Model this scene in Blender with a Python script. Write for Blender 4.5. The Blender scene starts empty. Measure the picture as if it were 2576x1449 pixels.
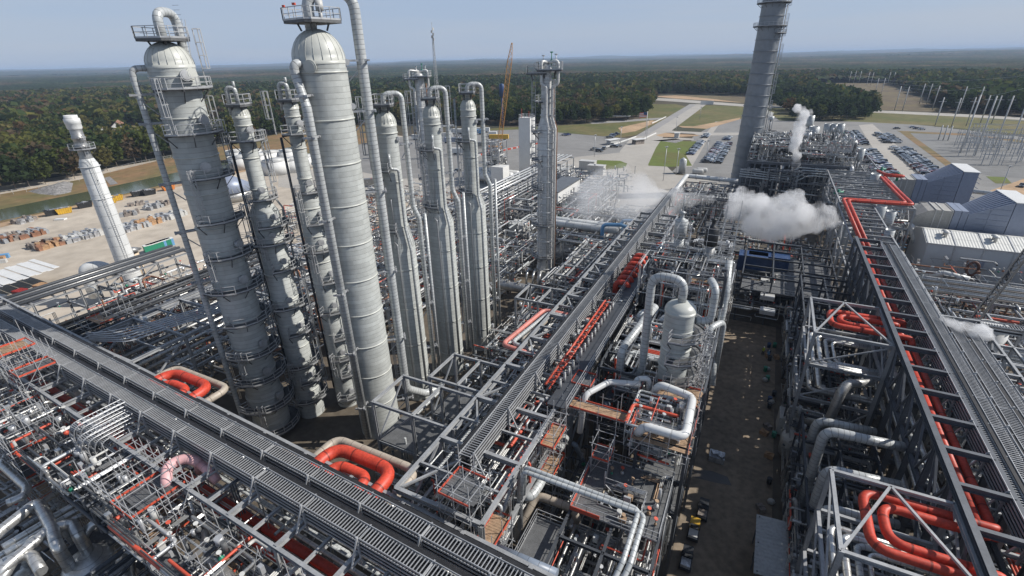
import bpy, math, random
import numpy as np
from mathutils import Vector, Matrix
PI=math.pi
R=random.Random(7)
sc=bpy.context.scene
COL=sc.collection
# ---------------------------------------------------------------- camera
# world axes follow the plant grid: X and Y run along the pipe racks, camera 52 m above the pads
H=52.0;F=1230.;CX,CY=1288.,724.5
roll=math.atan(-.0225); pitch=math.atan(575.4/F); yaw=math.radians(27)
fh=Vector((-math.sin(yaw),math.cos(yaw),0))
FW=fh*math.cos(pitch)+Vector((0,0,-math.sin(pitch)))
r0=Vector((math.cos(yaw),math.sin(yaw),0)); d0=-(r0.cross(FW))
c_,s_=math.cos(roll),math.sin(roll)
RR=r0*c_-d0*s_; DD=r0*s_+d0*c_
def ray(x,y): return RR*((x-CX)/F)+DD*((y-CY)/F)+FW
def G(x,y,z=0.):
    "survey: the point at height z that the photo shows at x,y (2576 px wide)"
    r=ray(x,y);t=(z-H)/r.z
    return Vector((r.x*t,r.y*t,z))
def V(x,y,d):
    r=ray(x,y);t=d/math.hypot(r.x,r.y)
    return Vector((r.x*t,r.y*t,H+r.z*t))
cam=bpy.data.cameras.new('camera');co=bpy.data.objects.new('camera',cam);COL.objects.link(co)
co.matrix_world=Matrix(((RR.x,-DD.x,-FW.x,0),(RR.y,-DD.y,-FW.y,0),(RR.z,-DD.z,-FW.z,H),(0,0,0,1)))
cam.sensor_width=36;cam.lens=F/2576*36;cam.clip_start=.5;cam.clip_end=60000
sc.camera=co
# ---------------------------------------------------------------- materials
MATS={}
def mat(name,col,rough=.6,metal=0.,var=.12,scale=.5,seam=0.,seamw=.05,bump=0.,col2=None,spec=.5,c2w=.5,dirt=0.,seamd=.45,rib=None):
    m=bpy.data.materials.new(name);m.use_nodes=True;MATS[name]=m
    nt=m.node_tree;N=nt.nodes;Lk=nt.links.new
    b=N['Principled BSDF'];b.inputs['Roughness'].default_value=rough;b.inputs['Metallic'].default_value=metal
    b.inputs['Specular IOR Level'].default_value=spec
    tc=N.new('ShaderNodeTexCoord')
    nz=N.new('ShaderNodeTexNoise');nz.inputs['Scale'].default_value=scale;nz.inputs['Detail'].default_value=6;nz.inputs['Roughness'].default_value=.65
    Lk(tc.outputs['Object'],nz.inputs['Vector'])
    rp=N.new('ShaderNodeValToRGB');Lk(nz.outputs['Fac'],rp.inputs['Fac'])
    e=rp.color_ramp.elements
    if col2 is None:
        e[0].color=tuple(c*(1-var) for c in col)+(1,);e[1].color=tuple(min(1,c*(1+var)) for c in col)+(1,)
        e[0].position=.35;e[1].position=.65
    else:
        e[0].color=tuple(col)+(1,);e[1].color=tuple(col2)+(1,);e[0].position=c2w-.12;e[1].position=c2w+.12
    out=rp.outputs['Color']
    def mul(a,fac):
        mx=N.new('ShaderNodeMix');mx.data_type='RGBA';mx.blend_type='MULTIPLY'
        Lk(a,mx.inputs[6]);return mx
    if dirt>0:
        n2=N.new('ShaderNodeTexNoise');n2.inputs['Scale'].default_value=scale*9;n2.inputs['Detail'].default_value=5
        Lk(tc.outputs['Object'],n2.inputs['Vector'])
        r2=N.new('ShaderNodeValToRGB');Lk(n2.outputs['Fac'],r2.inputs['Fac'])
        r2.color_ramp.elements[0].position=.3;r2.color_ramp.elements[1].position=.62
        r2.color_ramp.elements[0].color=(1-dirt,1-dirt*1.05,1-dirt*1.1,1);r2.color_ramp.elements[1].color=(1,1,1,1)
        mx=mul(out,1);mx.inputs[0].default_value=1;Lk(r2.outputs['Color'],mx.inputs[7]);out=mx.outputs[2]
    hsrc=None
    if seam>0:
        uv=N.new('ShaderNodeUVMap');uv.uv_map='uv';sp=N.new('ShaderNodeSeparateXYZ');Lk(uv.outputs['UV'],sp.inputs[0])
        dv=N.new('ShaderNodeMath');dv.operation='DIVIDE';Lk(sp.outputs['X'],dv.inputs[0]);dv.inputs[1].default_value=seam
        fr=N.new('ShaderNodeMath');fr.operation='FRACT';Lk(dv.outputs[0],fr.inputs[0])
        lt=N.new('ShaderNodeMath');lt.operation='LESS_THAN';Lk(fr.outputs[0],lt.inputs[0]);lt.inputs[1].default_value=seamw/seam
        # every cladding sheet has its own slight tone
        fl=N.new('ShaderNodeMath');fl.operation='FLOOR';Lk(dv.outputs[0],fl.inputs[0])
        dy=N.new('ShaderNodeMath');dy.operation='DIVIDE';Lk(sp.outputs['Y'],dy.inputs[0]);dy.inputs[1].default_value=2.6
        fy=N.new('ShaderNodeMath');fy.operation='FLOOR';Lk(dy.outputs[0],fy.inputs[0])
        cb=N.new('ShaderNodeCombineXYZ');Lk(fl.outputs[0],cb.inputs[0]);Lk(fy.outputs[0],cb.inputs[1])
        wn=N.new('ShaderNodeTexWhiteNoise');wn.noise_dimensions='2D';Lk(cb.outputs[0],wn.inputs['Vector'])
        mr=N.new('ShaderNodeMapRange');Lk(wn.outputs['Value'],mr.inputs[0]);mr.inputs[3].default_value=.9;mr.inputs[4].default_value=1.06
        mx=N.new('ShaderNodeMix');mx.data_type='RGBA';mx.blend_type='MULTIPLY';mx.inputs[0].default_value=1
        Lk(out,mx.inputs[6]);Lk(mr.outputs[0],mx.inputs[7]);out=mx.outputs[2]
        mx=N.new('ShaderNodeMix');mx.data_type='RGBA';mx.blend_type='MULTIPLY';Lk(lt.outputs[0],mx.inputs[0])
        Lk(out,mx.inputs[6]);mx.inputs[7].default_value=(seamd,seamd,seamd,1);out=mx.outputs[2]
        hsrc=(lt.outputs[0],-.5)
    Lk(out,b.inputs['Base Color'])
    if rib:
        sp=N.new('ShaderNodeSeparateXYZ');Lk(tc.outputs['Object'],sp.inputs[0])
        a=N.new('ShaderNodeMath');a.operation='MULTIPLY';Lk(sp.outputs[rib[0]],a.inputs[0]);a.inputs[1].default_value=2*PI/rib[1]
        s=N.new('ShaderNodeMath');s.operation='SINE';Lk(a.outputs[0],s.inputs[0]);hsrc=(s.outputs[0],.5)
    if bump>0 or hsrc:
        bp=N.new('ShaderNodeBump');bp.inputs['Distance'].default_value=.05
        if hsrc and bump<=0: Lk(hsrc[0],bp.inputs['Height']);bp.inputs['Strength'].default_value=hsrc[1] if hsrc[1]>0 else .5; bp.invert=hsrc[1]<0
        else:
            n3=N.new('ShaderNodeTexNoise');n3.inputs['Scale'].default_value=scale*6;n3.inputs['Detail'].default_value=8;Lk(tc.outputs['Object'],n3.inputs['Vector'])
            Lk(n3.outputs['Fac'],bp.inputs['Height']);bp.inputs['Strength'].default_value=min(1,bump);bp.inputs['Distance'].default_value=.05+bump*.4
        Lk(bp.outputs[0],b.inputs['Normal'])
    return m
mat('tower',(.50,.52,.50),.42,0,.06,.15,seam=.62,seamw=.05,dirt=.12,seamd=.66)
mat('dome',(.54,.55,.51),.36,0,.05,.15,seam=0,dirt=.08)
mat('lag',(.50,.52,.52),.35,.1,.08,.4,seam=.5,seamw=.06,dirt=.08,seamd=.5)
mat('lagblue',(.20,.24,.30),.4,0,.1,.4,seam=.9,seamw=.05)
mat('white_lag',(.66,.67,.66),.35,0,.05,.3,seam=2.4,seamw=.12,dirt=.06,seamd=.7)
mat('cladsteel',(.68,.68,.66),.38,.15,.1,.6,seam=1.3,seamw=.05,dirt=.12)
mat('steel',(.68,.68,.66),.33,.75,.12,.6,seam=.9,seamw=.06,dirt=.15,seamd=.6)
mat('dullsteel',(.42,.42,.41),.42,.7,.12,.6,seam=.9,seamw=.05,dirt=.15,seamd=.6)
mat('chimney',(.24,.26,.28),.45,.1,.08,.08,seam=0,dirt=.12)
mat('galv',(.37,.38,.39),.5,.2,.16,.8,dirt=.15)
mat('galvlt',(.50,.51,.52),.45,.4,.12,.8,dirt=.1)
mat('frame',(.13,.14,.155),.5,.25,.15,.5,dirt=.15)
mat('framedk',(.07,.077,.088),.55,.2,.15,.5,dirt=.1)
mat('deck',(.15,.155,.16),.65,.2,.2,1.2,dirt=.35)
mat('cable',(.02,.02,.022),.6,0,.3,2)
mat('red',(.60,.066,.034),.5,0,.16,.5,seam=3.1,seamw=.16,dirt=.28,seamd=.42)
mat('redpaint',(.62,.10,.055),.5,0,.12,.9,dirt=.2)
mat('pink',(.72,.42,.42),.5,0,.08,.4,seam=.9,seamw=.05)
mat('pinkred',(.62,.23,.19),.45,0,.08,.4,seam=2.1,seamw=.06)
mat('tan',(.44,.38,.31),.5,0,.1,.5,seam=1.2,seamw=.06,dirt=.15)
mat('beige',(.66,.53,.38),.5,0,.06,.5,dirt=.1)
mat('brown',(.13,.06,.04),.6,0,.2,.8,dirt=.2)
mat('rust',(.30,.15,.09),.75,0,.3,1.2,dirt=.3)
mat('bluep',(.14,.32,.55),.4,0,.1,.6)
mat('navy',(.02,.055,.15),.4,0,.15,.6,dirt=.1)
mat('green',(.02,.22,.13),.45,0,.15,.6)
mat('yellow',(.70,.42,.04),.5,0,.12,.8,dirt=.25)
mat('orange',(.75,.25,.05),.5,0,.12,.8,dirt=.2)
mat('craney',(.72,.36,.10),.5,0,.12,.8,dirt=.2)
mat('black',(.025,.027,.03),.5,0,.3,1)
mat('darkred',(.30,.02,.02),.4,0,.2,1)
mat('white',(.72,.72,.70),.45,0,.05,.3,dirt=.08)
mat('offwhite',(.55,.55,.53),.5,0,.07,.3,dirt=.12)
mat('bldwall',(.52,.54,.56),.5,0,.04,.1,dirt=.05)
mat('bldroof',(.66,.66,.62),.5,0,.04,.15,rib=(0,.55),dirt=.08)
mat('filter',(.27,.31,.40),.45,.2,.06,.2,dirt=.1)
mat('hood',(.42,.41,.38),.6,0,.12,.35,dirt=.25)
mat('shedroof',(.40,.41,.41),.5,.3,.1,.4,rib=(1,.5),dirt=.2)
mat('wood',(.40,.27,.17),.75,0,.3,1.5,dirt=.35)
mat('crate',(.46,.28,.15),.75,0,.3,1.0,dirt=.3)
mat('junk',(.30,.26,.23),.75,.1,.5,1.0,dirt=.4)
mat('silverjunk',(.55,.56,.58),.4,.6,.4,1.4,dirt=.4)
mat('concrete',(.30,.27,.23),.85,0,.18,.12,dirt=.25)
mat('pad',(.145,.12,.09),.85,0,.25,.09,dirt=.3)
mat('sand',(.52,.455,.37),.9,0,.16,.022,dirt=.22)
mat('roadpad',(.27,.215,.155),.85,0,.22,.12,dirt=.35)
mat('wetpatch',(.07,.06,.05),.35,0,.2,.3)
mat('sand2',(.56,.50,.42),.9,0,.13,.05,dirt=.12)
mat('asphalt',(.235,.23,.22),.9,0,.14,.02,dirt=.12)
mat('gravel',(.20,.20,.195),.9,0,.14,.03,dirt=.15)
mat('road',(.40,.375,.335),.9,0,.08,.03,dirt=.08)
mat('roadold',(.30,.29,.28),.9,0,.08,.03,dirt=.08)
mat('grass',(.095,.11,.022),.95,0,.3,.02,col2=(.17,.14,.05),dirt=.3)
mat('lawn',(.12,.155,.025),.95,0,.3,.03,col2=(.13,.11,.03),c2w=.58,dirt=.2)
mat('scrub',(.12,.085,.05),.95,0,.3,.015,col2=(.17,.135,.06),dirt=.4)
mat('bank',(.27,.16,.075),.95,0,.3,.03,col2=(.15,.13,.045),dirt=.3)
mat('clay',(.44,.30,.18),.95,0,.2,.04,dirt=.2)
mat('riprap',(.33,.32,.31),.9,0,.4,.6,dirt=.5,bump=1.)
mat('pond',(.085,.10,.055),.12,0,.08,.02)
mat('floor',(.045,.05,.025),.95,0,.4,.01,col2=(.09,.065,.035),dirt=.3)
mat('glass',(.02,.025,.03),.1,0,.1,1)
mat('rubber',(.02,.02,.02),.7,0,.1,1)
mat('mark',(.75,.75,.72),.7,0,.05,1)
mat('skin',(.42,.27,.2),.6,0,.05,2)
mat('hivis',(.55,.65,.08),.6,0,.1,2)
mat('bark',(.17,.14,.11),.9,0,.2,2)
LEAF=[]
for i,(a,b_) in enumerate([((.036,.060,.018),(.062,.088,.028)),((.028,.048,.017),(.050,.070,.025)),((.16,.15,.035),(.10,.115,.03)),((.15,.085,.032),(.10,.072,.032)),((.15,.13,.04),(.085,.09,.03)),((.12,.085,.05),(.09,.075,.04)),((.062,.085,.018),(.10,.11,.03))]):
    lm=mat('leaf%d'%i,a,.85,0,.3,.06,col2=b_,spec=.15);LEAF.append(lm)
    N_=lm.node_tree.nodes;tr=N_.new('ShaderNodeBsdfTranslucent');ms=N_.new('ShaderNodeMixShader');ms.inputs[0].default_value=.4
    src=N_['Principled BSDF'].inputs['Base Color'].links[0].from_socket;lm.node_tree.links.new(src,tr.inputs['Color'])
    lm.node_tree.links.new(N_['Principled BSDF'].outputs[0],ms.inputs[1]);lm.node_tree.links.new(tr.outputs[0],ms.inputs[2]);lm.node_tree.links.new(ms.outputs[0],N_['Material Output'].inputs['Surface'])
# ---------------------------------------------------------------- mesh builder
def perp(d):
    u=Vector((0,0,1)) if abs(d.z)<.95 else Vector((0,1,0))
    a=d.cross(u).normalized();return a,a.cross(d).normalized()
def fillet(P,b):
    P=[Vector(p) for p in P]
    if b<=0 or len(P)<3: return P
    out=[P[0]]
    for i in range(1,len(P)-1):
        a=P[i-1]-P[i];c=P[i+1]-P[i];la,lc=a.length,c.length
        if la<1e-4 or lc<1e-4: continue
        a/=la;c/=lc
        ang=a.angle(c,PI)
        if ang>PI-.05: out.append(P[i]);continue
        t=min(b/math.tan(ang/2),la*.49,lc*.49)
        s=P[i]+a*t;e=P[i]+c*t
        n=4 if ang>2 else 6
        for k in range(n+1):
            u=k/n;out.append(s*(1-u)**2+P[i]*2*u*(1-u)+e*u*u)
    out.append(P[-1]);return out
class MB:
    def __init__(s): s.v=[];s.f=[];s.m=[];s.sm=[];s.uv=[]
    def face(s,idx,m=0,sm=False,uv=None):
        s.f.append(idx);s.m.append(m);s.sm.append(sm);s.uv.append(uv)
    def quadbox(s,c,ax,ay,az,m=0):
        i=len(s.v)
        for sx,sy,sz in((-1,-1,-1),(1,-1,-1),(1,1,-1),(-1,1,-1),(-1,-1,1),(1,-1,1),(1,1,1),(-1,1,1)):
            s.v.append(c+ax*sx+ay*sy+az*sz)
        for q in((0,3,2,1),(4,5,6,7),(0,1,5,4),(1,2,6,5),(2,3,7,6),(3,0,4,7)): s.face(tuple(i+k for k in q),m)
    def box(s,x0,x1,y0,y1,z0,z1,m=0):
        s.quadbox(Vector(((x0+x1)/2,(y0+y1)/2,(z0+z1)/2)),Vector(((x1-x0)/2,0,0)),Vector((0,(y1-y0)/2,0)),Vector((0,0,(z1-z0)/2)),m)
    def rbox(s,cx,cy,cz,lx,ly,lz,a=0,m=0):
        ca,sa=math.cos(a),math.sin(a)
        s.quadbox(Vector((cx,cy,cz)),Vector((ca,sa,0))*lx/2,Vector((-sa,ca,0))*ly/2,Vector((0,0,lz/2)),m)
    def bar(s,p,q,w=.1,h=None,m=0):
        p=Vector(p);q=Vector(q);h=h or w;d=q-p;L=d.length
        if L<1e-5:return
        d/=L;a,b=perp(d)
        s.quadbox((p+q)/2,d*L/2,a*w/2,b*h/2,m)
    def ibeam(s,p,q,w=.3,h=.35,m=0,t=.045):
        p=Vector(p);q=Vector(q);d=q-p;L=d.length
        if L<1e-5:return
        d/=L;a,b=perp(d);c=(p+q)/2
        s.quadbox(c+b*(h/2-t/2),d*L/2,a*w/2,b*t/2,m)
        s.quadbox(c-b*(h/2-t/2),d*L/2,a*w/2,b*t/2,m)
        s.quadbox(c,d*L/2,a*t/2,b*(h/2-t),m)
    def tube(s,P,r,n=8,bend=0,m=0,cap=True):
        P=fillet(P,bend)
        Q=[P[0]]
        for p in P[1:]:
            if (p-Q[-1]).length>1e-4: Q.append(p)
        P=Q
        if len(P)<2:return
        i0=len(s.v);L=0;a=None
        for k,p in enumerate(P):
            d=((P[k]-P[k-1]).normalized() if k>0 else Vector((0,0,0)))+((P[k+1]-P[k]).normalized() if k<len(P)-1 else Vector((0,0,0)))
            if d.length<1e-6: d=P[k]-P[k-1]
            d.normalize()
            if a is None: a,b=perp(d)
            else:
                a=(a-d*a.dot(d))
                if a.length<1e-5: a,_=perp(d)
                a.normalize();b=a.cross(d)
            for j in range(n):
                t=2*PI*j/n;s.v.append(p+(a*math.cos(t)+b*math.sin(t))*r)
            if k>0:
                L2=L+(p-P[k-1]).length
                for j in range(n):
                    j2=(j+1)%n;o=i0+(k-1)*n
                    u0,u1=j/n*2*PI*r,(j+1)/n*2*PI*r
                    s.face((o+j,o+n+j,o+n+j2,o+j2),m,n>4,((L,u0),(L2,u0),(L2,u1),(L,u1)))
                L=L2
        if cap:
            s.face(tuple(i0+j for j in range(n)),m)
            o=i0+(len(P)-1)*n;s.face(tuple(o+n-1-j for j in range(n)),m)
    def lathe(s,cx,cy,prof,n=24,m=0,a0=0,a1=2*PI,cap=True):
        i0=len(s.v);L=0;full=abs(a1-a0-2*PI)<1e-4;nn=n if full else n+1
        for k,(r,z) in enumerate(prof):
            for j in range(nn):
                t=a0+(a1-a0)*j/n;s.v.append(Vector((cx+r*math.cos(t),cy+r*math.sin(t),z)))
            if k>0:
                dz=math.hypot(r-prof[k-1][0],z-prof[k-1][1]);L2=L+dz
                if dz>1e-5:
                    for j in range(n):
                        j2=(j+1)%nn if full else j+1;o=i0+(k-1)*nn
                        u0,u1=j/n*2*PI*max(r,.3),(j+1)/n*2*PI*max(r,.3)
                        s.face((o+j,o+j2,o+nn+j2,o+nn+j),m,True,((L,u0),(L,u1),(L2,u1),(L2,u0)))
                L=L2
        if cap and full:
            if prof[0][0]>.02:s.face(tuple(i0+n-1-j for j in range(n)),m)
            if prof[-1][0]>.02:
                o=i0+(len(prof)-1)*nn;s.face(tuple(o+j for j in range(n)),m)
    def disc(s,p,d,r,t,n=12,m=0):
        p=Vector(p);d=Vector(d).normalized();s.tube([p,p+d*t],r,n,0,m)
    def ball(s,c,r,m=0,n=8,sq=(1,1,1)):
        i0=len(s.v);k=n//2
        for a in range(k+1):
            for b in range(n):
                th=PI*a/k;ph=2*PI*b/n
                s.v.append(Vector((c[0]+r*sq[0]*math.sin(th)*math.cos(ph),c[1]+r*sq[1]*math.sin(th)*math.sin(ph),c[2]+r*sq[2]*math.cos(th))))
        for a in range(k):
            for b in range(n):
                b2=(b+1)%n;s.face((i0+a*n+b,i0+(a+1)*n+b,i0+(a+1)*n+b2,i0+a*n+b2),m,True)
    def drum(s,p,q,r,n=16,m=0):
        "closed vessel with dished heads between p and q"
        p=Vector(p);q=Vector(q);d=(q-p).normalized();h=r*.5;i0=len(s.v);a,b=perp(d)
        L=(q-p).length;prof=[(0.02,0),(r*.5,h*.13),(r*.8,h*.4),(r*.96,h*.75),(r,h),(r,L-h),(r*.96,L-h*.75),(r*.8,L-h*.4),(r*.5,L-h*.13),(.02,L)]
        for rr,t in prof:
            for j in range(n):
                an=2*PI*j/n;s.v.append(p+d*t+(a*math.cos(an)+b*math.sin(an))*rr)
        for k in range(1,len(prof)):
            for j in range(n):
                j2=(j+1)%n;o=i0+(k-1)*n;t0,t1=prof[k-1][1],prof[k][1]
                s.face((o+j,o+n+j,o+n+j2,o+j2),m,True,((t0,j),(t1,j),(t1,j+1),(t0,j+1)))
    def build(s,name,mats,parent=None,base=None):
        if isinstance(mats,str): mats=[mats]
        if not s.v: return None
        A=np.array([tuple(v) for v in s.v],dtype=np.float64)
        if parent is not None:
            org=np.array(PLOC.get(parent.name,(0,0,0)),dtype=np.float64)
        elif base is not None: org=np.array(base,dtype=np.float64)
        else:
            mn=A.min(0);mx=A.max(0);org=np.array(((mn[0]+mx[0])/2,(mn[1]+mx[1])/2,mn[2]))
        A=A-org
        me=bpy.data.meshes.new(name);me.from_pydata(A.tolist(),[],s.f)
        for x in mats: me.materials.append(MATS[x])
        me.polygons.foreach_set('material_index',s.m);me.polygons.foreach_set('use_smooth',s.sm)
        if any(u is not None for u in s.uv):
            ul=me.uv_layers.new(name='uv');co=[]
            for f,u in zip(s.f,s.uv):
                if u is None: co.extend([.3,.5]*len(f))
                else:
                    for t in u: co.extend(t)
            ul.data.foreach_set('uv',co)
        me.validate(clean_customdata=False);me.update()
        o=bpy.data.objects.new(name,me);COL.objects.link(o)
        if parent is not None: o.parent=parent
        else: o.location=org
        PLOC[o.name]=tuple(org)
        return o
PLOC={}
def tag(o,label=None,cat=None,group=None,kind=None):
    if o is None: return o
    if label:o['label']=label
    if cat:o['category']=cat
    if group:o['group']=group
    if kind:o['kind']=kind
    return o
def thing(name,label,cat,loc=(0,0,0),group=None):
    o=bpy.data.objects.new(name,None);COL.objects.link(o);o.location=loc;o.empty_display_size=.2
    PLOC[o.name]=tuple(loc);return tag(o,label,cat,group)
def solo(mb,name,mats,label,cat,group=None): return tag(mb.build(name,mats),label,cat,group)
def kids(o): return [c for c in o.children]
def copy_tree(o,dloc,label=None,group=None,rz=0):
    r=o.copy();COL.objects.link(r);r.location=Vector(o.location)+Vector(dloc);r.rotation_euler.z+=rz
    if label:r['label']=label
    if group:r['group']=group
    PLOC[r.name]=tuple(r.location)
    for ch in kids(o):
        c=ch.copy();COL.objects.link(c);c.parent=r
        for g in kids(ch):
            d=g.copy();COL.objects.link(d);d.parent=c
    return r
def copy_solo(o,loc,rz=0,label=None,scale=None):
    r=o.copy();COL.objects.link(r);r.location=loc;r.rotation_euler=(0,0,rz)
    if scale:r.scale=scale
    if label:r['label']=label
    return r
def pieces(parent,name,m,lst):
    for (p,q,w_) in lst: g_=MB();g_.bar(p,q,w_);g_.build(name,m,parent)
def rail(mb,P,h=1.1,m=0,step=1.6,w=.05,toe=True,closed=False):
    P=[Vector(p) for p in P]
    if closed:P=P+[P[0]]
    up=Vector((0,0,1))
    for a,b in zip(P,P[1:]):
        L=(b-a).length
        if L<.05: continue
        n=max(1,round(L/step))
        for k in range(n): mb.bar(a+(b-a)*k/n,a+(b-a)*k/n+up*h,w,m=m)
        mb.bar(a+up*h,b+up*h,w,m=m);mb.bar(a+up*h*.52,b+up*h*.52,w*.8,m=m)
        if toe: mb.bar(a+up*.08,b+up*.08,.03,.18,m=m)
    mb.bar(P[-1],P[-1]+up*h,w,m=m)
def ladder(mb,base,top,nrm,cage=True,m=0):
    base=Vector(base);top=Vector(top);nrm=Vector(nrm).normalized();sd=nrm.cross(Vector((0,0,1))).normalized()
    for s in(-.25,.25): mb.bar(base+sd*s,top+sd*s,.06,m=m)
    L=(top-base).length;n=int(L/.45)
    for k in range(n): p=base+(top-base)*(k+.5)/n;mb.bar(p-sd*.25,p+sd*.25,.035,m=m)
    if cage:
        nh=max(1,int((L-2)/1.3))
        ring=[sd*math.cos(t)*.4+nrm*(.05+math.sin(t)*.75) for t in [PI*i/5 for i in range(6)]]
        for k in range(nh+1):
            p=base+(top-base)*((2+(L-2)*k/nh)/L)
            for a,b in zip(ring,ring[1:]): mb.bar(p+a,p+b,.075,m=m)
        p0=base+(top-base)*(2/L)
        for a in ring[1:5]: mb.bar(p0+a,top+a,.06,m=m)
def arc(cx,cy,r,a0,a1,z,n): return [Vector((cx+r*math.cos(a0+(a1-a0)*k/n),cy+r*math.sin(a0+(a1-a0)*k/n),z)) for k in range(n+1)]
def ringplat(parent,cx,cy,r0,r1,a0,a1,z,rl='handrail'):
    a0=math.radians(a0);a1=math.radians(a1);n=max(4,int((a1-a0)*r1/1.4))
    d=MB();d.lathe(cx,cy,[(r0,z-.12),(r1,z-.12),(r1,z),(r0,z),(r0,z-.12)],n,0,a0,a1,False)
    for k in range(0,n+1,2):
        t=a0+(a1-a0)*k/n;c,s=math.cos(t),math.sin(t)
        d.bar((cx+r1*c*.98,cy+r1*s*.98,z-.15),(cx+r0*c,cy+r0*s,z-1.5),.09);d.bar((cx+r0*c,cy+r0*s,z-.2),(cx+r1*c,cy+r1*s,z-.2),.09,.16)
    dk=d.build('platform','deck',parent)
    m=MB();P=arc(cx,cy,r1-.05,a0,a1,z,n);P=[arc(cx,cy,r0+.15,a0,a1,z,1)[0]]+P+[arc(cx,cy,r0+.15,a0,a1,z,1)[1]]
    rail(m,P,1.15,w=.07);PLOC[dk.name]=PLOC.get(parent.name)
    m.build(rl,'galvlt',dk)
    return dk
# ================================================================ setting: world, sun, air
HAZE=1e-4
EL=math.radians(40);AZS=(.883,.469)
w=bpy.data.worlds.new('World');sc.world=w;w.use_nodes=True
nt=w.node_tree;sky=nt.nodes.new('ShaderNodeTexSky');sky.sky_type='NISHITA';sky.sun_disc=False
sky.sun_elevation=EL;sky.sun_rotation=math.atan2(AZS[0],AZS[1]);sky.air_density=1.0;sky.dust_density=.6;sky.ozone_density=1.6;sky.altitude=50
bg=nt.nodes['Background'];bg.inputs['Strength'].default_value=.085
# thin high cloud streaks laid over the sky by direction
tc=nt.nodes.new('ShaderNodeTexCoord');mp=nt.nodes.new('ShaderNodeMapping');mp.inputs['Scale'].default_value=(1.2,1.2,16);mp.inputs['Rotation'].default_value=(0.05,.08,.6)
nz=nt.nodes.new('ShaderNodeTexNoise');nz.inputs['Scale'].default_value=1.5;nz.inputs['Detail'].default_value=5;nz.inputs['Roughness'].default_value=.5
rp=nt.nodes.new('ShaderNodeValToRGB');rp.color_ramp.elements[0].position=.42;rp.color_ramp.elements[1].position=.78;rp.color_ramp.elements[1].color=(.45,.45,.45,1)
mx=nt.nodes.new('ShaderNodeMix');mx.data_type='RGBA';mx.inputs[7].default_value=(6.2,6.5,7.1,1)
lk=nt.links.new
lk(tc.outputs['Generated'],mp.inputs[0]);lk(mp.outputs[0],nz.inputs['Vector']);lk(nz.outputs['Fac'],rp.inputs[0]);lk(rp.outputs[0],mx.inputs[0])
mk=nt.nodes.new('ShaderNodeMix');mk.data_type='RGBA';mk.inputs[0].default_value=.72;sz=nt.nodes.new('ShaderNodeSeparateXYZ');lk(tc.outputs['Generated'],sz.inputs[0]);mz=nt.nodes.new('ShaderNodeMapRange');lk(sz.outputs['Z'],mz.inputs[0]);mz.inputs[1].default_value=.16;mz.inputs[2].default_value=.55;mz.inputs[3].default_value=.8;mz.inputs[4].default_value=.05;lk(mz.outputs[0],mk.inputs[0]);mk.inputs[7].default_value=(4.7,5.9,8.1,1);lk(sky.outputs[0],mk.inputs[6])
lk(mk.outputs[2],mx.inputs[6]);lk(mx.outputs[2],bg.inputs['Color'])
sl=bpy.data.lights.new('sun','SUN');so=bpy.data.objects.new('sun',sl);COL.objects.link(so)
sl.energy=5.0;sl.angle=math.radians(.5);sl.color=(1,.955,.89)
sd=Vector((AZS[0]*math.cos(EL),AZS[1]*math.cos(EL),math.sin(EL)))
so.rotation_euler=sd.to_track_quat('Z','Y').to_euler();so.location=(60,60,120)
sc.view_settings.view_transform='Standard';sc.view_settings.look='None';sc.view_settings.exposure=0;sc.view_settings.gamma=1
try:
    sc.cycles.max_bounces=8;sc.cycles.diffuse_bounces=1;sc.cycles.transmission_bounces=4;sc.cycles.glossy_bounces=2;sc.cycles.volume_bounces=6;sc.cycles.volume_step_rate=2.;sc.cycles.volume_max_steps=96;sc.cycles.use_denoising=True
except Exception: pass
# ================================================================ ground
def sheet(name,pts,m,z,kind='structure',world=False):
    "flat ground sheet; pts surveyed at ground level"
    P=[Vector((p[0],p[1],0)) if world else G(*p) for p in pts]
    b=MB();i=[]
    for p in P:b.v.append(Vector((p.x,p.y,z)));i.append(len(b.v)-1)
    A=sum(P[k-1].x*P[k].y-P[k].x*P[k-1].y for k in range(len(P)))
    b.face(tuple(i if A>0 else i[::-1]),0)
    o=b.build(name,m);o['kind']=kind
    return o
b=MB();S=31000;b.v=[Vector((-S,-300,0)),Vector((S,-300,0)),Vector((S,S,0)),Vector((-S,S,0))];b.face((0,1,2,3))
o=b.build('ground','floor');o['kind']='structure'
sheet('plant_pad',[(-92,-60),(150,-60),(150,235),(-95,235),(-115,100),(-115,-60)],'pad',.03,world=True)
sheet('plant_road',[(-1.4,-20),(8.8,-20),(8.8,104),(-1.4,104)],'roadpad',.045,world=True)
sheet('wet_patch',[(1640+60,1180),(1790,1185),(1830,1200),(1840,1222),(1800,1215),(1740,1200)],'wetpatch',.052)
sheet('yard_ground',[(-340,-60),(-115,-60),(-115,95),(-95,235),(-60,270),(-330,330)],'sand',.02,world=True)
sheet('pond_bank',[(-60,520),(0,489),(200,452),(431,396),(740,328),(900,300),(960,318),(960,360),(760,402),(431,468),(0,562),(-60,580)],'bank',.04)
sheet('pond_water',[(-60,545),(0,527),(230,480),(431,437),(560,408),(720,372),(760,366),(775,378),(720,392),(560,430),(431,460),(230,508),(0,556),(-60,572)],'pond',.06)
b=MB()
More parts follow.
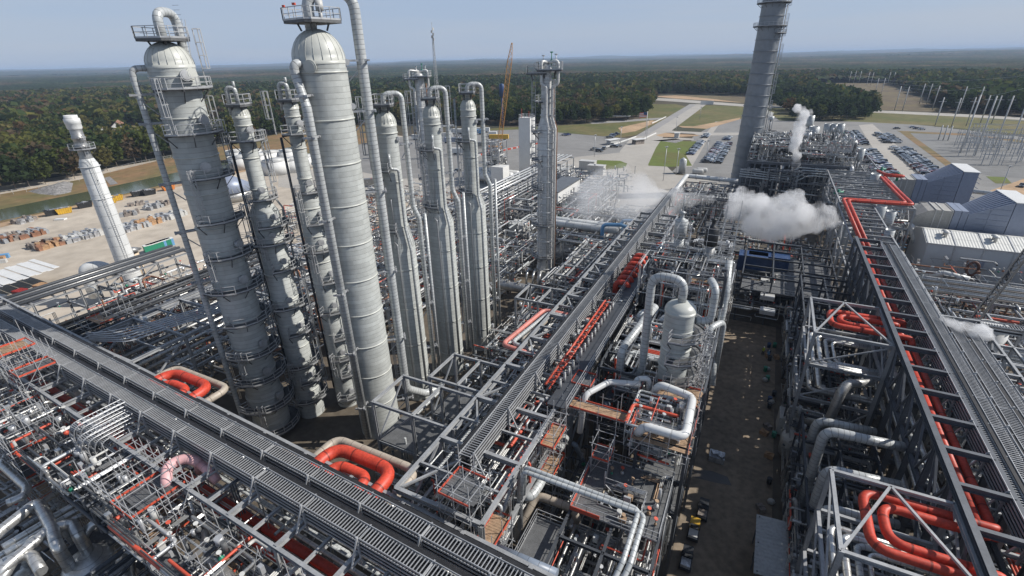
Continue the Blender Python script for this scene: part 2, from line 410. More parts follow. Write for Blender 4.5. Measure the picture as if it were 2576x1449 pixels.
def pile(b,pts,h,m=0,n=26,seed=1):
    rr=random.Random(seed);P=[G(*p) for p in pts];c=sum(P,Vector())/len(P)
    i0=len(b.v);b.v.append(c+Vector((0,0,h)));K=len(P);rings=5
    for k in range(1,rings+1):
        for p in P:
            q=c+(p-c)*(k/rings);q.z=(h*(1-(k/rings)**1.5)+rr.uniform(-.12,.12)*h if k<rings else -.05);b.v.append(q)
    for k in range(rings):
        for j in range(K):
            j2=(j+1)%K
            if k==0:b.face((i0,i0+1+j,i0+1+j2),m,True)
            else:
                o=i0+1+(k-1)*K;b.face((o+j,o+K+j,o+K+j2,o+j2),m,True)
def densify(pts,n=4):
    out=[]
    for a,c in zip(pts,pts[1:]+pts[:1]):
        for k in range(n):out.append((a[0]+(c[0]-a[0])*k/n,a[1]+(c[1]-a[1])*k/n))
    return out
pile(b,densify([(68,482),(120,478),(165,456),(185,460),(180,484),(140,492),(100,489)]),2.2)
tag(b.build('riprap','riprap'),'grey broken rock bank running down into the pond','rock bank',kind='stuff')
sheet('spillway',[(262,448),(276,444),(297,462),(278,466)],'riprap',.08)
sheet('gravel_strip',[(0,562),(230,508),(431,467),(720,403),(720,408),(431,474),(230,516),(0,573)],'clay',.07)
# lots, roads, lawns behind the plant
sheet('lot_asphalt',[(860,372),(1000,345),(1250,324),(1300,322),(1400,333),(1560,347),(1640,352),(1640,384),(1560,384),(1400,400),(1380,440),(1000,450),(840,420)],'asphalt',.05)
sheet('works_ground',[(700,420),(1000,440),(1380,436),(1400,398),(1560,382),(1640,384),(1700,440),(1850,450),(1850,540),(1250,540),(700,470)],'road',.04)
sheet('parking_asphalt',[(1690,432),(1725,400),(1742,345),(1775,325),(1861,300),(1900,295),(2090,299),(2200,305),(2330,316),(2576,345),(2700,360),(2700,560),(2230,520),(1850,470)],'asphalt',.05)
sheet('parking_lane',[(2160,315),(2195,312),(2350,450),(2290,470),(2225,420)],'road',.07)
sheet('parking_lane',[(1765,350),(1800,306),(1815,306),(1780,352),(1740,420),(1700,420)],'road',.07)
sheet('entrance_road',[(1583,352),(1735,262),(1778,262),(1668,345),(1650,372),(1630,415),(1600,440),(1540,430),(1560,380)],'road',.09)
sheet('entrance_road_lane',[(1600,343),(1735,262),(1752,263),(1625,343)],'roadold',.12)
sheet('highway',[(1640,246),(1700,249),(1866,262),(2190,277),(2400,286),(2620,299),(2620,305),(2400,293),(2190,283),(1866,268),(1700,256),(1640,252)],'road',.10)
b=MB()
for t in range(30):
    x=1880+t*24.5;y=266.5+(x-1880)*.0463
    if x<2600:
        p=G(x,y);q=G(x+9,y+.42);p.z=q.z=.115;b.bar(p,q,.5,.01)
tag(b.build('road_markings','mark'),kind='structure')
sheet('connector_road',[(1668,326),(1700,330),(1800,334),(1860,334),(1860,340),(1790,341),(1700,337),(1660,333)],'road',.10)
sheet('connector_road',[(1640,350),(1700,346),(1745,349),(1745,353),(1700,352),(1640,358)],'road',.10)
for (p,q) in (((1640,311),(1675,295)),((1650,336),(1612,354)),((1600,345),(1500,380))):
    a=G(*p);c=G(*q);b=MB();b.bar(a+Vector((0,0,.4)),c+Vector((0,0,.4)),.5,.8);tag(b.build('road_barrier','white'),'low white barrier wall along the entrance road','barrier','barrier walls of the entrance road')
sheet('lawn',[(1706,315),(1771,264),(1866,268),(2020,272),(1861,300),(1776,325),(1716,321)],'grass',.06)
sheet('clay_strip',[(1706,317),(1745,318),(1862,296),(1862,300),(1778,324),(1716,321)],'clay',.075)
sheet('ditch_lawn',[(1631,372),(1645,358),(1676,352),(1700,354),(1756,356),(1726,392),(1741,417),(1690,420),(1631,417)],'lawn',.08)
sheet('ditch_gravel',[(1640,354),(1700,349),(1720,354),(1700,360),(1670,356)],'riprap',.10)
sheet('ditch_gravel',[(1650,340),(1675,334),(1745,337),(1760,342),(1700,345),(1660,344)],'clay',.10)
sheet('road_island',[(1470,408),(1500,403),(1560,405),(1578,412),(1572,422),(1520,428),(1480,420)],'lawn',.11)
sheet('field',[(1185,330),(1250,322),(1400,316),(1511,310),(1608,302),(1640,262),(1700,262),(1725,268),(1600,340),(1560,346),(1400,333),(1300,326)],'grass',.055)
sheet('clay_slope',[(1555,322),(1640,303),(1655,306),(1600,330),(1565,336)],'clay',.09)
sheet('picnic_road',[(1480,308),(1560,302),(1670,296),(1668,300),(1560,308),(1490,312)],'roadold',.10)
sheet('field',[(1940,285),(2100,280),(2196,283),(2400,293),(2620,305),(2640,345),(2326,315),(2150,306),(1960,303)],'grass',.055)
sheet('power_clearing',[(2060,210),(2140,206),(2226,208),(2310,245),(2380,282),(2200,276),(2170,250),(2090,224)],'scrub',.05)
sheet('clay_clearing',[(1640,242),(1700,240),(1745,244),(1800,250),(1866,258),(1700,248)],'clay',.05)
sheet('scrub_field',[(1700,238),(1900,244),(2000,256),(2190,272),(1866,260),(1740,246)],'scrub',.045)
sheet('clay_clearing',[(1930,248),(2040,250),(2040,262),(1960,268)],'sand2',.06)
sheet('cemetery_lawn',[(205,352),(250,325),(330,316),(440,312),(560,322),(600,345),(440,352),(300,350)],'grass',.05)
sheet('cemetery_road',[(300,345),(440,349),(610,340),(610,343),(440,354),(300,350)],'road',.07)
sheet('substation_pad',[(2281,334),(2440,340),(2640,368),(2640,452),(2500,444),(2405,423)],'gravel',.08)
sheet('grass_strip',[(2262,331),(2285,330),(2300,345),(2412,424),(2388,424),(2300,360)],'bank',.09)
sheet('grass_strip',[(2255,329),(2440,337),(2640,362),(2640,368),(2440,342),(2270,334)],'bank',.085)
sheet('grass_patch',[(2480,444),(2530,446),(2545,462),(2505,462)],'lawn',.09)
sheet('clay_clearing',[(2490,480),(2576,450),(2640,470),(2640,520),(2520,510)],'clay',.07)
# ================================================================ far forest as a relief
def relief(name,rs,nth,a0,a1,amp,m,seed,hills):
    g=np.random.default_rng(seed);nr=len(rs)
    th=np.linspace(a0,a1,nth);Rg,T=np.meshgrid(rs,th,indexing='ij')
    X=Rg*np.sin(T);Y=Rg*np.cos(T)
    Z=g.uniform(.45,1,(nr,nth))*amp
    def hill(x,y):
        z=0
        for k,(s,a,px,py) in enumerate(((5200,1,.3,1.1),(2900,.6,2.1,.4),(1500,.35,.7,3.),(760,.2,1.9,.2))):
            z=z+a*np.sin(x/s*2*PI+px+1.3*np.sin(y/s*2.1+py))*np.cos(y/s*2*PI*.7+py)
        return z
    Z=Z+hills(Rg)*(.55+.45*hill(X,Y))
    A=np.stack([X,Y,Z],-1).reshape(-1,3)
    i=np.arange((nr-1)*(nth-1));r=i//(nth-1);c=i%(nth-1);a=r*nth+c
    Fc=np.stack([a,a+1,a+nth+1,a+nth],-1)[:,::-1]
    me=bpy.data.meshes.new(name);me.vertices.add(len(A));me.vertices.foreach_set('co',A.ravel())
    me.loops.add(Fc.size);me.loops.foreach_set('vertex_index',Fc.ravel().astype(np.int32))
    me.polygons.add(len(Fc));me.polygons.foreach_set('loop_start',np.arange(0,Fc.size,4).astype(np.int32))
    me.update(calc_edges=True);me.materials.append(m)
    o=bpy.data.objects.new(name,me);COL.objects.link(o);return o
m=bpy.data.materials.new('farforest');m.use_nodes=True;N=m.node_tree.nodes;lk=m.node_tree.links.new
bs=N['Principled BSDF'];bs.inputs['Roughness'].default_value=.95;bs.inputs['Specular IOR Level'].default_value=.1
tc=N.new('ShaderNodeTexCoord')
def nramp(scale,det,stops,stretch=None):
    n=N.new('ShaderNodeTexNoise');n.inputs['Scale'].default_value=scale;n.inputs['Detail'].default_value=det;n.inputs['Roughness'].default_value=.6
    lk(tc.outputs['Object'],n.inputs['Vector'])
    r=N.new('ShaderNodeValToRGB');lk(n.outputs['Fac'],r.inputs[0]);e=r.color_ramp.elements
    e[0].position,e[0].color=stops[0][0],stops[0][1]+(1,);e[1].position,e[1].color=stops[-1][0],stops[-1][1]+(1,)
    for p,c in stops[1:-1]: q=e.new(p);q.color=c+(1,)
    return r.outputs[0]
c1=nramp(.0022,4,[(.40,(.016,.030,.012)),(.50,(.024,.038,.014)),(.55,(.060,.050,.030)),(.70,(.090,.070,.042))])
c2=nramp(.016,5,[(.36,(.45,.45,.45)),(.64,(1.7,1.6,1.4))])
mx=N.new('ShaderNodeMix');mx.data_type='RGBA';mx.blend_type='MULTIPLY';mx.inputs[0].default_value=1;lk(c1,mx.inputs[6]);lk(c2,mx.inputs[7]);lk(mx.outputs[2],bs.inputs['Base Color'])
A0,A1=math.radians(-82),math.radians(32)
o=relief('forest_canopy',np.geomspace(1150,5200,330),900,A0,A1,11,m,3,lambda r:np.clip((r-1300)/3000,0,1)*16);tag(o,'distant pine and hardwood forest covering the rolling land','forest',kind='stuff')
o=relief('hills',np.geomspace(5100,29000,140),700,A0,A1,14,m,5,lambda r:16+np.clip((r-5200)/9000,0,1)*46);o['kind']='structure'
# ================================================================ trees
def inpoly(x,y,P):
    c=False;j=len(P)-1
    for i in range(len(P)):
        if (P[i][1]>y)!=(P[j][1]>y) and x<(P[j][0]-P[i][0])*(y-P[i][1])/(P[j][1]-P[i][1])+P[i][0]: c=not c
        j=i
    return c
def wp(pts): return [tuple(G(*p)[:2]) for p in pts]
def azp(lst): return lst
def pol(a,d): a=math.radians(a);return (d*math.sin(a),d*math.cos(a))
FAR=1450
def proj(x,y,z=0):
    q=Vector((x,y,z-H));zc=q.dot(FW)
    return (CX+F*q.dot(RR)/zc,CY+F*q.dot(DD)/zc) if zc>1 else (-9999,0)
keep_out=[ [(205,362),(220,335),(330,316),(440,312),(560,322),(600,345),(440,352),(300,358)],
 [(1640,262),(1645,246),(1640,238),(1700,236),(1900,243),(1960,250),(1930,262),(2000,300),(1860,300),(1600,345),(1600,306),(1625,290)],
 [(2040,204),(2226,206),(2330,245),(2380,283),(2200,281),(2150,250),(2050,232)],[(1930,246),(2060,250),(2050,264),(1960,270)]]
front=[(-400,560),(0,492),(100,474),(200,452),(431,396),(600,358),(740,330),(960,314),(1185,316),(1300,316),(1400,315),(1511,308),(1608,300),(1660,262),(1661,240),(1700,236),(1900,243),(1935,300),(2010,306),(2150,303),(2198,300),(2200,278),(2310,277),(2400,283),(2640,298),(3000,330)]
def front_y(x):
    for a,b_ in zip(front,front[1:]):
        if a[0]<=x<=b_[0] and b_[0]>a[0]: return a[1]+(b_[1]-a[1])*(x-a[0])/(b_[0]-a[0])
    return 0
rt=random.Random(11)
cand=[]
sp=9.0
nx=int(2*FAR/sp)
for i in range(-nx//2-20,nx//2+1):
    for j in range(0,int(FAR/sp)):
        x=i*sp+rt.uniform(-4,4);y=j*sp+rt.uniform(-4,4);d=math.hypot(x,y)
        if d>FAR or d<240: continue
        px,py=proj(x,y)
        if px<-120 or px>2720 or py>front_y(px) : continue
        if any(inpoly(px,py,k) for k in keep_out): continue
        # distance behind the tree line, for choosing the front row
        cand.append((x,y,d,px,py,front_y(px)-py))
def kindof(x,y):
    "pine plantations and hardwood patches"
    v=math.sin(x/170+1.3*math.sin(y/230))+math.cos(y/140+.8*math.sin(x/120))
    return v
def leafcloud(g,n,shape):
    "n leaf clumps filling a crown 1 high, returns tri/quad verts"
    out=[]
    for k in range(n):
        for _ in range(20):
            p=g.uniform(-1,1,3);
            if shape=='pine':
                h=(p[2]+1)/2;rad=(.62*(1-h)**.7+.10)*(.6+.4*math.sin(h*17+p[0]*3)**2)
                if math.hypot(p[0],p[1])<rad/.62: 
                    c=np.array([p[0]*.30*1.2,p[1]*.30*1.2,.30+h*.70]);break
            else:
                if np.dot(p,p)<1 and np.dot(p,p)>.18:
                    c=np.array([p[0]*.34,p[1]*.34,.60+p[2]*.38]);break
        else: continue
        a=g.normal(size=3);a/=np.linalg.norm(a);b_=np.cross(a,g.normal(size=3));b_/=np.linalg.norm(b_)
        s=g.uniform(.05,.10)*(.72 if n>120 else .85 if n>60 else 1.7 if n>30 else 2.4)
        out.append(np.array([c-a*s-b_*s*.6,c+a*s-b_*s*.6,c+a*s*.7+b_*s*.7,c-a*s*.7+b_*s]))
    return np.array(out)
gg=np.random.default_rng(5)
def mesh_quads(name,Q,mi,mats):
    A=Q.reshape(-1,3);n=len(Q);me=bpy.data.meshes.new(name)
    me.vertices.add(len(A));me.vertices.foreach_set('co',A.ravel());me.loops.add(n*4);me.loops.foreach_set('vertex_index',np.arange(n*4,dtype=np.int32))
    me.polygons.add(n);me.polygons.foreach_set('loop_start',np.arange(0,n*4,4,dtype=np.int32));me.polygons.foreach_set('material_index',mi.astype(np.int32))
    me.update(calc_edges=True)
    for x in mats:me.materials.append(x)
    return me
def pick(x,y,r):
    v=kindof(x,y)
    d=math.hypot(x,y)
    left=proj(x,y)[0]<560
    if left:
        q=math.sin(x/38+1.7*math.sin(y/55))+math.cos(y/33+x/71)
        return r.choices(range(7),[2,2,4,.8,3,1,4] if q>.7 else [1,1,.6,2.2,1.5,4,2.5] if q<-.8 else [6,5,.7,.4,3,1,4])[0]
    if v>.1: return r.choices(range(7),[6,7,.2,.15,.4,.3,.8])[0]
    return r.choices(range(7),[5,4,.7,.7,1.6,1.6,3])[0]
# individual trees: the ones that show largest, along the tree line
cand.sort(key=lambda t:(t[5]>9)*1000+t[2])
nidx=cand[:298];rest=cand[298:]
CN=['dark green pine','deep green pine','yellow leaved hardwood','rust orange hardwood','olive hardwood','bare brownish hardwood','mid green hardwood']
protos={}
for k in range(7):
    for v in range(2):
        pine=k<2;Q=leafcloud(gg,340 if k!=5 else 150,'pine' if pine else 'oak')
        me=mesh_quads('crown',Q*1.0,np.zeros(len(Q)),[LEAF[k]])
        tb=MB();tb.tube([(0,0,0),(0.01,0,.45),(0.02,.01,.9)],.011,5)
        for q in range(6 if k!=5 else 14):
            an=gg.uniform(0,6.3);h=gg.uniform(.3,.8);l=gg.uniform(.12,.3);tb.bar((0,0,h),(math.cos(an)*l,math.sin(an)*l,h+l*.6),.008)
        tm=bpy.data.meshes.new('trunk');tm.from_pydata([tuple(p) for p in tb.v],[],tb.f);tm.materials.append(MATS['bark'])
        protos[k,v]=(me,tm)
for (x,y,d,px,py,e) in nidx:
    k=pick(x,y,rt);me,tm=protos[k,rt.randrange(2)]
    nm='pine_tree' if k<2 else 'hardwood_tree'
    where='on the bank behind the pond' if px<740 else 'behind the process towers' if px<1190 else 'beyond the big car lot' if px<1600 else 'by the road crossing' if px<1930 else 'in the grove beside the parking lot' if px<2200 else 'by the highway near the power lines'
    t=thing(nm,CN[k]+' in the tree line '+where,'tree',(x,y,0),CN[k]+'s in the tree line '+where)
    h=rt.uniform(11,17)*(1.15 if px<600 else 1) ; s=rt.uniform(.85,1.2)
    for nme,mm in(('crown',me),('trunk',tm)):
        o=bpy.data.objects.new(nme,mm);COL.objects.link(o);o.parent=t;o.scale=(h*s,h*s,h)
    t.rotation_euler.z=rt.uniform(0,6.28)
# the wood behind them
tmpl={}
for k in range(7):
    for v in range(3):
        for lod,n in((0,110),(1,30)):
            tmpl[k,v,lod]=leafcloud(gg,n,'pine' if k<2 else 'oak')
Qs=[];Mi=[]
for (x,y,d,px,py,e) in rest:
    k=pick(x,y,rt);T=tmpl[k,rt.randrange(3),0 if d<620 else 1]
    h=rt.uniform(10,17);s=h*rt.uniform(.9,1.35);a=rt.uniform(0,6.28);ca,sa=math.cos(a),math.sin(a)
    B=np.empty_like(T);B[...,0]=(T[...,0]*ca-T[...,1]*sa)*s+x;B[...,1]=(T[...,0]*sa+T[...,1]*ca)*s+y;B[...,2]=T[...,2]*h
    Qs.append(B);Mi.append(np.full(len(B),k))
print('trees',len(nidx),len(rest))
me=mesh_quads('forest',np.concatenate(Qs),np.concatenate(Mi),LEAF)
o=bpy.data.objects.new('forest',me);COL.objects.link(o);tag(o,'mixed pine and autumn hardwood forest behind the tree line','forest',kind='stuff')
# undergrowth floor under the wood is the dark ground sheet itself
# ================================================================ process towers
def at(a,d,right=0,toward=0):
    a=math.radians(a);u=Vector((math.sin(a),math.cos(a),0));r=Vector((math.cos(a),-math.sin(a),0))
    return u*(d-toward)+r*right
def zat(x,y,d): return V(x,y,d).z
def bracket(mb,c,p,z,w=.9,m=0):
    "support beam from tower wall c(x,y) out to pipe p(x,y)"
    d=(Vector((p.x,p.y,0))-Vector((c.x,c.y,0)));L=d.length;d/=L;sd=Vector((-d.y,d.x,0))
    a=Vector((c.x,c.y,z));b=Vector((p.x,p.y,z))+d*.9
    for s in(-1,1): mb.bar(a+sd*w*.45*s,b+sd*w*.45*s,.14,.22,m=m)
    mb.bar(b-sd*w*.9-d*.1,b+sd*w*.9-d*.1,.2,.22,m=m);mb.bar(b-sd*w*.7-d*1.6,b+sd*w*.7-d*1.6,.16,.2,m=m)
    mb.bar(b-d*.3,a+Vector((0,0,-2.2))+d*.2,.12,m=m)
def vessel_tower(name,label,cat,a,d,segs,domeh,bands=5.2,wall='tower',head='dome',group=None,skirt=None,rot=0):
    """segs: list of (r,z) from ground up to the tangent line"""
    c=at(a,d);t=thing(name,label,cat,(c.x,c.y,0),group)
    b=MB();b.lathe(c.x,c.y,segs,32,0,cap=False);b.build('shell',wall,t)
    r,z=segs[-1];h=MB();pr=[(r*math.cos(i*PI/16),z+domeh*math.sin(i*PI/16)) for i in range(0,8)]+[(.01,z+domeh)]
    h.lathe(c.x,c.y,[(r+.05,z-.35),(r+.05,z)]+pr,32,0,cap=False)
    for k in range(20):   # meridian laps of the dome cladding
        an=2*PI*k/20;ps=[Vector((c.x+(q[0]+.015)*math.cos(an),c.y+(q[0]+.015)*math.sin(an),q[1])) for q in pr[:-1]]
        for u,v in zip(ps,ps[1:]): h.bar(u,v,.05,.03)
    h.build('dome',head,t)
    # stiffener rings
    g=MB();zz=segs[-1][1]-1.2
    def rad(z):
        for (r0_,z0),(r1_,z1) in zip(segs,segs[1:]):
            if z0<=z<=z1: return r0_+(r1_-r0_)*(z-z0)/max(1e-6,z1-z0)
        return segs[0][0]
    while zz>2: q=rad(zz);g.lathe(c.x,c.y,[(q,zz-.09),(q+.09,zz-.07),(q+.09,zz+.07),(q,zz+.09)],32,0,cap=False);zz-=bands
    g.build('stiffener_ring',head,t)
    return t,c,rad
def manway(t,c,r,z,an,s=.55,m='galvlt'):
    an=math.radians(an);d=Vector((math.cos(an),math.sin(an),0));p=Vector((c.x,c.y,z))+d*(r-.05)
    b=MB();b.tube([p,p+d*.55],s*.8,16);b.tube([p+d*.55,p+d*.70],s*1.08,18);b.tube([p+d*.70,p+d*.76],s*.82,16);return b.build('manway','dome' if m=='dome' else m,t)
def plats(t,c,rad,lst,wd=1.15):
    for (z,a0,a1) in lst: r=rad(z);ringplat(t,c.x,c.y,r,r+wd,a0,a1,z)
def lad(t,c,rad,an,z0,z1,off=.45,cage=True):
    an=math.radians(an);d=Vector((math.cos(an),math.sin(an),0));b=MB();r=max(rad(z0+.1),rad(z1-.1))+off
    p=Vector((c.x,c.y,0))+d*r;ladder(b,p+Vector((0,0,z0)),p+Vector((0,0,z1)),d,cage);return b.build('ladder','galvlt',t)
def sqplat(t,c,z,s,rot,h=1.2,legs=None,clip=.3):
    "square service platform round a top nozzle"
    q=MB();ca,sa=math.cos(rot),math.sin(rot)
    def W(x,y):return Vector((c.x+x*ca-y*sa,c.y+x*sa+y*ca,z))
    k=s*clip;oc=[(-s+k,-s),(s-k,-s),(s,-s+k),(s,s-k),(s-k,s),(-s+k,s),(-s,s-k),(-s,-s+k)]
    P=[W(*p) for p in oc];i=len(q.v);q.v+= [p+Vector((0,0,-.28)) for p in P]+P
    q.face(tuple(range(i+7,i-1,-1)));q.face(tuple(range(i+8,i+16)))
    for j in range(8): j2=(j+1)%8;q.face((i+j,i+j2,i+8+j2,i+8+j))
    if legs:
        for x,y in((-.5,-.5),(.5,-.5),(.5,.5),(-.5,.5)): q.bar(W(x*s,y*s)+Vector((0,0,-.2)),W(x*s*.8,y*s*.8)+Vector((0,0,-legs)),.18)
    dk=q.build('platform','deck',t);m=MB();rail(m,P,h,w=.075,closed=True,step=1.3);m.build('handrail','galvlt',dk);return dk
def pipe_thing(name,P,r,m,label,cat='pipe',group=None,bend=1.,n=12,flanges=()):
    b=MB();b.tube(P,r,n,bend)
    for f in flanges:
        b.disc(f[0],f[1],r*1.35,.12,n,1)
    return solo(b,name,[m,'galvlt'],label,cat,group)
# ---- T1: wide tower with many ring platforms
a,d=-58.9,71.8;Z=lambda y,x=None:zat(405+(y-105)*.322 if x is None else x,y,d)
z1=Z(163)
t,c,rad=vessel_tower('column','tall pale grey tower with many ring platforms and a hooped pipe on its dome','tower',a,d,[(2.55,0),(2.55,7),(2.38,8.2),(2.38,z1)],2.35,4.4)
PLOC[t.name]=tuple(t.location)
pz=[Z(y) for y in (222,332,440,547,632,712,790,868,930,995,1052)]
for k,z in enumerate(pz):
    a0,a1=((-70,75),(-75,70),(-50,95),(-65,80))[k%4];
    if k>4:a0-=25;a1+=12
    plats(t,c,rad,[(z,a0,a1)],1.25 if k<5 else 1.5)
for k,(u,v) in enumerate(zip([z1+2.5]+pz,pz)):
    an=(52,-62,58,-50,60,-66,62)[k%7];lad(t,c,rad,an,v,u+1.1,.7 if k else .5)
for k in(0,1,2,4,5,7,8,9): manway(t,c,rad(pz[k]),pz[k]+1.35,(-8,5,-20,20,10,-5,15,0,-10,5)[k])
manway(t,c,2.38,z1-1.0,5,.62,'dome')
dz=z1+2.35
sqplat(t,c,Z(97,400),2.1,math.radians(20),1.15,.9)
b=MB();q=at(a,d,1.75,-2.3);zt=Z(28,400)
b.tube([c+Vector((0,0,dz-.2)),c+Vector((0,0,zt)),Vector((q.x,q.y,zt)),Vector((q.x,q.y,8))],.50,14,1.25);b.build('overhead_pipe','lag',t)
b=MB();q=at(a,d,-3.75,.4);w0=at(a,d,-2.2,.3);zn=Z(172,345)
b.tube([Vector((w0.x,w0.y,zn)),Vector((q.x,q.y,zn)),Vector((q.x,q.y,4.2)),Vector((q.x+3,q.y-1.5,4.2))],.33,12,1.0);b.build('side_pipe','lag',t)
b=MB()
for y in (238,312,470,600,740,880,960): bracket(b,w0,q,Z(y,360),.55)
b.build('pipe_support','galv',t)
b=MB();c2=at(a,d,1.9,.6)
for s in(-.25,.25): b.bar(c2+Vector((s,0,z1-1)),c2+Vector((s*1.2,.6,Z(50,440))),.05)
for k in range(14): z=z1+k*.45;b.bar(c2+Vector((-.3,0,z)),c2+Vector((.3,.3,z)),.035)
b.build('ladder','galvlt',t)
# ---- T2, T3: slim platformed towers
def slim(label,a,d,x0,y0,sl,rt_,rw,ytop,ytan,yc0,yc1,py,m2=()):
    Z=lambda y:zat(x0+(y-y0)*sl,y,d)
    t,c,rad=vessel_tower('column',label,'tower',a,d,[(rw+.12,0),(rw+.12,5),(rw,6),(rw,Z(yc1)),(rt_,Z(yc0)),(rt_,Z(ytan))],Z(ytop)-Z(ytan),4.,group=None)
    ps=[Z(y) for y in py]
    for k,z in enumerate(ps):
        w=(-95,60) if k<2 else ((-85,80),(-60,95))[k%2]
        if k==0: continue
        plats(t,c,rad,[(z,w[0]+(10 if k>4 else 0),w[1]+(20 if k>4 else 0))],1.2)
    dk=sqplat(t,c,ps[0],1.25,math.radians(25),1.15,1.2)
    for k,(u,v) in enumerate(zip(ps,ps[1:])): lad(t,c,rad,(-118,45,-70,50,-60,45)[k%6],v,u+1.1,.6)
    for k in range(1,len(ps)): manway(t,c,rad(ps[k]+1.2),ps[k]+1.3,(-30,-12,-25,-8)[k%4],.42)
    b=MB();zt=ps[0]+1.9;b.tube([c+Vector((0,0,Z(ytop)-.2)),c+Vector((0,0,zt)),at(a,d,-.9,-.4)+Vector((0,0,zt)),at(a,d,-1.0,-.4)+Vector((0,0,zt-3.2))],.26,10,.6)
    b.tube([c+Vector((0,0,zt)),c+Vector((0,0,zt+.7))],.15,8);b.build('overhead_pipe','lag',t)
    q=at(a,d,-rt_-1.,-.6);b=MB();b.tube([q+Vector((0,0,ps[1]-.5)),q+Vector((0,0,3))],.17,8);b.build('side_pipe','framedk',t)
    q=at(a,d,rw+.55,-.8);b=MB();b.tube([at(a,d,rt_,-.5)+Vector((0,0,Z(ytan)-2)),at(a,d,rt_+.7,-.8)+Vector((0,0,Z(ytan)-2)),at(a,d,rt_+.7,-.8)+Vector((0,0,Z(yc0))),q+Vector((0,0,Z(yc1))),q+Vector((0,0,3))],.14,8,.4);b.build('side_pipe','lag',t)
    return t,c
slim('slim pale grey platformed tower standing between the leftmost dome tower and its narrow twin',-54.25,73.,597,265,.252,1.0,1.85,262,290,505,532,(262,352,498,562,604,669,761,826,905,945,988))
slim('slim grey platformed tower half hidden behind the widest tower',-49.6,73.,725,255,.195,.92,1.72,248,268,475,500,(250,335,480,555,622,700,775,840,890,930,984))
# ---- the widest tower
a,d=-46.1,64.3;Z=lambda y,x=800:zat(x+(y-100)*.172,y,d)
z1=Z(152)
t,c,rad=vessel_tower('column','widest smooth pale grey tower with a big hemispherical dome and no ring platforms','tower',a,d,[(2.95,0),(2.95,5),(2.84,6),(2.84,z1)],Z(72)-z1,5.)
manway(t,c,2.84,z1-.6,-62,.62,'dome')
sqplat(t,c,Z(52,795),2.35,math.radians(-8),1.2,1.0,.22)
b=MB();q=at(a,d,4.55,.2);w0=at(a,d,2.6,.1);zt=Z(-22,820)
b.tube([at(a,d,-.3)+Vector((0,0,Z(75)-.3)),at(a,d,-.3)+Vector((0,0,zt)),Vector((q.x,q.y,zt)),Vector((q.x,q.y,6.2)),at(a,d,7.5,-1.0)+Vector((0,0,3.6)),at(a,d,10.5,-2.)+Vector((0,0,3.6))],.60,16,1.9);b.build('overhead_pipe','lag',t)
b=MB();q2=at(a,d,-2.65,1.9);w2=at(a,d,-1.9,1.5);zn=Z(160,745)
b.tube([at(a,d,-1.6,1.7)+Vector((0,0,zn)),at(a,d,-2.7,2.2)+Vector((0,0,zn)),at(a,d,-2.7,2.2)+Vector((0,0,zn-1.2)),at(a,d,-2.1,3.2)+Vector((0,0,zn-4.4)),at(a,d,-2.1,3.2)+Vector((0,0,1.2))],.48,14,.9);b.build('side_pipe','lag',t)
q2=at(a,d,-2.1,3.2)
b=MB()
for y in(154,283,487,690,860,1010): bracket(b,w0,q,Z(y),1.0)
for y in(237,337,537,715,858,992,1103): bracket(b,at(a,d,-1.6,2.2),q2,Z(y,740),.8)
b.build('pipe_support','galvlt',t)
b=MB()
for s,zz in((0,Z(143)-.6),(1.8,Z(150)-5)): b.disc(at(a,d,2.75,.4)+Vector((0,0,zz)),(.6,-.4,0),.35,.5,12)
b.build('lifting_lug','galvlt',t)
b=MB();pp=at(a,d,-1.6,.8)+Vector((0,0,Z(52)))
b.rbox(pp.x,pp.y,pp.z+1.5,.32,.26,.22,.3);b.rbox(pp.x-.9,pp.y-.6,pp.z+1.3,.26,.2,.2,.3);b.build('junction_box','redpaint',t)
b=MB();pp=at(a,d,.9,.3)+Vector((0,0,Z(52)));b.tube([pp+Vector((0,0,.9)),pp+Vector((0,0,1.9))],.42,12);b.tube([pp,pp+Vector((0,0,.9))],.2,8);b.build('relief_valve','offwhite',t)
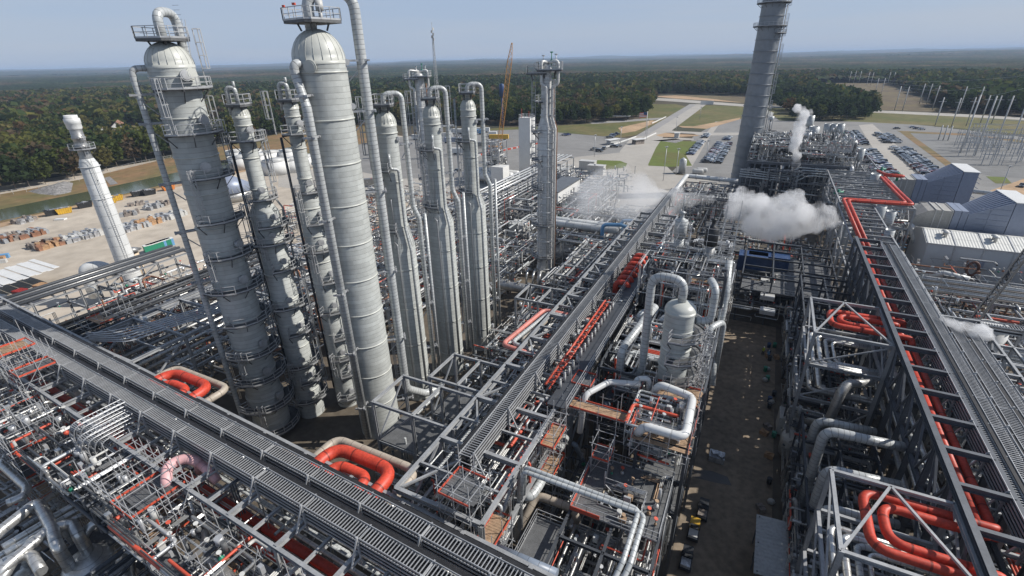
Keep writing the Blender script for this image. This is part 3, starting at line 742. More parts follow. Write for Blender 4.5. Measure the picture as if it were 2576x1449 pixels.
# ---- the three cone-shouldered towers
def coned(label,a,d,x0,y0,sl,rt_,rw,ytop,ytan,yc0,yc1,yarch,yp,yjog,yn):
    Z=lambda y:zat(x0+(y-y0)*sl,y,d)
    t,c,rad=vessel_tower('column',label,'tower',a,d,[(rw,0),(rw,Z(yc1)),(rt_,Z(yc0)),(rt_,Z(ytan))],Z(ytop)-Z(ytan),6.5,group=None)
    b=MB();k1,k2=Z(yc1),Z(yc0)
    for k in range(24):
        an=2*PI*k/24;b.bar((c.x+(rw+.02)*math.cos(an),c.y+(rw+.02)*math.sin(an),k1),(c.x+(rt_+.02)*math.cos(an),c.y+(rt_+.02)*math.sin(an),k2),.05,.04)
    b.build('cone_seam','galvlt',t)
    b=MB();o1=rt_+1.05;o2=rw+.95;za=Z(yarch)
    b.tube([c+Vector((0,0,Z(ytop)-.2)),c+Vector((0,0,za)),at(a,d,o1,-.3)+Vector((0,0,za)),at(a,d,o1,-.3)+Vector((0,0,Z(yjog))),at(a,d,o2,-.2)+Vector((0,0,Z(yjog)-1.9)),at(a,d,o2,-.2)+Vector((0,0,4))],.36,12,.95);b.build('overhead_pipe','lag',t)
    b=MB()
    for z,o in((Z(yn)-1,o1),(Z(yn)-8.,o1),(Z(yn)-13.5,o1),(Z(yjog)-8,o2),(Z(yjog)-16,o2),(Z(yjog)-24,o2)):
        if z>2: bracket(b,at(a,d,(rt_ if o==o1 else rw)-.2,-.1),at(a,d,o,-.3),z,.55)
    b.build('pipe_support','galvlt',t)
    b=MB();zn=Z(yn)-2.2;f1=rt_*.55
    b.tube([at(a,d,-.1,rt_-.2)+Vector((0,0,zn)),at(a,d,-.15,rt_+.5)+Vector((0,0,zn)),at(a,d,-.15,rt_+.5)+Vector((0,0,zn-1.7)),at(a,d,.9,rt_+.25)+Vector((0,0,zn-1.9)),at(a,d,.9,rt_+.25)+Vector((0,0,k2)),at(a,d,1.35,rw+.2)+Vector((0,0,k1-.3)),at(a,d,1.35,rw+.2)+Vector((0,0,3))],.2,10,.45);b.build('side_pipe','lag',t)
    b=MB();b.tube([at(a,d,-.55,rt_)+Vector((0,0,zn-6)),at(a,d,-.6,rt_+.2)+Vector((0,0,zn-6.1)),at(a,d,-.6,rt_+.2)+Vector((0,0,k2+.6))],.07,6,.2)
    b.tube([at(a,d,-.9,rw-.4)+Vector((0,0,k1+.9)),at(a,d,-.5,rw+.25)+Vector((0,0,k1+.7)),at(a,d,-.5,rw+.25)+Vector((0,0,3))],.09,6,.3);b.build('drain_line','galvlt',t)
    b=MB();b.tube([at(a,d,-rt_-.9,-.9)+Vector((0,0,Z(yp)-1)),at(a,d,-rt_-.9,-.9)+Vector((0,0,2))],.16,8);b.tube([at(a,d,rw+1.9,-1.2)+Vector((0,0,k1+4)),at(a,d,rw+1.9,-1.2)+Vector((0,0,2))],.24,8);b.build('riser','lag',t)
    sqplat(t,c,Z(yp),1.25,math.radians(30),1.25,1.1,.2)
    pz=[Z(yn)-4.2,k1+2.6,k1-14]
    for z in pz[:2]: ringplat(t,c.x,c.y,rad(z),rad(z)+1.25,185,300,z)
    lad(t,c,rad,215,pz[0],Z(yp)+1,.6);lad(t,c,rad,250,pz[1],pz[0]+1,.6,True);lad(t,c,rad,235,2,pz[1]+1,.6,True)
    b=MB();p=at(a,d,rt_-.1,.6)+Vector((0,0,Z(ytan)-2.0));b.rbox(p.x,p.y,p.z,.5,.5,.6,.4);b.disc(p,(.6,-.5,0),.2,.5,10);b.build('lifting_lug','galvlt',t)
    return t
coned('nearest of the three cone-shouldered grey towers, just right of the widest tower',-40.4,71.,975,280,.148,1.36,2.12,278,310,562,612,236,262,522,345)
coned('middle one of the three cone-shouldered grey towers',-35.45,77.,1088,262,.11,1.25,2.12,262,290,515,553,222,246,480,300)
coned('farthest of the three cone-shouldered grey towers, in front of the big car lot',-31.4,84.5,1178,247,.075,1.25,2.15,247,272,482,513,212,232,440,285)
# ---- bright metal tower
def steeltower(label,a,d,x0,y0,sl,rt_,rw,ytan,yc0,yc1,pls,zb,loops,k=1):
    Z=lambda y:zat(x0+(y-y0)*sl,y,d)
    t,c,rad=vessel_tower('metal_column',label,'tower',a,d,[(rw,zb),(rw,Z(yc1)),(rt_,Z(yc0)),(rt_,Z(ytan))],.8,2.6,'cladsteel','cladsteel')
    g=MB();z=zb+2
    while z<Z(ytan): q=rad(z);g.lathe(c.x,c.y,[(q-.05,z-.12),(q+.2,z-.08),(q+.2,z+.08),(q-.05,z+.12)],28,0,cap=False);z+=3.4
    g.build('stiffener_ring','white_lag',t)
    for (y,a0,a1) in pls: z=Z(y);ringplat(t,c.x,c.y,rad(z),rad(z)+1.4,a0,a1,z)
    zt=Z(ytan)
    sqplat(t,at(a,d,.6),zt-.2,2.5,math.radians(25),1.4,1.6,.1);sqplat(t,at(a,d,-2.),zt-.8,2.0,math.radians(25),1.3,1.4,.1)
    b=MB()
    for (r1,tw,zz,ro) in loops:
        b.tube([at(a,d,.2,.0)+Vector((0,0,zt+1.)),at(a,d,r1*1.8,tw)+Vector((0,0,zt+1.4)),at(a,d,r1*1.8,tw)+Vector((0,0,zt-2.8)),at(a,d,ro,tw)+Vector((0,0,zt-3.4)),at(a,d,ro,tw)+Vector((0,0,Z(yc0))),at(a,d,ro+(rw-rt_)*(1 if r1>0 else .6),tw+.3)+Vector((0,0,Z(yc1))),at(a,d,ro+(rw-rt_)*(1 if r1>0 else .6),tw+.3)+Vector((0,0,zb))],.30,10,.7)
    b.build('overhead_pipe','cladsteel',t)
    b=MB();b.tube([at(a,d,rt_+.5,.9)+Vector((0,0,zt-2)),at(a,d,rt_+.5,.9)+Vector((0,0,Z(yc0))),at(a,d,rw+.6,.9)+Vector((0,0,Z(yc1))),at(a,d,rw+.6,.9)+Vector((0,0,zb))],.12,8,.3);b.build('side_pipe','rust',t)
    lad(t,c,rad,200,Z(yc1)-14,Z(ytan)-.5,.5);lad(t,c,rad,265,zb+3,Z(yc1)-8,.5);lad(t,c,rad,330,zb+8,Z(ytan)-2,.4)
    for k,(m,zz,rr) in enumerate((('green',1.6,1.0),('galvlt',1.2,1.9),('galvlt',1.0,-.6))):
        b=MB();p=at(a,d,rr,.1)+Vector((0,0,zt+.4));b.tube([p,p+Vector((0,0,zz+1))],.09,6);b.ball(p+Vector((0,0,.9)),.36,0,8);b.tube([p+Vector((-.3,0,zz+.9)),p+Vector((.3,0,zz+.9))],.12,6);b.build('relief_valve',m,t)
    return t
steeltower('bright metal clad tower with looping pipes at its head, alone right of the cone-shouldered towers',-22.8,107.,1375,200,.0,1.02,1.72,172,292,322,((172,100,250),(255,120,250),(330,130,260),(400,160,270),(470,150,280),(560,200,330),(640,150,330)),2,((-.55,1.2,0,.0),(1.3,.9,0,1.2)))
steeltower('metal tower with hoop pipes and orange scaffold on top, behind the cone-shouldered towers',-36.4,150.,1052,180,.0,1.25,1.6,190,300,318,((330,100,260),(450,100,260)),4,((-1.5,1.,0,-1.6),(1.35,.6,0,1.5)))
# ---- white stack, vent, big chimney
a,d=-67.1,143.;Z=lambda y:zat(160+(y-300)*.393,y,d);c=at(a,d)
t=thing('exhaust_stack','white tapered exhaust stack with a grey flared top standing in front of the sandy yard','stack',(c.x,c.y,0))
b=MB();b.lathe(c.x,c.y,[(2.1,0),(2.1,4),(1.72,Z(415)),(1.25,Z(400))],28,0,cap=False);b.build('shell','white_lag',t)
b=MB();b.lathe(c.x,c.y,[(1.18,Z(400)),(1.1,Z(385)),(1.1,Z(372)),(1.25,Z(371)),(1.25,Z(369)),(1.12,Z(367)),(1.12,Z(352)),(1.3,Z(350)),(1.3,Z(347)),(1.12,Z(345)),(1.12,Z(326))],24,0,cap=False);b.build('neck','dullsteel',t)
b=MB();b.lathe(c.x,c.y,[(1.2,Z(327)),(1.34,Z(322)),(1.34,Z(313)),(1.42,Z(312)),(1.42,Z(300)),(1.2,Z(298)),(1.2,Z(291)),(1.05,Z(291)),(1.05,Z(300))],24,0,cap=False);b.build('cap','white_lag',t)
b=MB()
for z in(Z(420),Z(500),Z(570),Z(640),4.2): b.lathe(c.x,c.y,[(1.8,z-.1),(2.0 if z>10 else 2.2,z),(1.8,z+.1)],28,0,cap=False)
b.build('stiffener_ring','white_lag',t)
ringplat(t,c.x,c.y,1.12,2.4,-170,120,Z(376));rad=lambda z:1.9
lad(t,c,rad,-12,3,Z(376)+1,.1,False);lad(t,c,lambda z:1.3,0,Z(376),Z(340),.1,True)
b=MB()
for k in range(14): z=5+k*1.9;an=math.radians(-31+(-20,25)[k%2]);b.ball((c.x+1.85*math.cos(an),c.y+1.85*math.sin(an),z),.1,0,6)
b.build('test_port','dullsteel',t)
b=MB();p=c+Vector((0,0,0));b.tube([at(a,d,-2.,-2)+Vector((0,0,7)),at(a,d,-5,-3)+Vector((0,0,9.5)),at(a,d,-8,-4)+Vector((0,0,9.5)),at(a,d,-8,-4)+Vector((0,0,2))],1.3,14,2.5);b.build('inlet_duct','white_lag',t)
c=V(372,735,150);c.z=0;z0=V(345,622,150).z
a=math.degrees(math.atan2(c.x,c.y))
t=thing('vent_stack','short beige vent with a flat conical grey rain hood beside the white stack','vent',(c.x,c.y,0))
b=MB();b.lathe(c.x,c.y,[(1.35,0),(1.35,z0-9),(1.25,z0-9)],20,0,cap=False);b.build('base','dullsteel',t)
b=MB();b.lathe(c.x,c.y,[(1.12,z0-9),(1.12,z0-1.2)],20,0);b.build('pipe','beige',t)
b=MB();b.lathe(c.x,c.y,[(1.0,z0-1.2),(1.0,z0-.6),(2.0,z0-.45),(.05,z0+.4)],20,0);b.build('hood','dullsteel',t)
a,d=-1.42,220.;c=at(a,d);Z=lambda y:zat(1930,y,d)
t=thing('chimney','tall dark grey banded steel chimney with railed gallery, cut by the top edge','chimney',(c.x,c.y,0))
b=MB();b.lathe(c.x,c.y,[(4.7,0),(4.45,12),(4.05,45),(3.85,86)],40,0,cap=False);b.build('shell','chimney',t)
b=MB();z=4
while z<86: r=4.75-.92*min(1,z/60)*.75;r={True:4.7-(.25*z/12),False:4.45-(.6*(z-12)/74)}[z<12];b.lathe(c.x,c.y,[(r-.05,z-.1),(r+.22,z-.05),(r+.22,z+.05),(r-.05,z+.1)],40,0,cap=False);z+=3.75
b.build('stiffener_ring','chimney',t)
ringplat(t,c.x,c.y,3.95,5.6,-180,180,Z(66));ringplat(t,c.x,c.y,3.9,5.6,-180,180,Z(8));ringplat(t,c.x,c.y,3.95,5.7,-60,40,Z(84))
rad=lambda z:4.6
for k in range(7): lad(t,c,rad,-12,8+k*9.5,8+k*9.5+9,.3)
for an in(-5,5):
    b=MB();q=math.radians(an);b.tube([(c.x+4.9*math.cos(q),c.y+4.9*math.sin(q),4),(c.x+4.3*math.cos(q),c.y+4.3*math.sin(q),86)],.16,6);b.build('conduit','galv',t)
# ================================================================ pipe racks and structures
def PX(ax,a,b,z): return Vector((a,b,z)) if ax=='x' else Vector((b,a,z))
def rack(label,ax,a0,a1,b0,b1,levels,step,m='galv',cs=.35,brace=True,topdiag=False,name='pipe_rack',group=None,sub=3):
    c=PX(ax,(a0+a1)/2,(b0+b1)/2,0);t=thing(name,label,'pipe rack',tuple(c),group)
    n=max(1,round((a1-a0)/step));st=(a1-a0)/n
    fb=MB();zt=levels[0]
    for b in(b0,b1): fb.ibeam(PX(ax,a0,b,0),PX(ax,a0,b,zt),cs,cs)
    for z in levels: fb.ibeam(PX(ax,a0,b0,z),PX(ax,a0,b1,z),cs*.9,cs*1.3)
    first=fb.build('portal_frame',m,t)
    for k in range(1,n+1):
        o=first.copy();COL.objects.link(o);o.parent=t;o.location=PX(ax,st*k,0,0)
    for b in(b0,b1):
        for z in levels[:2]:
            g=MB();g.ibeam(PX(ax,a0,b,z-.02),PX(ax,a1,b,z-.02),cs*.8,cs*1.05);g.build('long_beam',m,t)
    if sub>1:   # intermediate pipe supports between the frames
        g=MB();g.ibeam(PX(ax,a0+st/sub,b0,levels[0]-.05),PX(ax,a0+st/sub,b1,levels[0]-.05),.2,.28);cb=g.build('cross_beam',m,t)
        for k in range(n):
            for j in range(1,sub):
                if k or j>1: o=cb.copy();COL.objects.link(o);o.parent=t;o.location=PX(ax,st*(k+(j-1)/sub),0,0)
    if brace:
        for k in range(0,n,3):
            for b in(b0,b1):
                g=MB()
                for z0,z1 in zip(levels[1:]+[0],levels): g.bar(PX(ax,a0+st*k,b,z0),PX(ax,a0+st*(k+1),b,z1),.2)
                g.build('brace',m,t)
    if topdiag:
        for k in range(0,n,2):
            g=MB();mid=a0+st*(k+1)
            g.bar(PX(ax,a0+st*k,b0,zt-.1),PX(ax,mid,(b0+b1)/2,zt-.1),.2);g.bar(PX(ax,min(a1,a0+st*(k+2)),b0,zt-.1),PX(ax,mid,(b0+b1)/2,zt-.1),.2);g.build('brace',m,t)
    return t
def traystack(label,ax,a0,a1,b,wd,z,tiers,gap,step,group='cable tray stacks on the pipe racks',dark=True,side=1):
    c=PX(ax,(a0+a1)/2,b,z-gap*tiers);t=thing('cable_tray_stack',label,'cable trays',tuple(c),group)
    for k in range(tiers):
        g=MB();zz=z-gap*k
        for s in(-1,1): g.bar(PX(ax,a0,b+s*wd/2,zz),PX(ax,a1,b+s*wd/2,zz),.05,.16)
        if k==0:
            n=int((a1-a0)/.29)
            for j in range(n): a=a0+(j+.5)*.29;g.bar(PX(ax,a,b-wd/2,zz-.03),PX(ax,a,b+wd/2,zz-.03),.06,.06)
        o=g.build('cable_tray','galvlt',t)
        if dark and (k>0 or True):
            g=MB();rr=random.Random(k)
            if k==0: g.bar(PX(ax,a0,b-side*(wd*.5+.24),zz-.06),PX(ax,a1,b-side*(wd*.5+.24),zz-.06),.34,.1)
            else:
                for j in range(3): o2=(-.3+.3*j)*wd;g.bar(PX(ax,a0,b+o2,zz-.02),PX(ax,a1,b+o2,zz-.02),wd*.26,.12)
            PLOC[o.name]=PLOC[t.name];g.build('cable','cable',o)
    g=MB();H2=gap*tiers+.5
    g.bar(PX(ax,a0+.5,b+side*(wd/2+.12),z-H2),PX(ax,a0+.5,b+side*(wd/2+.12),z+.25),.14,.14)
    g.bar(PX(ax,a0+.5,b-side*(wd/2+.1),z-H2),PX(ax,a0+.5,b-side*(wd/2+.1),z),.12,.12)
    for k in range(tiers): g.bar(PX(ax,a0+.5,b-wd/2-.1,z-gap*k-.14),PX(ax,a0+.5,b+wd/2+.25,z-gap*k-.14),.1,.08)
    g.bar(PX(ax,a0+.5,b+side*(wd/2+.12),z+.1),PX(ax,a0+.5,b+side*(wd/2+1.0),z-H2*.75),.12,.12)
    g.bar(PX(ax,a0+.5,b+side*(wd/2),z-H2*.75),PX(ax,a0+.5,b+side*(wd/2+1.1),z-H2*.75),.14,.14)
    f=g.build('support_post','galvlt',t);n=int((a1-a0-1)/step)
    for k in range(1,n+1):
        o=f.copy();COL.objects.link(o);o.parent=t;o.location=PX(ax,step*k,0,0)
    return t
def run(ax,a0,a1,b,z,r,m,label,group,drops=(),n=8,bend=.8):
    P=[PX(ax,a0,b,z),PX(ax,a1,b,z)]
    if 0 in drops: P=[PX(ax,a0,b,z-6)]+P
    if 1 in drops: P=P+[PX(ax,a1,b,z-6)]
    return pipe_thing('pipe',P,r,m,label,'pipe',group,bend,n)
def structure(label,x0,x1,y0,y1,levels,nx=2,ny=2,decks=None,m='frame',rails=True,name='steel_structure',cat='steel structure',group=None,cs=.3,holes=0,deckm='deck',toe=None,brace=True,z0=0):
    t=thing(name,label,cat,((x0+x1)/2,(y0+y1)/2,z0),group);zt=max(levels)
    xs=[x0+(x1-x0)*i/nx for i in range(nx+1)];ys=[y0+(y1-y0)*i/ny for i in range(ny+1)]
    first=None
    g=MB();g.ibeam((x0,y0,z0),(x0,y0,zt),cs,cs);first=g.build('column',m,t)
    for i,x in enumerate(xs):
        for j,y in enumerate(ys):
            if i==0 and j==0: continue
            o=first.copy();COL.objects.link(o);o.parent=t;o.location=(x-x0,y-y0,0)
    for z in levels:
        g=MB()
        for y in ys: g.ibeam((x0,y,z-.2),(x1,y,z-.2),cs*.8,cs*1.1)
        for x in xs: g.ibeam((x,y0,z-.2),(x,y1,z-.2),cs*.8,cs*1.1)
        g.build('floor_beam',m,t)
    rr=random.Random(int(x0*7+y0*3))
    for z in (decks if decks is not None else levels):
        g=MB()
        for i in range(nx):
            for j in range(ny):
                if rr.random()<holes: continue
                g.box(xs[i]+.01,xs[i+1]-.01,ys[j]+.01,ys[j+1]-.01,z+.02,z+.08)
        dk=g.build('deck',deckm,t)
        if dk and rails:
            PLOC[dk.name]=PLOC[t.name];g=MB();rail(g,[(x0,y0,z+.08),(x1,y0,z+.08),(x1,y1,z+.08),(x0,y1,z+.08)],1.1,closed=True,w=.05);g.build('handrail','galvlt' ,dk)
            if toe:
                g=MB()
                for a,b in(((x0,y0),(x1,y0)),((x1,y0),(x1,y1)),((x1,y1),(x0,y1)),((x0,y1),(x0,y0))): g.bar((a[0],a[1],z+.2),(b[0],b[1],z+.2),.07,.36)
                g.build('toe_board',toe,dk)
    if brace:
        lv=[z0]+sorted(levels)
        for a,b in zip(lv,lv[1:]):
            for (p,q) in(((x0,y0),(xs[1],y0)),((x1,y0),(x1,ys[1])),((x0,ys[-2]),(x0,y1))):
                g=MB();g.bar((p[0],p[1],a),(q[0],q[1],b-.3),.16);g.build('brace',m,t)
    return t
def scaffold(label,x0,x1,y0,y1,z0,z1,planks=(),toe='redpaint',group='tube scaffolds around the process units',sx=1.8,sy=1.8,seed=0,full=False):
    rr=random.Random(seed);t=thing('scaffold',label,'scaffold',((x0+x1)/2,(y0+y1)/2,z0),group)
    nx=max(1,round((x1-x0)/sx));ny=max(1,round((y1-y0)/sy));g=MB()
    xs=[x0+(x1-x0)*i/nx for i in range(nx+1)];ys=[y0+(y1-y0)*i/ny for i in range(ny+1)]
    for x in xs:
        for y in ys: g.bar((x,y,z0),(x,y,z1+rr.uniform(.2,1.6)),.055)
    z=z0+1.8
    while z<=z1+.1:
        for x in xs: g.bar((x,y0-.3,z),(x,y1+.3,z),.05)
        for y in ys: g.bar((x0-.3,y,z+.06),(x1+.3,y,z+.06),.05);
        for y in(y0,y1): g.bar((x0,y,z-.8),(x1,y,z-.8),.045)
        z+=1.9
    g.bar((x0,y0,z0),(xs[min(1,nx)],y0,z0+3.6),.05);g.bar((x1,y0,z0+1),(x1,y1,z1),.05)
    g.build('pole','galvlt',t)
    for z in planks:
        LX=(x1-x0);LY=(y1-y0);f=rr.uniform(.3,.5) if max(LX,LY)>4.2 and not full else 1;u=rr.random()
        X0,X1,Y0,Y1=(x0+LX*(1-f)*u,x0+LX*(1-f)*u+LX*f,y0,y1) if LX>LY else (x0,x1,y0+LY*(1-f)*u,y0+LY*(1-f)*u+LY*f)
        g=MB();w=.26;k=int((Y1-Y0)/w)
        for j in range(k):
            if rr.random()<.12: continue
            o=rr.uniform(-.15,.25);g.box(X0-.1+o,X1+o,Y0+j*w,Y0+j*w+w*.92,z,z+.045+rr.uniform(0,.02))
        p=g.build('plank','wood' if rr.random()<.75 else 'deck',t)
        if toe:
            g=MB()
            for a,b in(((X0,Y0),(X1,Y0)),((X1,Y0),(X1,Y1)),((X1,Y1),(X0,Y1)),((X0,Y1),(X0,Y0))):
                if rr.random()<.8: g.bar((a[0],a[1],z+.16),(b[0],b[1],z+.16),.05,.2)
            if g.v:g.build('toe_board',toe,t)
    return t
def tangle(label,x0,x1,y0,y1,z0,z1,n,seed,mats=('steel','lag','galvlt','dullsteel'),rmax=.22,bits=30,red=.06,rmin=.05):
    "the fine pipework, conduits and valves nobody could count"
    rr=random.Random(seed);b=MB();M=list(mats)+['redpaint','green','framedk','dullsteel'];k0=len(mats)
    U=lambda a,c:rr.uniform(min(a,c),max(a,c))
    lanes=[rr.uniform(z0,z1) for _ in range(5)]
    for _ in range(n):
        r=rmin+(rmax-rmin)*rr.random()**2.5;p=Vector((U(x0,x1),U(y0,y1),rr.choice(lanes)+rr.uniform(-.4,.4)));P=[p];ax=rr.choice('xyxyz')
        for s in range(rr.choice((1,2,2,3,4))):
            q=P[-1].copy()
            if ax=='x': q.x=min(x1,max(x0,q.x+rr.choice((-1,1))*rr.uniform(1.5,9)))
            elif ax=='y': q.y=min(y1,max(y0,q.y+rr.choice((-1,1))*rr.uniform(1.5,9)))
            else: q.z=U(z0,z1)
            P.append(q);ax=rr.choice([c for c in 'xyz' if c!=ax])
        mi=k0 if rr.random()<red*.55 else (k0+2+rr.randrange(2) if rr.random()<.33 else rr.randrange(k0))
        reps=rr.choice((1,1,1,2,3)) if r<.12 else 1
        for i in range(reps):
            o=Vector((i*r*2.6,i*r*2.6,i*.02));b.tube([a+o for a in P],r,6 if r>.09 else 4,r*2.5,mi,False)
    for _ in range(bits):   # valves, boxes, lamps
        p=Vector((U(x0,x1),U(y0,y1),U(z0,z1)));t=rr.random()
        if t<.35:
            b.ball(p,rr.uniform(.12,.3),rr.randrange(len(M)),6);b.bar(p,p+Vector((0,0,.7)),.06,m=2);b.tube([p+Vector((-.01,0,.7)),p+Vector((0,0,.74))],.2,8,0,k0 if rr.random()<.3 else 2)
        elif t<.7: b.rbox(p.x,p.y,p.z,rr.uniform(.2,.7),rr.uniform(.15,.5),rr.uniform(.3,.8),0,rr.randrange(k0))
        else: b.tube([p,p+Vector((0,0,rr.uniform(.5,1.8)))],rr.uniform(.1,.35),8,0,rr.randrange(k0))
    return tag(b.build('small_piping',M),label,'small piping',kind='stuff')
def drum_thing(label,p,q,r,m,name='drum',cat='vessel',group=None,saddles=True,nozz=3,seed=0):
    p=Vector(p);q=Vector(q);t=thing(name,label,cat,tuple((p+q)/2-Vector((0,0,r))),group);b=MB();b.drum(p,q,r,18);b.build('shell',m,t)
    d=(q-p).normalized();L=(q-p).length
    if abs(d.z)<.5:
        if saddles:
            for f in(.22,.78):
                b=MB();c=p+(q-p)*f;s=Vector((-d.y,d.x,0));b.quadbox(c-Vector((0,0,r*1.0)),d*.15,s*r*.8,Vector((0,0,r*.45)));b.build('saddle','concrete',t)
        b=MB()
        for k in range(nozz):
            c=p+(q-p)*((k+.7)/(nozz+.4))+Vector((0,0,r*.95));b.tube([c,c+Vector((0,0,.4))],r*.2,10);b.tube([c+Vector((0,0,.4)),c+Vector((0,0,.5))],r*.3,10)
        b.build('nozzle',m,t)
    return t
# ---------------------------------------------------------------- the long rack in front of the towers (along X)
LA='long pipe rack in front of the towers'
rack('long two-storey grey pipe rack crossing the foreground in front of the towers','x',-112,14,16.0,24.0,[18.4,14.2,9.6],6,'galv',.38,topdiag=False,sub=2)
traystack('ladder cable trays stacked on the near side of the long foreground rack','x',-112,12,19.2,1.2,20.5,5,.42,6,side=-1)
traystack('ladder cable trays stacked on the tower side of the long foreground rack','x',-96,12,21.5,1.2,20.6,5,.42,6,side=-1)
for k,(y,r,m,z) in enumerate(((17.0,.5,'red',14.9),(18.2,.44,'red',14.9))):
    run('x',-105,8,y,z,r,m,'thick orange-red pipe running inside the long foreground rack','orange-red pipes inside the long foreground rack',n=14)
for k,(y,r,m) in enumerate(((19.2,.2,'steel'),(19.9,.16,'lag'),(20.6,.22,'steel'),(21.4,.3,'lag'),(22.2,.15,'steel'),(22.8,.2,'dullsteel'))):
    run('x',-110,10,y,14.6,r,m,'bright narrow pipe on the middle storey of the long foreground rack','narrow pipes on the middle storey of the long foreground rack')
for k in range(8):
    run('x',-110,10,16.4+k*.95,10.0,(.3,.16,.22,.4,.14,.2,.3,.18)[k],('dullsteel','steel','lag','tan')[k%4],'pipe on the lowest storey of the long foreground rack','pipes on the lowest storey of the long foreground rack')
def uloop(y_or_x,ax,base,ext,s0,s1,z,r,m,label,group=None,bend=1.2,drop=None):
    "expansion loop: leaves the rack at base, runs out to ext, returns; s0..s1 along the rack"
    P=[PX(ax,s0,base,z),PX(ax,s0,ext,z),PX(ax,s1,ext,z),PX(ax,s1,base,z)]
    if drop: P=[P[0]-Vector((0,0,drop))]+P+[P[-1]-Vector((0,0,drop))]
    return pipe_thing('expansion_loop',P,r,m,label,'pipe loop',group,bend,16)
uloop(0,'x',22.5,26.7,-60.9,-50.9,18.0,.40,'tan','tan outer expansion loop below the leftmost dome tower')
uloop(0,'x',21,25.6,-59.4,-52.3,18.5,.56,'red','thick orange-red middle expansion loop below the leftmost dome tower',bend=1.6)
uloop(0,'x',21,24.1,-57.6,-54.1,18.5,.5,'red','orange-red inner expansion loop below the leftmost dome tower',bend=1.1)
uloop(0,'x',21.5,25.8,-33.2,-23.3,18.0,.42,'tan','tan outer expansion loop below the widest tower')
uloop(0,'x',20,24.5,-31.9,-24.8,18.5,.6,'red','thick orange-red middle expansion loop below the widest tower',bend=1.7)
uloop(0,'x',20,22.9,-30.1,-26.4,18.5,.52,'red','orange-red inner expansion loop below the widest tower',bend=1.1)
pipe_thing('pipe_bend',[G(430,1262,15),G(418,1215,18.6),G(420,1172,19),G(462,1152,19),G(500,1160,18.8),G(505,1185,17)],.46,'pink','pale pink pipe bend among the scaffolding tubes by the near tray stack','pipe',bend=1.8,n=16)
pipe_thing('pipe_bend',[G(505,1168,18.4),G(528,1188,18.4),G(548,1212,17.6)],.42,'pink','short pale pink pipe stub beside the pink bend','pipe',bend=1.2,n=14)
# bent tray ladders that drop off the rack
def tray_drop(label,x,y0,y1,z,n=7,zlow=2,w=.9,horiz=5.):
    t=thing('cable_ladder',label,'cable trays',(x,y0,zlow));
    for k in range(n):
        g=MB();o=k*.42
        g2=[Vector((x+o*.0,y1,z-o)),Vector((x,y0+o,z-o)),Vector((x-.4,y0+o-.3,z-o-1.2)),Vector((x-.4,y0+o-.3,zlow))]
        for s in(0,w): g.tube([p+Vector((s,0,0)) for p in g2],.05,4,.9)
        F=fillet(g2,.9);L=0
        for a,b in zip(F,F[1:]):
            m_=max(1,int((b-a).length/.35))
            for j in range(m_): q=a+(b-a)*(j/m_);g.bar(q,q+Vector((w,0,0)),.06)
        g.build('cable_tray','galvlt',t)
    return t
tray_drop('nested bent cable ladders curving down off the near side of the foreground rack',-55.6,14.2,18.6,20.6,6)
tray_drop('second set of nested cable ladders dropping beside the first off the foreground rack',-54.2,14.0,18.4,19.8,5)
# fan of parallel trays rising behind the rack by the leftmost column
t=thing('cable_ladder','fan of parallel cable ladders bending away behind the long foreground rack','cable trays',(-76,26,15))
for k in range(6):
    g=MB();o=k*.95
    P=[Vector((-78+o*.2,24.2,19.6-k*.18)),Vector((-74.5+o*.8,25.4+o*.1,20.2-k*.15)),Vector((-71.5+o*.5,29+o*.5,20.4-k*.15)),Vector((-68+o*.4,41,20.4-k*.15))]
    for s in(0,.55): g.tube([p+Vector((s*.6,s*.6,0)) for p in P],.07,4,1.)
    g.build('cable_tray','galvlt',t)
# ---------------------------------------------------------------- rack running away between the units (along Y, X -23..-14)
rack('open-bayed pipe rack running away from the foreground rack, left of the steel modules','y',22.6,112,-23.1,-14.7,[19,14.4,9.8],6.7,'galv',.4,topdiag=True,sub=2)
traystack('ladder cable trays stacked along the middle of the rack that runs away from the viewer','y',27,132,-18.8,1.15,20.6,5,.42,6.7,side=1)
for k,(x,r,m,z) in enumerate(((-21.9,.2,'steel',15),(-21.2,.3,'lag',15.6),(-20.4,.16,'steel',15.6),(-16.2,.25,'lag',15.6),(-15.3,.3,'dullsteel',15.6),(-21.6,.35,'dullsteel',10.6),(-20,.3,'steel',10.6),(-18.6,.25,'lag',10.6),(-17,.4,'tan',10.6),(-15.6,.3,'steel',10.6))):
    run('y',26,108,x,z,r,m,'pipe laid lengthwise on the lower storeys of the rack running away','pipes on the lower storeys of the rack running away')
t=thing('walkway','dark grating walkway with handrails beside the tray rack between the modules','walkway',(-14.4,58,19.5))
g=MB();g.box(-15.6,-13.4,38,84,19.4,19.5);d=g.build('deck','framedk',t);g=MB();rail(g,[(-13.5,38,19.5),(-13.5,84,19.5)],1.1);rail(g,[(-15.5,84,19.5),(-15.5,62,19.5)],1.1);g.build('handrail','galvlt',t)
for k,y0_ in enumerate((41,)):
    t=thing('spray_manifold','row of small red sprinkler branches and valves along the grating walkway','manifold',(-16.3,50,19.6));
    g=MB();g.tube([(-16.6,40,20.3),(-16.6,62,20.3)],.14,8);g.tube([(-16.2,40,19.8),(-16.2,62,19.8)],.1,8)
    for j in range(30):
        y=40.4+j*.72;g.bar((-16.6,y,20.3),(-15.7,y+.1,20.5+.2*(j%3)),.07);g.ball((-15.9,y,20.6+.2*(j%2)),.14,0,6)
    g.build('red_pipe','redpaint',t)
    g=MB()
    for j in range(16): y=41+j*1.35;g.tube([(-15.3,y,19.6),(-15.3,y,20.5)],.15,8);g.ball((-15.3,y,20.6),.15,0,6)
    g.build('valve','offwhite',t)
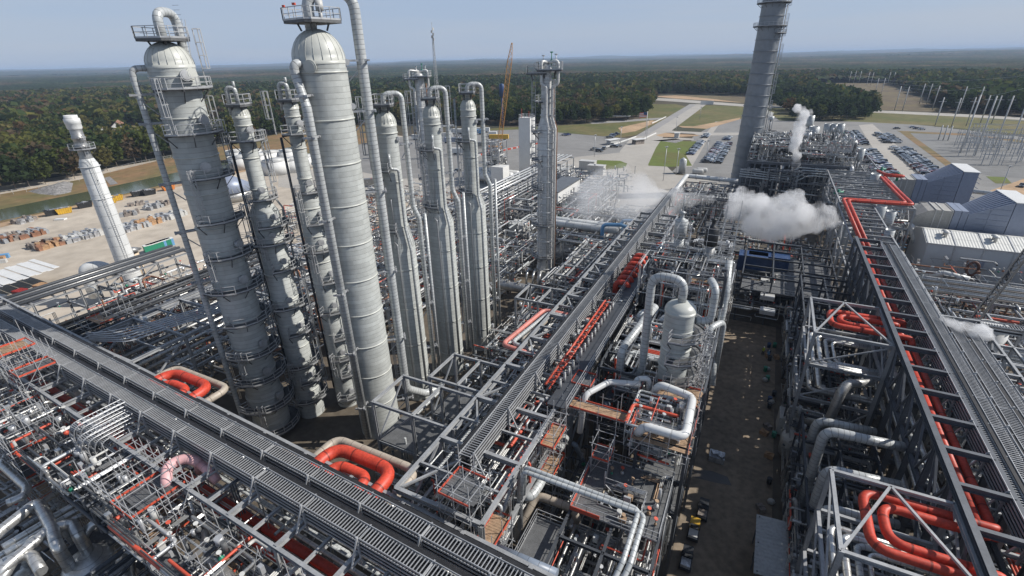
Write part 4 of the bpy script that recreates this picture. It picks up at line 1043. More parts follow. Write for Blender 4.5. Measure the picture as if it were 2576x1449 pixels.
for j in range(7):
    y=69.5+j*2.1;b=MB();b.tube([(-17.1,y-.3,17.8),(-17.1,y,20.1),(-15.3,y+.2,20.1),(-14.9,y+.3,18.)],.42,12,.8)
    solo(b,'pipe_elbow','red','fat orange-red elbow in the row standing beside the far half of the tray rack','pipe','row of orange-red elbows beside the tray rack')
pipe_thing('pipe',[G(1240,1262,16.6),G(1290,1180,16.8),G(1328,1110,17)],.55,'red','fat orange pipe with ribbed bellows sloping under the tray rack near its junction',bend=1,n=16,flanges=[(G(1300+q*7,1163-q*12,16.85),(.25,1,0)) for q in range(4)])
pipe_thing('pipe',[G(1262,1268,15.5),G(1330,1150,15.8)],.4,'white_lag','cream pipe beside the orange bellows pipe under the tray rack',n=14)
# salmon U loop and its grey & tan companions over the tower-side bays
for o,(r,m,l) in enumerate(((.32,'pinkred','salmon-red pipe loop in front of the cone-shouldered towers'),(.27,'lag','grey pipe loop nested beside the salmon-red one'),(.3,'tan','tan pipe loop innermost beside the salmon-red one'))):
    d=o*.95;pipe_thing('expansion_loop',[(-18,59.4-d*.5,18.2),(-25.0+d,59.4-d*.5,18.2),(-26.2+d,48.2+d,18.2),(-18,47.2+d*.8,18.2)],r,m,l,'pipe loop',bend=1.0,n=12)
# bridges between tower row and rack
for k,(y,l) in enumerate(((32.0,'beam frame bridging from the widest tower to the tray rack'),(38.6,'beam frame bridging to the tray rack near the first cone-shouldered tower'),(62,'beam frame bridging to the tray rack behind the salmon loop'))):
    structure(l,-34 if k==0 else -31,-23.3,y,y+5.5,[18,12.5],2,1,decks=[12.5],rails=False,name='steel_trestle',m='galv',holes=.4)
# ---------------------------------------------------------------- heavy rack on the right (along Y, X 18..27)
t=rack('heavy dark pipe rack on the right carrying paired orange-red pipes','y',14,106,18.3,22.2,[20.2,15.5,10.5],4.6,'frame',.42,sub=1)
g=MB();g.ibeam((18.3,14,20.5),(18.3,106,20.5),.5,.6);g.build('long_beam','frame',t)
for k in range(20):
    g=MB();y=14+k*4.6;g.bar((18.3,y,20.3),(18.3,y+2.3,15.6),.2);g.bar((18.3,y+2.3,15.6),(18.3,min(106,y+4.6),20.3),.2);g.build('brace','frame',t)
rack('lighter twin of the right-hand rack holding the cable trays and low pipes','y',14,79,22.8,30.0,[18.8,14.5,10],4.6,'galv',.34,sub=1)
rack('narrow far end of the lighter right-hand rack, before the white building','y',79.5,106,22.8,25.8,[18.8,14.5,10],4.6,'galv',.34,sub=1)
for k,(y0,y1) in enumerate(((10,35.2),(35.2,70.4),(70.4,104))):
    for j in(0,1):
        x=19.9+j*.9;z=18.5
        if k==0: P=[(x,y0,z),(x,y1-2,z)]
        elif k==1: P=[(x,y0+3.5,z),(x,y1-1.,z)]
        else: P=[(x,y0+3,z),(x,y1,z)]
        pipe_thing('pipe',P,.36,'red','fat orange-red pipe of the pair inside the heavy right-hand rack','pipe','paired orange-red pipes in the heavy right-hand rack',n=16)
for (ya,yb,n_) in((33.2,38.9,'nearest the viewer'),(69.4,73.8,'farther along')):
    for j in(0,1):
        o=j*1.15;xj=19.9+(1-j)*.9;pipe_thing('expansion_loop',[(xj,ya+o*.9-1.,18.5),(xj,ya+o*.9,19.2),(12.1+o,ya+o*.9,19.2),(12.1+o,yb-o*.9,19.2),(xj,yb-o*.9,19.2),(xj,yb+1-o*.9,18.5)],.37,'red',('outer' if j==0 else 'inner')+' orange-red expansion loop '+n_+' on the side frame of the heavy rack','pipe loop',bend=1.3,n=16)
for x,r,m,z in((19.3,.25,'steel',16),(19.2,.3,'dullsteel',11),(20.3,.35,'steel',11),(21.3,.3,'lag',11)):
    run('y',16,104,x,z,r,m,'grey pipe under the orange-red pair in the heavy right-hand rack','grey pipes under the orange-red pair')
traystack('upright bank of dark cable trays just right of the orange-red pipes','y',14,104,22.35,.8,20.4,6,.36,4.6,side=-1)
traystack('ladder cable tray with bright rungs on the right-hand rack, nearest the orange-red pipes','y',14,104,23.7,1.1,20.6,4,.4,4.6,side=1)
traystack('ladder cable tray on the right-hand rack, middle run','y',14,76,25.6,1.1,20.0,3,.4,4.6,side=1)
traystack('ladder cable tray on the right-hand rack, outermost run','y',14,74,27.2,1.0,20.0,3,.4,4.6,side=1)
traystack('cable trays branching off sideways from the right-hand rack toward the small steaming tank','x',29,56,79.5,1.3,18.6,3,.4,5,side=-1)
for (y0,y1,l) in((31,39.3,'braced side frame holding the near expansion loop'),(64.5,75.3,'braced side frame holding the farther expansion loop')):
    t=structure(l,9.8,18.0,y0,y1,[20.2,15.6,10.4],1,1,decks=[],rails=False,name='steel_trestle',m='galv',cs=.36,brace=True)
    g=MB();g.bar((9.8,y0,20.1),(13.9,y1,20.1),.2);g.bar((13.9,y1,20.1),(18,y0,20.1),.2);g.build('brace','galv',t)
    for k,(o,r,m,z) in enumerate(((0,.3,'steel',15.0),(.9,.3,'steel',15.0),(1.8,.26,'lag',15.0),(2.6,.2,'steel',15.0),(.4,.3,'dullsteel',10.9),(1.6,.35,'steel',10.9))):
        pipe_thing('expansion_loop',[(19.5,y0+1+o*.6,z),(10.7+o,y0+1+o*.6,z),(10.7+o,y1-1-o*.6,z),(19.5,y1-1-o*.6,z)],r,m,'grey expansion loop stacked in the '+l,'pipe loop','grey loops in the '+l,bend=.9,n=8)
# ================================================================ modules beside the road
W1_x='the modules along the road'
structure('steel module carrying the broad dark deck and stair hatch at the roadside, bottom centre',-10.3,-2.3,23,38.5,[14,9,4.5],2,3,decks=[9],name='steel_structure',m='framedk',toe=None)
t=thing('deck_platform','broad dark grated deck with red toe boards and a stair hatch beside the road','platform',(-6.2,34,14))
g=MB();g.box(-10.3,-8.2,31,38.5,14.05,14.15);g.box(-4.2,-2.3,31,38.5,14.05,14.15);g.box(-8.2,-4.2,31,32.6,14.05,14.15);g.box(-8.2,-4.2,35,38.5,14.05,14.15);g.build('deck','deck',t)
g=MB();rail(g,[(-10.3,31,14.15),(-2.3,31,14.15),(-2.3,38.5,14.15),(-10.3,38.5,14.15)],1.1,closed=True);rail(g,[(-8.2,32.6,14.15),(-4.2,32.6,14.15),(-4.2,35,14.15),(-8.2,35,14.15)],1.1);g.build('handrail','galvlt',t)
g=MB();g.bar((-10.3,31,14.4),(-10.3,36.5,14.4),.08,.45);g.bar((-10.3,31,14.4),(-7.5,31,14.4),.08,.45);g.build('toe_board','redpaint',t)
g=MB()
for k in range(12): g.box(-8.0+k*.3,-7.75+k*.3,33,34.5,13.9-k*.28,13.95-k*.28)
g.bar((-8,33,14.9),(-4.6,33,11.7),.06);g.bar((-8,34.5,14.9),(-4.6,34.5,11.7),.06);g.bar((-8,33,13.9),(-4.6,33,10.7),.2,.08);g.bar((-8,34.5,13.9),(-4.6,34.5,10.7),.2,.08);g.build('stair','galvlt',t)
structure('tall steel module under the orange-edged platforms, beside the road',-6.2,-1.6,38.6,47.5,[18.5,14.2,9.6,5.0],1,2,decks=[9.6,5.0],m='framedk')
tangle('tubes, boards and fittings lying on the broad dark roadside deck',-10,-2.6,31.2,38.2,14.2,14.7,8,60,mats=('galvlt','steel','wood','offwhite'),bits=16,red=.1,rmax=.1)
tangle('dense fine pipework below and around the broad dark roadside deck',-10,-2.5,22,31,7,13,110,61,mats=('lag','galvlt','steel','dullsteel'),bits=90)
scaffold('tube scaffold standing on the broad dark roadside deck',-10,-8.3,36.2,38.2,14.1,18,(16,),seed=41)
scaffold('wooden plank platform edged in orange-red wrapping the white pipe bend',-6.6,-1.4,37.2,40.4,16.8,19.8,(18.8,),seed=1,full=True)
scaffold('plank platform with orange-red boards at the foot of the short dome-topped vessel',-6.2,-1.5,44.6,47.8,16.8,19.8,(18.8,),seed=2,full=True)
scaffold('narrow plank run with orange-red boards along the roadside edge of the module',-2.9,-1.3,40.4,44.6,16.8,19.8,(18.8,),seed=3,full=True)
scaffold('long plank gangway with orange-red toe boards between tray rack and white pipe bend',-14.4,-6.6,39.4,40.9,16.8,19.6,(18.7,),seed=4,full=True)
scaffold('small plank stage with orange-red boards north of the gangway',-10.2,-7.6,44.6,47,16.8,19.6,(18.6,),seed=5,full=True)
scaffold('plank stage with orange-red boards beside the tray rack junction',-14.6,-12.4,42.5,45,17,20,(19.4,),seed=6)
pipe_thing('pipe',[(-6.2,45.6,18.6),(-5.6,45.5,20.0),(-2.1,44.7,20.0),(-1.9,38.2,20.0),(-5.6,38.2,20.0),(-6.2,38.2,18.9)],.42,'white_lag','thick white pipe bent like a hook over the orange-edged platforms beside the road','pipe',bend=1.0,n=16)
pipe_thing('pipe',[(-12.6,40.2,15),(-12.5,41.2,19.4),(-10.8,44.2,19.6),(-7.6,45.2,19.6)],.33,'white_lag','white pipe bend on the plank gangway left of the hook pipe','pipe',bend=.9,n=14)
pipe_thing('pipe',[(-8.2,45.8,17.4),(-8.2,45.8,19.8),(-6.9,46.4,19.8),(-6.9,46.4,17)],.3,'white_lag','small white hoop pipe beside the short dome-topped vessel','pipe',bend=.6,n=12)
drum_thing('dark rounded drum seen end-on below the orange-edged platform',(-5.2,39.6,16.2),(-5.2,46.4,16.2),1.55,'lag')
for j in(0,.5):
    pipe_thing('pipe',[(-13.8,27.9+j,17),(-13.6,28+j,20.2),(-3.3-j,28+j*.6,20.2),(-3.3-j,23.6,20.2),(-3.6-j,22.3,19.5),(-3.6-j,20.,18)],.2,'lag','one of two parallel grey pipes spanning the dark bay to the roadside','pipe','two parallel grey pipes spanning the dark bay',bend=.6,n=10)
g0=lambda x,y,z:tuple(G(x,y,z))
pipe_thing('pipe',[g0(1422,1100,13.5),g0(1355,1222,13.5),g0(1330,1258,13.5),g0(1296,1215,13.5)],.48,'lag','grey pipe sloping down to a ribbed elbow under the tray rack','pipe',bend=1.2,n=14)
pipe_thing('pipe',[g0(1288,1360,10),g0(1350,1245,12.5),g0(1440,1278,12.5),g0(1452,1300,12),g0(1438,1362,7)],.42,'tan','tan insulated pipe with black bands making a corner in the dark bay','pipe',bend=1.1,n=14)
pipe_thing('pipe',[g0(1225,1240,13.5),g0(1262,1262,13.5),g0(1262,1380,4)],.4,'tan','tan upright pipe with a rounded elbow under the tray rack junction','pipe',bend=1.0,n=14)
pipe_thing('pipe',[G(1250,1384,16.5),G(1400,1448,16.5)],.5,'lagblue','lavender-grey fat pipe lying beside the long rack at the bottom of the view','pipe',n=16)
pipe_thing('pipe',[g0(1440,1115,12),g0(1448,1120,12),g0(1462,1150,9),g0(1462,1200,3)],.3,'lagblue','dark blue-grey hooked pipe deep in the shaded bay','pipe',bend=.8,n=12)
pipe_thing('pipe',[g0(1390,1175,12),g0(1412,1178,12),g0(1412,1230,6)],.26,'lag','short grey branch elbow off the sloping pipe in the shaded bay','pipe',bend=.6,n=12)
drum_thing('grey vessel with dished head at the bottom edge below the parallel grey pipes',(-5.2,24.5,9.5),(-5.2,24.5,13.6),1.3,'lag')
structure('steel floor level with tan pipe riser at the bottom of the dark bay',-13.2,-10.4,24.4,30,[12.6,6],1,1,decks=[12.6],m='frame')
# short dome-topped vessel on the module
c=(-5.0,49.8)
t=thing('vessel','short dome-topped grey vessel with a hooped overhead pipe standing on the roadside module','vessel',(c[0],c[1],17))
zt=27.2
b=MB();b.lathe(c[0],c[1],[(1.55,5),(1.55,17),(1.6,zt)],28,0,cap=False);b.build('shell','tower',t)
b=MB();b.lathe(c[0],c[1],[(1.67,zt-.2),(1.67,zt)]+[(1.65*math.cos(i*PI/14),zt+1.0*math.sin(i*PI/14)) for i in range(7)]+[(.05,zt+1.)],28,0,cap=False);b.build('dome','dome',t)
b=MB()
for z in(zt-2.2,zt-4.6,zt-6.9): b.lathe(c[0],c[1],[(1.55,z-.1),(1.72,z),(1.55,z+.1)],28,0,cap=False)
b.build('stiffener_ring','dome',t)
b=MB();b.tube([(c[0],c[1],zt+.8),(c[0],c[1],zt+3.4),(c[0]-3.4,c[1]+.2,zt+3.4),(c[0]-3.4,c[1]+.2,17.5),(c[0]-5.8,c[1]-.8,17.2),(c[0]-5.8,c[1]-.8,21),(c[0]-3.6,c[1]+6,24)],.46,16,1.5);b.build('overhead_pipe','lag',t)
b=MB();b.tube([(c[0]+1.6,c[1]+.4,zt-1.2),(c[0]+3.1,c[1]+.9,zt-1.2),(c[0]+3.1,c[1]+.9,zt+2.6),(c[0]+2.4,c[1]+3,zt+2.6)],.4,14,.9);b.build('side_pipe','lag',t)
for z in(24.5,21.8,19.2,16.8): ringplat(t,c[0],c[1],1.65,3.1,-100,60,z)
lad(t,Vector((c[0],c[1],0)),lambda z:1.9,-25,17,26,1.2)
lad(t,Vector((c[0],c[1],0)),lambda z:1.9,20,14,24,1.3)
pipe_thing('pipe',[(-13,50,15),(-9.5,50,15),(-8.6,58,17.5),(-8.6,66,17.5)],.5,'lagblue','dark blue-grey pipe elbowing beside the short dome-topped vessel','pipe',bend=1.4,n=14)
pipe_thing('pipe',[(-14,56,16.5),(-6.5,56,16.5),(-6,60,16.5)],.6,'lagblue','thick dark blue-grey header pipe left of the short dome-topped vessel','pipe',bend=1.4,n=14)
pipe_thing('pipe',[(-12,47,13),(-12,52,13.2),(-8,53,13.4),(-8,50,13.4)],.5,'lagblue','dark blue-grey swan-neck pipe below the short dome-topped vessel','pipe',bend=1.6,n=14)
for (y0,y1,s) in((48.5,56,1),(56,66,2),(66,78,3)):
    structure('dense roadside steel module with several floors, bay %s back from the short vessel'%('first','second','third')[s-1],-13.2,-1.2,y0,y1,[18.4,14,9,4.5],3,2,decks=[14,9] if s>1 else [9],m='frame',holes=.35)
# second tower-like stack of platforms with steel pipes
for k,(x,y,zt,l) in enumerate(((-9.3,76,25,'left'),(-4.6,74,25,'right'))):
    t=thing('process_column','grey column wrapped in scaffold with a %s on top, behind the short vessel'%('vertical green-grey exchanger' if k==0 else 'black finned valve stack'),'column',(x,y,0))
    b=MB();b.lathe(x,y,[(1.0,2),(1.0,zt-3),(.75,zt-2),(.75,zt+1.5)],18);b.build('shell',('lag','dullsteel')[k],t)
    b=MB();b.lathe(x,y,[(.95,zt+1.5),(.95,zt+4.2),(.3,zt+4.5),(.3,zt+5.2),(.55,zt+5.4),(.1,zt+5.6)],16);b.tube([(x,y,zt+5.4),(x,y,zt+8)],.07,6);b.build('head',('lag','black')[k],t)
    b=MB();b.tube([(x+.8,y-1,zt-1),(x+1.6,y-1.6,zt-1.5),(x+1.9,y-2.2,zt-8),(x+1.0,y-5,zt-9.5),(x+1.0,y-8,zt-10)],.5,14,1.2);b.build('side_pipe','lag',t)
structure('tall open steel tower with scaffold platforms behind the short dome-topped vessel',-12,-1.6,68,79,[24,19.5,15,10,5],2,2,decks=[19.5,15],m='frame',holes=.3)
scaffold('upper plank stage with orange-red boards on the tall scaffolded steel tower, left one',-11,-7.6,72,75.5,23.5,29,(24.3,),seed=8)
scaffold('upper plank stage with orange-red boards on the tall scaffolded steel tower, nearer right one',-6,-2.6,66,72,21.5,26,(22.6,),seed=9)
scaffold('bare tube scaffold rising above the tall steel tower, right side',-5,-1.4,72,78,22,31,(),None,seed=10)
for k in range(4):
    x=-12+k*3.2;pipe_thing('pipe',[(x,63,12),(x,63,18.5),(x+1.6,66,18.5),(x+1.6,66,10)],.45,'lag','thick grey hooped pipe in the row of hoops before the scaffolded steel tower','pipe','row of grey hooped pipes before the scaffolded tower',bend=1.2,n=14)
pipe_thing('pipe',[(-1.6,70,26),(-1.2,68,22),(-1.2,66,12),(-.8,64,9)],.5,'lag','long grey ribbed downcomer pipe on the road side of the scaffolded steel tower','pipe',bend=1.5,n=14)
# fine pipework
tangle('tangle of narrow pipes and valves on the lower floors beside the road',-10,-2.5,23,38,2,13.5,90,21)
tangle('tangle of thin pipes, valves and gauges between the orange-edged platforms',-7.5,-2.4,38.6,44.6,15.5,19.4,70,22,red=.10,bits=60)
tangle('dense narrow pipework in the roadside module behind the short vessel',-13,-1.5,50,66,8,19,260,23,mats=('steel','lag','galvlt','lag'),bits=120,red=.1)
tangle('dense bright pipework round the scaffolded steel tower',-13,-1.5,66,80,10,25,240,24,mats=('steel','lag','galvlt','lag'),bits=120,red=.13)
tangle('narrow pipework filling the bays of the tray rack',-22.5,-14.8,26,66,11,18.6,300,25,bits=90,red=.1)
tangle('narrow pipework filling the far bays of the tray rack',-22.5,-14.8,66,110,11,18.6,320,26,bits=90,red=.12)
tangle('shaded narrow pipework under the dark bay beside the tray rack',-14,-9,24,48,1,10,90,27,mats=('lag','dullsteel','frame','tan'))
tangle('pipework between the tower feet and the tray rack',-34,-23.5,26,60,3,12,270,28,mats=('steel','lag','dullsteel','galvlt'),bits=90)
tangle('pipework around the feet of the cone-shouldered towers',-38,-23.5,60,84,2,9,260,29,mats=('steel','lag','dullsteel','galvlt'),bits=90)
tangle('fine pipes and conduit inside the long foreground rack',-100,-14,16,23.5,12,19,110,30,mats=('steel','lag','galvlt','dullsteel'),rmax=.16)
# ---------------------------------------------------------------- left of the towers: dark frames and bundles
L1='behind the long foreground rack'
rack('dark two-storey rack carrying long black pipe bundles behind the leftmost tower','y',24,66,-92.5,-83.5,[16,12,8],7,'galv',.36,sub=2)
rack('low rack with black pipe bundles at the edge of the sandy yard','y',24,60,-119,-112,[14,10],7,'galv',.34,sub=2)
scaffold('tube scaffold standing in the frames behind the nested bent trays',-88,-84,28,34,8,19,(14,17.4),seed=31)
scaffold('tube scaffold with orange boards before the white exhaust stack',-104,-98,44,50,4,14,(8,12),seed=32)
rack('wide grey frame between the leftmost tower and the white exhaust stack','y',25,60,-80,-67.5,[18,13,8],7,'galv',.36,sub=2,topdiag=True)
for k in range(6): run('y',22,64,-92+k*1.5,16.5-(k%2)*.1,(.3,.2,.26)[k%3],('black','framedk')[k%2],'dark pipe of the bundle on the rack behind the leftmost tower','dark pipe bundle behind the leftmost tower',n=8)
for k in range(5): run('y',22,60,-118.5+k*1.4,14.6,(.3,.18)[k%2],('framedk','dullsteel')[k%2],'dark pipe of the bundle at the edge of the sandy yard','dark pipe bundle at the yard edge',n=8)
for k in range(5): run('y',26,58,-79+k*2.2,13.5,.28,('dullsteel','lag','steel')[k%3],'grey pipe in the frame between leftmost tower and exhaust stack','grey pipes in the frame left of the tower',n=8)
pipe_thing('pipe',[(-106,34,9),(-98,38,12.5),(-88,50,12.5),(-84,58,12.5)],.85,'steel','fat shiny steel duct crossing the frames before the white exhaust stack','duct',bend=2.5,n=16)
pipe_thing('pipe',[(-112,66,4),(-112,66,9),(-106,70,9),(-106,70,3)],.9,'white_lag','fat white hooped duct right of the beige vent','duct',bend=2.2,n=16)
pipe_thing('pipe',[(-104,60,4),(-104,60,8),(-98,62,8),(-98,62,3)],.6,'lagblue','blue-grey hooped pipe right of the white hooped duct','duct',bend=1.6,n=14)
tangle('fine pipework in the frames left of the leftmost tower',-110,-66,26,62,5,15.5,330,31,bits=150,mats=('steel','lag','galvlt','dullsteel','rust'),red=.1,rmax=.3)
tangle('fine pipework beyond the frames toward the sandy yard',-125,-90,60,92,1,7,260,32,bits=150,mats=('steel','lag','galvlt','rust','offwhite'),red=.12,rmax=.3)
for k,(x0,x1,y0,y1) in enumerate(((-108,-96,66,80),(-94,-78,64,84),(-76,-62,62,90))):
    structure('low grey equipment frame %s behind the slim towers'%('first from the yard','second from the yard','third from the yard')[k],x0,x1,y0,y1,[9,5],3,3,decks=[5],m='galv',holes=.4)
tangle('pipework in the equipment frames behind the slim towers',-108,-60,62,92,2,10.5,420,33,bits=220,mats=('steel','lag','galvlt','rust','offwhite'),red=.1,rmax=.35)
scaffold('plank stages with orange boards left of the tray junction on the foreground rack',-78,-70,15,18.5,18,23,(20.7,21.9),seed=11)
scaffold('tube scaffold round the pink pipe bend at the near edge of the foreground rack',-49,-39,12,16.4,12,20,(15,18.2),seed=12)
scaffold('tube scaffold hung below the near edge of the foreground rack, right of the pink pipe',-36,-29,12.6,15.2,12,18.5,(14.6,),seed=13)
scaffold('tall tube scaffold tower with plank stages at the left end of the foreground rack',-70,-62,10.5,14.6,4,19,(8,12,15.6),seed=14)
scaffold('tube scaffold on the outermost left bay of the foreground rack',-92,-80,13,16.5,10,22,(16,19),seed=15)
scaffold('tube scaffold at the bottom edge beside the beige flanged pipe',-26,-17,10,13.6,12,18.6,(14.8,16.6),seed=16)
scaffold('small plank landing with orange boards where tray rack meets foreground rack',-18.6,-15.6,24.4,27.4,18,22,(20.9,),seed=17)
scaffold('tube scaffold and ladder bay beside the red riser under the tray rack',-14.6,-13.2,34,37.4,8,20,(14,17.6),seed=18)
scaffold('plank landing with orange boards right of the tray rack junction',-15.4,-13.8,22.6,26,12,17.4,(16.6,),seed=19)
pipe_thing('pipe',[(-28,8.5,15.5),(-25.5,10.4,15.5),(-22.4,11.6,14.5)],.6,'beige','beige flanged pipe end at the bottom edge of the view','pipe',n=16,flanges=(((-25.6,10.3,15.5),(.8,.6,0)),))
pipe_thing('pipe',[(-36,15,16.6),(-33.6,13.6,16.2),(-31,13.4,16.2),(-28,12.4,15.6)],.5,'dullsteel','short fat steel pipe with valves lying in the foreground scaffolding','pipe',n=14)
t=thing('walkway','dark grating walkway along the near edge of the long foreground rack','walkway',(-50,12,15));g=MB();g.box(-96,-20,11.2,13.2,14.4,14.5);g.build('deck','deck',t);g=MB();rail(g,[(-96,11.25,14.5),(-20,11.25,14.5)],1.1);g.build('handrail','galvlt',t)
t_=tangle('valves, boards and fittings spread through the foreground scaffolding',-78,-16,11,16.2,14,18,170,34,bits=200,red=.16,mats=('galvlt','steel','offwhite','galvlt','deck'),rmax=.2)
# bottom left: shiny steel lines and capped vessels
q_=lambda x,y,z:G(x*.6147,946+y*.6147,z)
LL='lower left corner'
for k,(P,r,z) in enumerate((([(170,255),(30,320),(10,365),(110,455),(105,490),(30,520)],.40,12.5),([(-60,690),(0,635),(145,520),(165,530),(215,625),(230,690)],.50,12.8),([(-40,660),(60,590),(310,425)],.34,11.2),
    ([(-30,830),(40,765),(205,625),(300,598),(312,640)],.46,12.6),([(345,500),(262,365),(272,330),(350,292)],.42,12.2),([(-30,200),(25,235),(50,275),(150,255)],.45,11.5),([(0,840),(70,728),(130,735),(170,800)],.46,12.2))):
    P=[q_(x,y,z) for x,y in P]
    if k in(1,3,4): P=([P[0]-Vector((0,0,7))]+P if k==4 else P+[P[-1]-Vector((0,0,7))])
    pipe_thing('pipe',P,r,'steel',('S-shaped shiny steel pipe nearest the left edge','thick shiny steel pipe turning down through the middle of the shiny group','straight narrow shiny steel pipe above the parallel trio','long shiny steel pipe hooking down beside the clad vessel','shiny inverted-U steel pipe standing by the nested cable ladders','dull shiny pipe bend at the left edge under the plank scaffold','shiny hooped steel pipe at the bottom edge')[k]+', '+LL,'pipe',bend=.9,n=16)
for k in range(6):
    o=k*24;P=[q_(70+o*.35-60,672+o+30,11.0),q_(400+o*.35,470+o,11.0),q_(415+o*.35,470+o,4)]
    if k>2: P=[q_(-40,760+(k-3)*30,10.6),q_(150+(k-3)*10,640+(k-3)*32,10.6)]
    pipe_thing('pipe',P,(.34,.3,.26,.3,.34,.26)[k],'steel','shiny steel pipe of the parallel set in the lower left corner','pipe','parallel shiny pipes in the lower left corner',bend=.7,n=14)
for k in range(4):
    pipe_thing('pipe',[q_(560+k*26,870+k*8,10.5),q_(700+k*30,735+k*14,10.5)],.3,'steel','shiny steel pipe running under the foreground walkway','pipe','shiny pipes running under the foreground walkway',n=12)
for k,(x,y,r,z) in enumerate(((352,745,2.1,9.6),(500,830,1.7,9.2),(95,800,1.4,9.0))):
    p=q_(x,y,z);t=thing('vessel','steel-clad vessel with a crooked lid pipe, %s, lower left corner'%('largest of three','cut by the bottom edge','closest to the corner')[k],'vessel',(p.x,p.y,0))
    b=MB();b.lathe(p.x,p.y,[(r,1),(r,z-.8)]+[(r*math.cos(i*PI/14),z-.8+r*.55*math.sin(i*PI/14)) for i in range(7)]+[(.05,z-.8+r*.55)],28,0);b.build('shell','steel',t)
    h=z-.8+r*.5;b=MB();b.tube([(p.x-.6,p.y+.6,h-.4),(p.x-.6,p.y+.6,h+1.5),(p.x-.4,p.y+1.6,h+2.4),(p.x+.6,p.y+3.6,h+2.4),(p.x+.8,p.y+4.2,h-3)],.38,14,.8);b.tube([(p.x-.6,p.y+.6,h-.2),(p.x-.6,p.y+.6,h)],.62,16);b.build('overhead_pipe','steel',t)
    b=MB();b.box(p.x-r-1.0,p.x+r*.2,p.y-r*.6,p.y+r*1.3,z-.3,z-.2);d=b.build('platform','deck',t);b=MB();rail(b,[(p.x-r-1,p.y+r*1.3,z-.2),(p.x-r-1,p.y-r*.6,z-.2),(p.x+r*.2,p.y-r*.6,z-.2)],1.1,w=.06);b.build('handrail','galvlt',d)
sheet('works_ground',[(-95,-6),(-48,-6),(-48,15),(-95,15)],'roadpad',.06,world=True)
pipe_thing('pipe',[(-47.6,13.2,15),(-46.6,12.9,15.2),(-46.4,12.9,15.0),(-44.9,11,8),(-44.9,11,3)],.22,'dullsteel','thin crooked grey pipe leaning down past the foreground walkway','pipe',bend=.4)
tangle('fine pipes and valves in the lower left corner',-92,-44,-2,13,1,7,150,35,bits=70,mats=('steel','dullsteel','steel','lag'),red=.04,rmax=.3)

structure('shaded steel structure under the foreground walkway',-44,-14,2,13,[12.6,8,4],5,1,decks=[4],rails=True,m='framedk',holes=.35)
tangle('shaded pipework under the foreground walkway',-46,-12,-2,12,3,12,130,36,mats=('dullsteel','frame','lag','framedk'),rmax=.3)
# ---------------------------------------------------------------- east side of the road, under the side frames
for k,(x,y,zt,ye) in enumerate(((10.9,50.4,16.0,4),(11.1,46.2,14.5,3.2),(11.0,42.6,13,3),(11.4,57.6,12,3))):
    pipe_thing('pipe',[(x,y,.6),(x,y,zt),(x+ye,y+.2,zt),(x+ye+3,y+1,zt-.4)],.5 if k!=2 else .4,'lag','thick grey riser with a rounded elbow standing in the row beside the road','pipe','row of thick grey risers beside the road',bend=1.3,n=14)
pipe_thing('pipe',[(16.8,63.5,15.2),(14.2,62.0,15.2),(13.6,61.,14.6),(13.1,60.4,9.6),(11.6,63.4,7.4),(11.0,64.4,4.4)],.55,'dullsteel','crooked steel pipe dropping onto a grey round-topped tank beside the road','pipe',bend=1.2,n=14)
b=MB();b.lathe(10.9,64.6,[(1.7,.6),(1.7,3.2)]+[(1.7*math.cos(i*PI/12),3.2+1.*math.sin(i*PI/12)) for i in range(6)]+[(.05,4.2)],22);solo(b,'tank','offwhite','small grey round-topped tank beside the road under the crooked pipe','tank')
b=MB();b.box(9.0,19.0,68.4,71.4,.3,3.3);b.build
t=thing('container','long ribbed pale container lying beside the road under the farther side frame','container',(14,69.9,0))
b.build('body','offwhite',t)
b=MB()
for k in range(34): b.box(9.1+k*.295,9.22+k*.295,68.45,71.35,3.3,3.36)
b.build('roof_rib','offwhite',t);b=MB();b.box(9.6,11.2,67.1,68.36,.2,2.5);b.build('cabinet','offwhite',t)
t=thing('shed','open shed with a ribbed metal roof beside the road at the bottom of the view','shed',(9.4,44,0))
b=MB();b.quadbox(Vector((8.9,43.6,4.6)),Vector((2.4,0,.25)),Vector((0,3.9,0)),Vector((0,0,.05)));b.build('roof','shedroof',t);pieces(t,'post','frame',[((x,y,0),(x,y,4.5),.14) for x in(6.8,11) for y in(40,43.6,47.2)])
for k,(x0,x1,y0,y1) in enumerate(((10.5,18,40,62),(10.5,18,76,100))):
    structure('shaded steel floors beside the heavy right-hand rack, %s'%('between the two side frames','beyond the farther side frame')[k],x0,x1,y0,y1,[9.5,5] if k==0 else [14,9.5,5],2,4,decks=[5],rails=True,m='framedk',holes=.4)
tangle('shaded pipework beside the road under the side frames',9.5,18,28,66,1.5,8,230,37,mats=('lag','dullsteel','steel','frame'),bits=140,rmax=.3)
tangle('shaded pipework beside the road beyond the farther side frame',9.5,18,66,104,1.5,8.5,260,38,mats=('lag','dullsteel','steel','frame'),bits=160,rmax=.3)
drum_thing('grey horizontal drum under the near side frame beside the road',(10.5,52.8,3.6),(16.5,54,3.6),1.0,'lag')
tangle('narrow pipework on the lower tiers right of the cable trays',23,30,20,104,8,18,420,39,mats=('steel','galvlt','lag','dullsteel'),bits=160,rmax=.2)
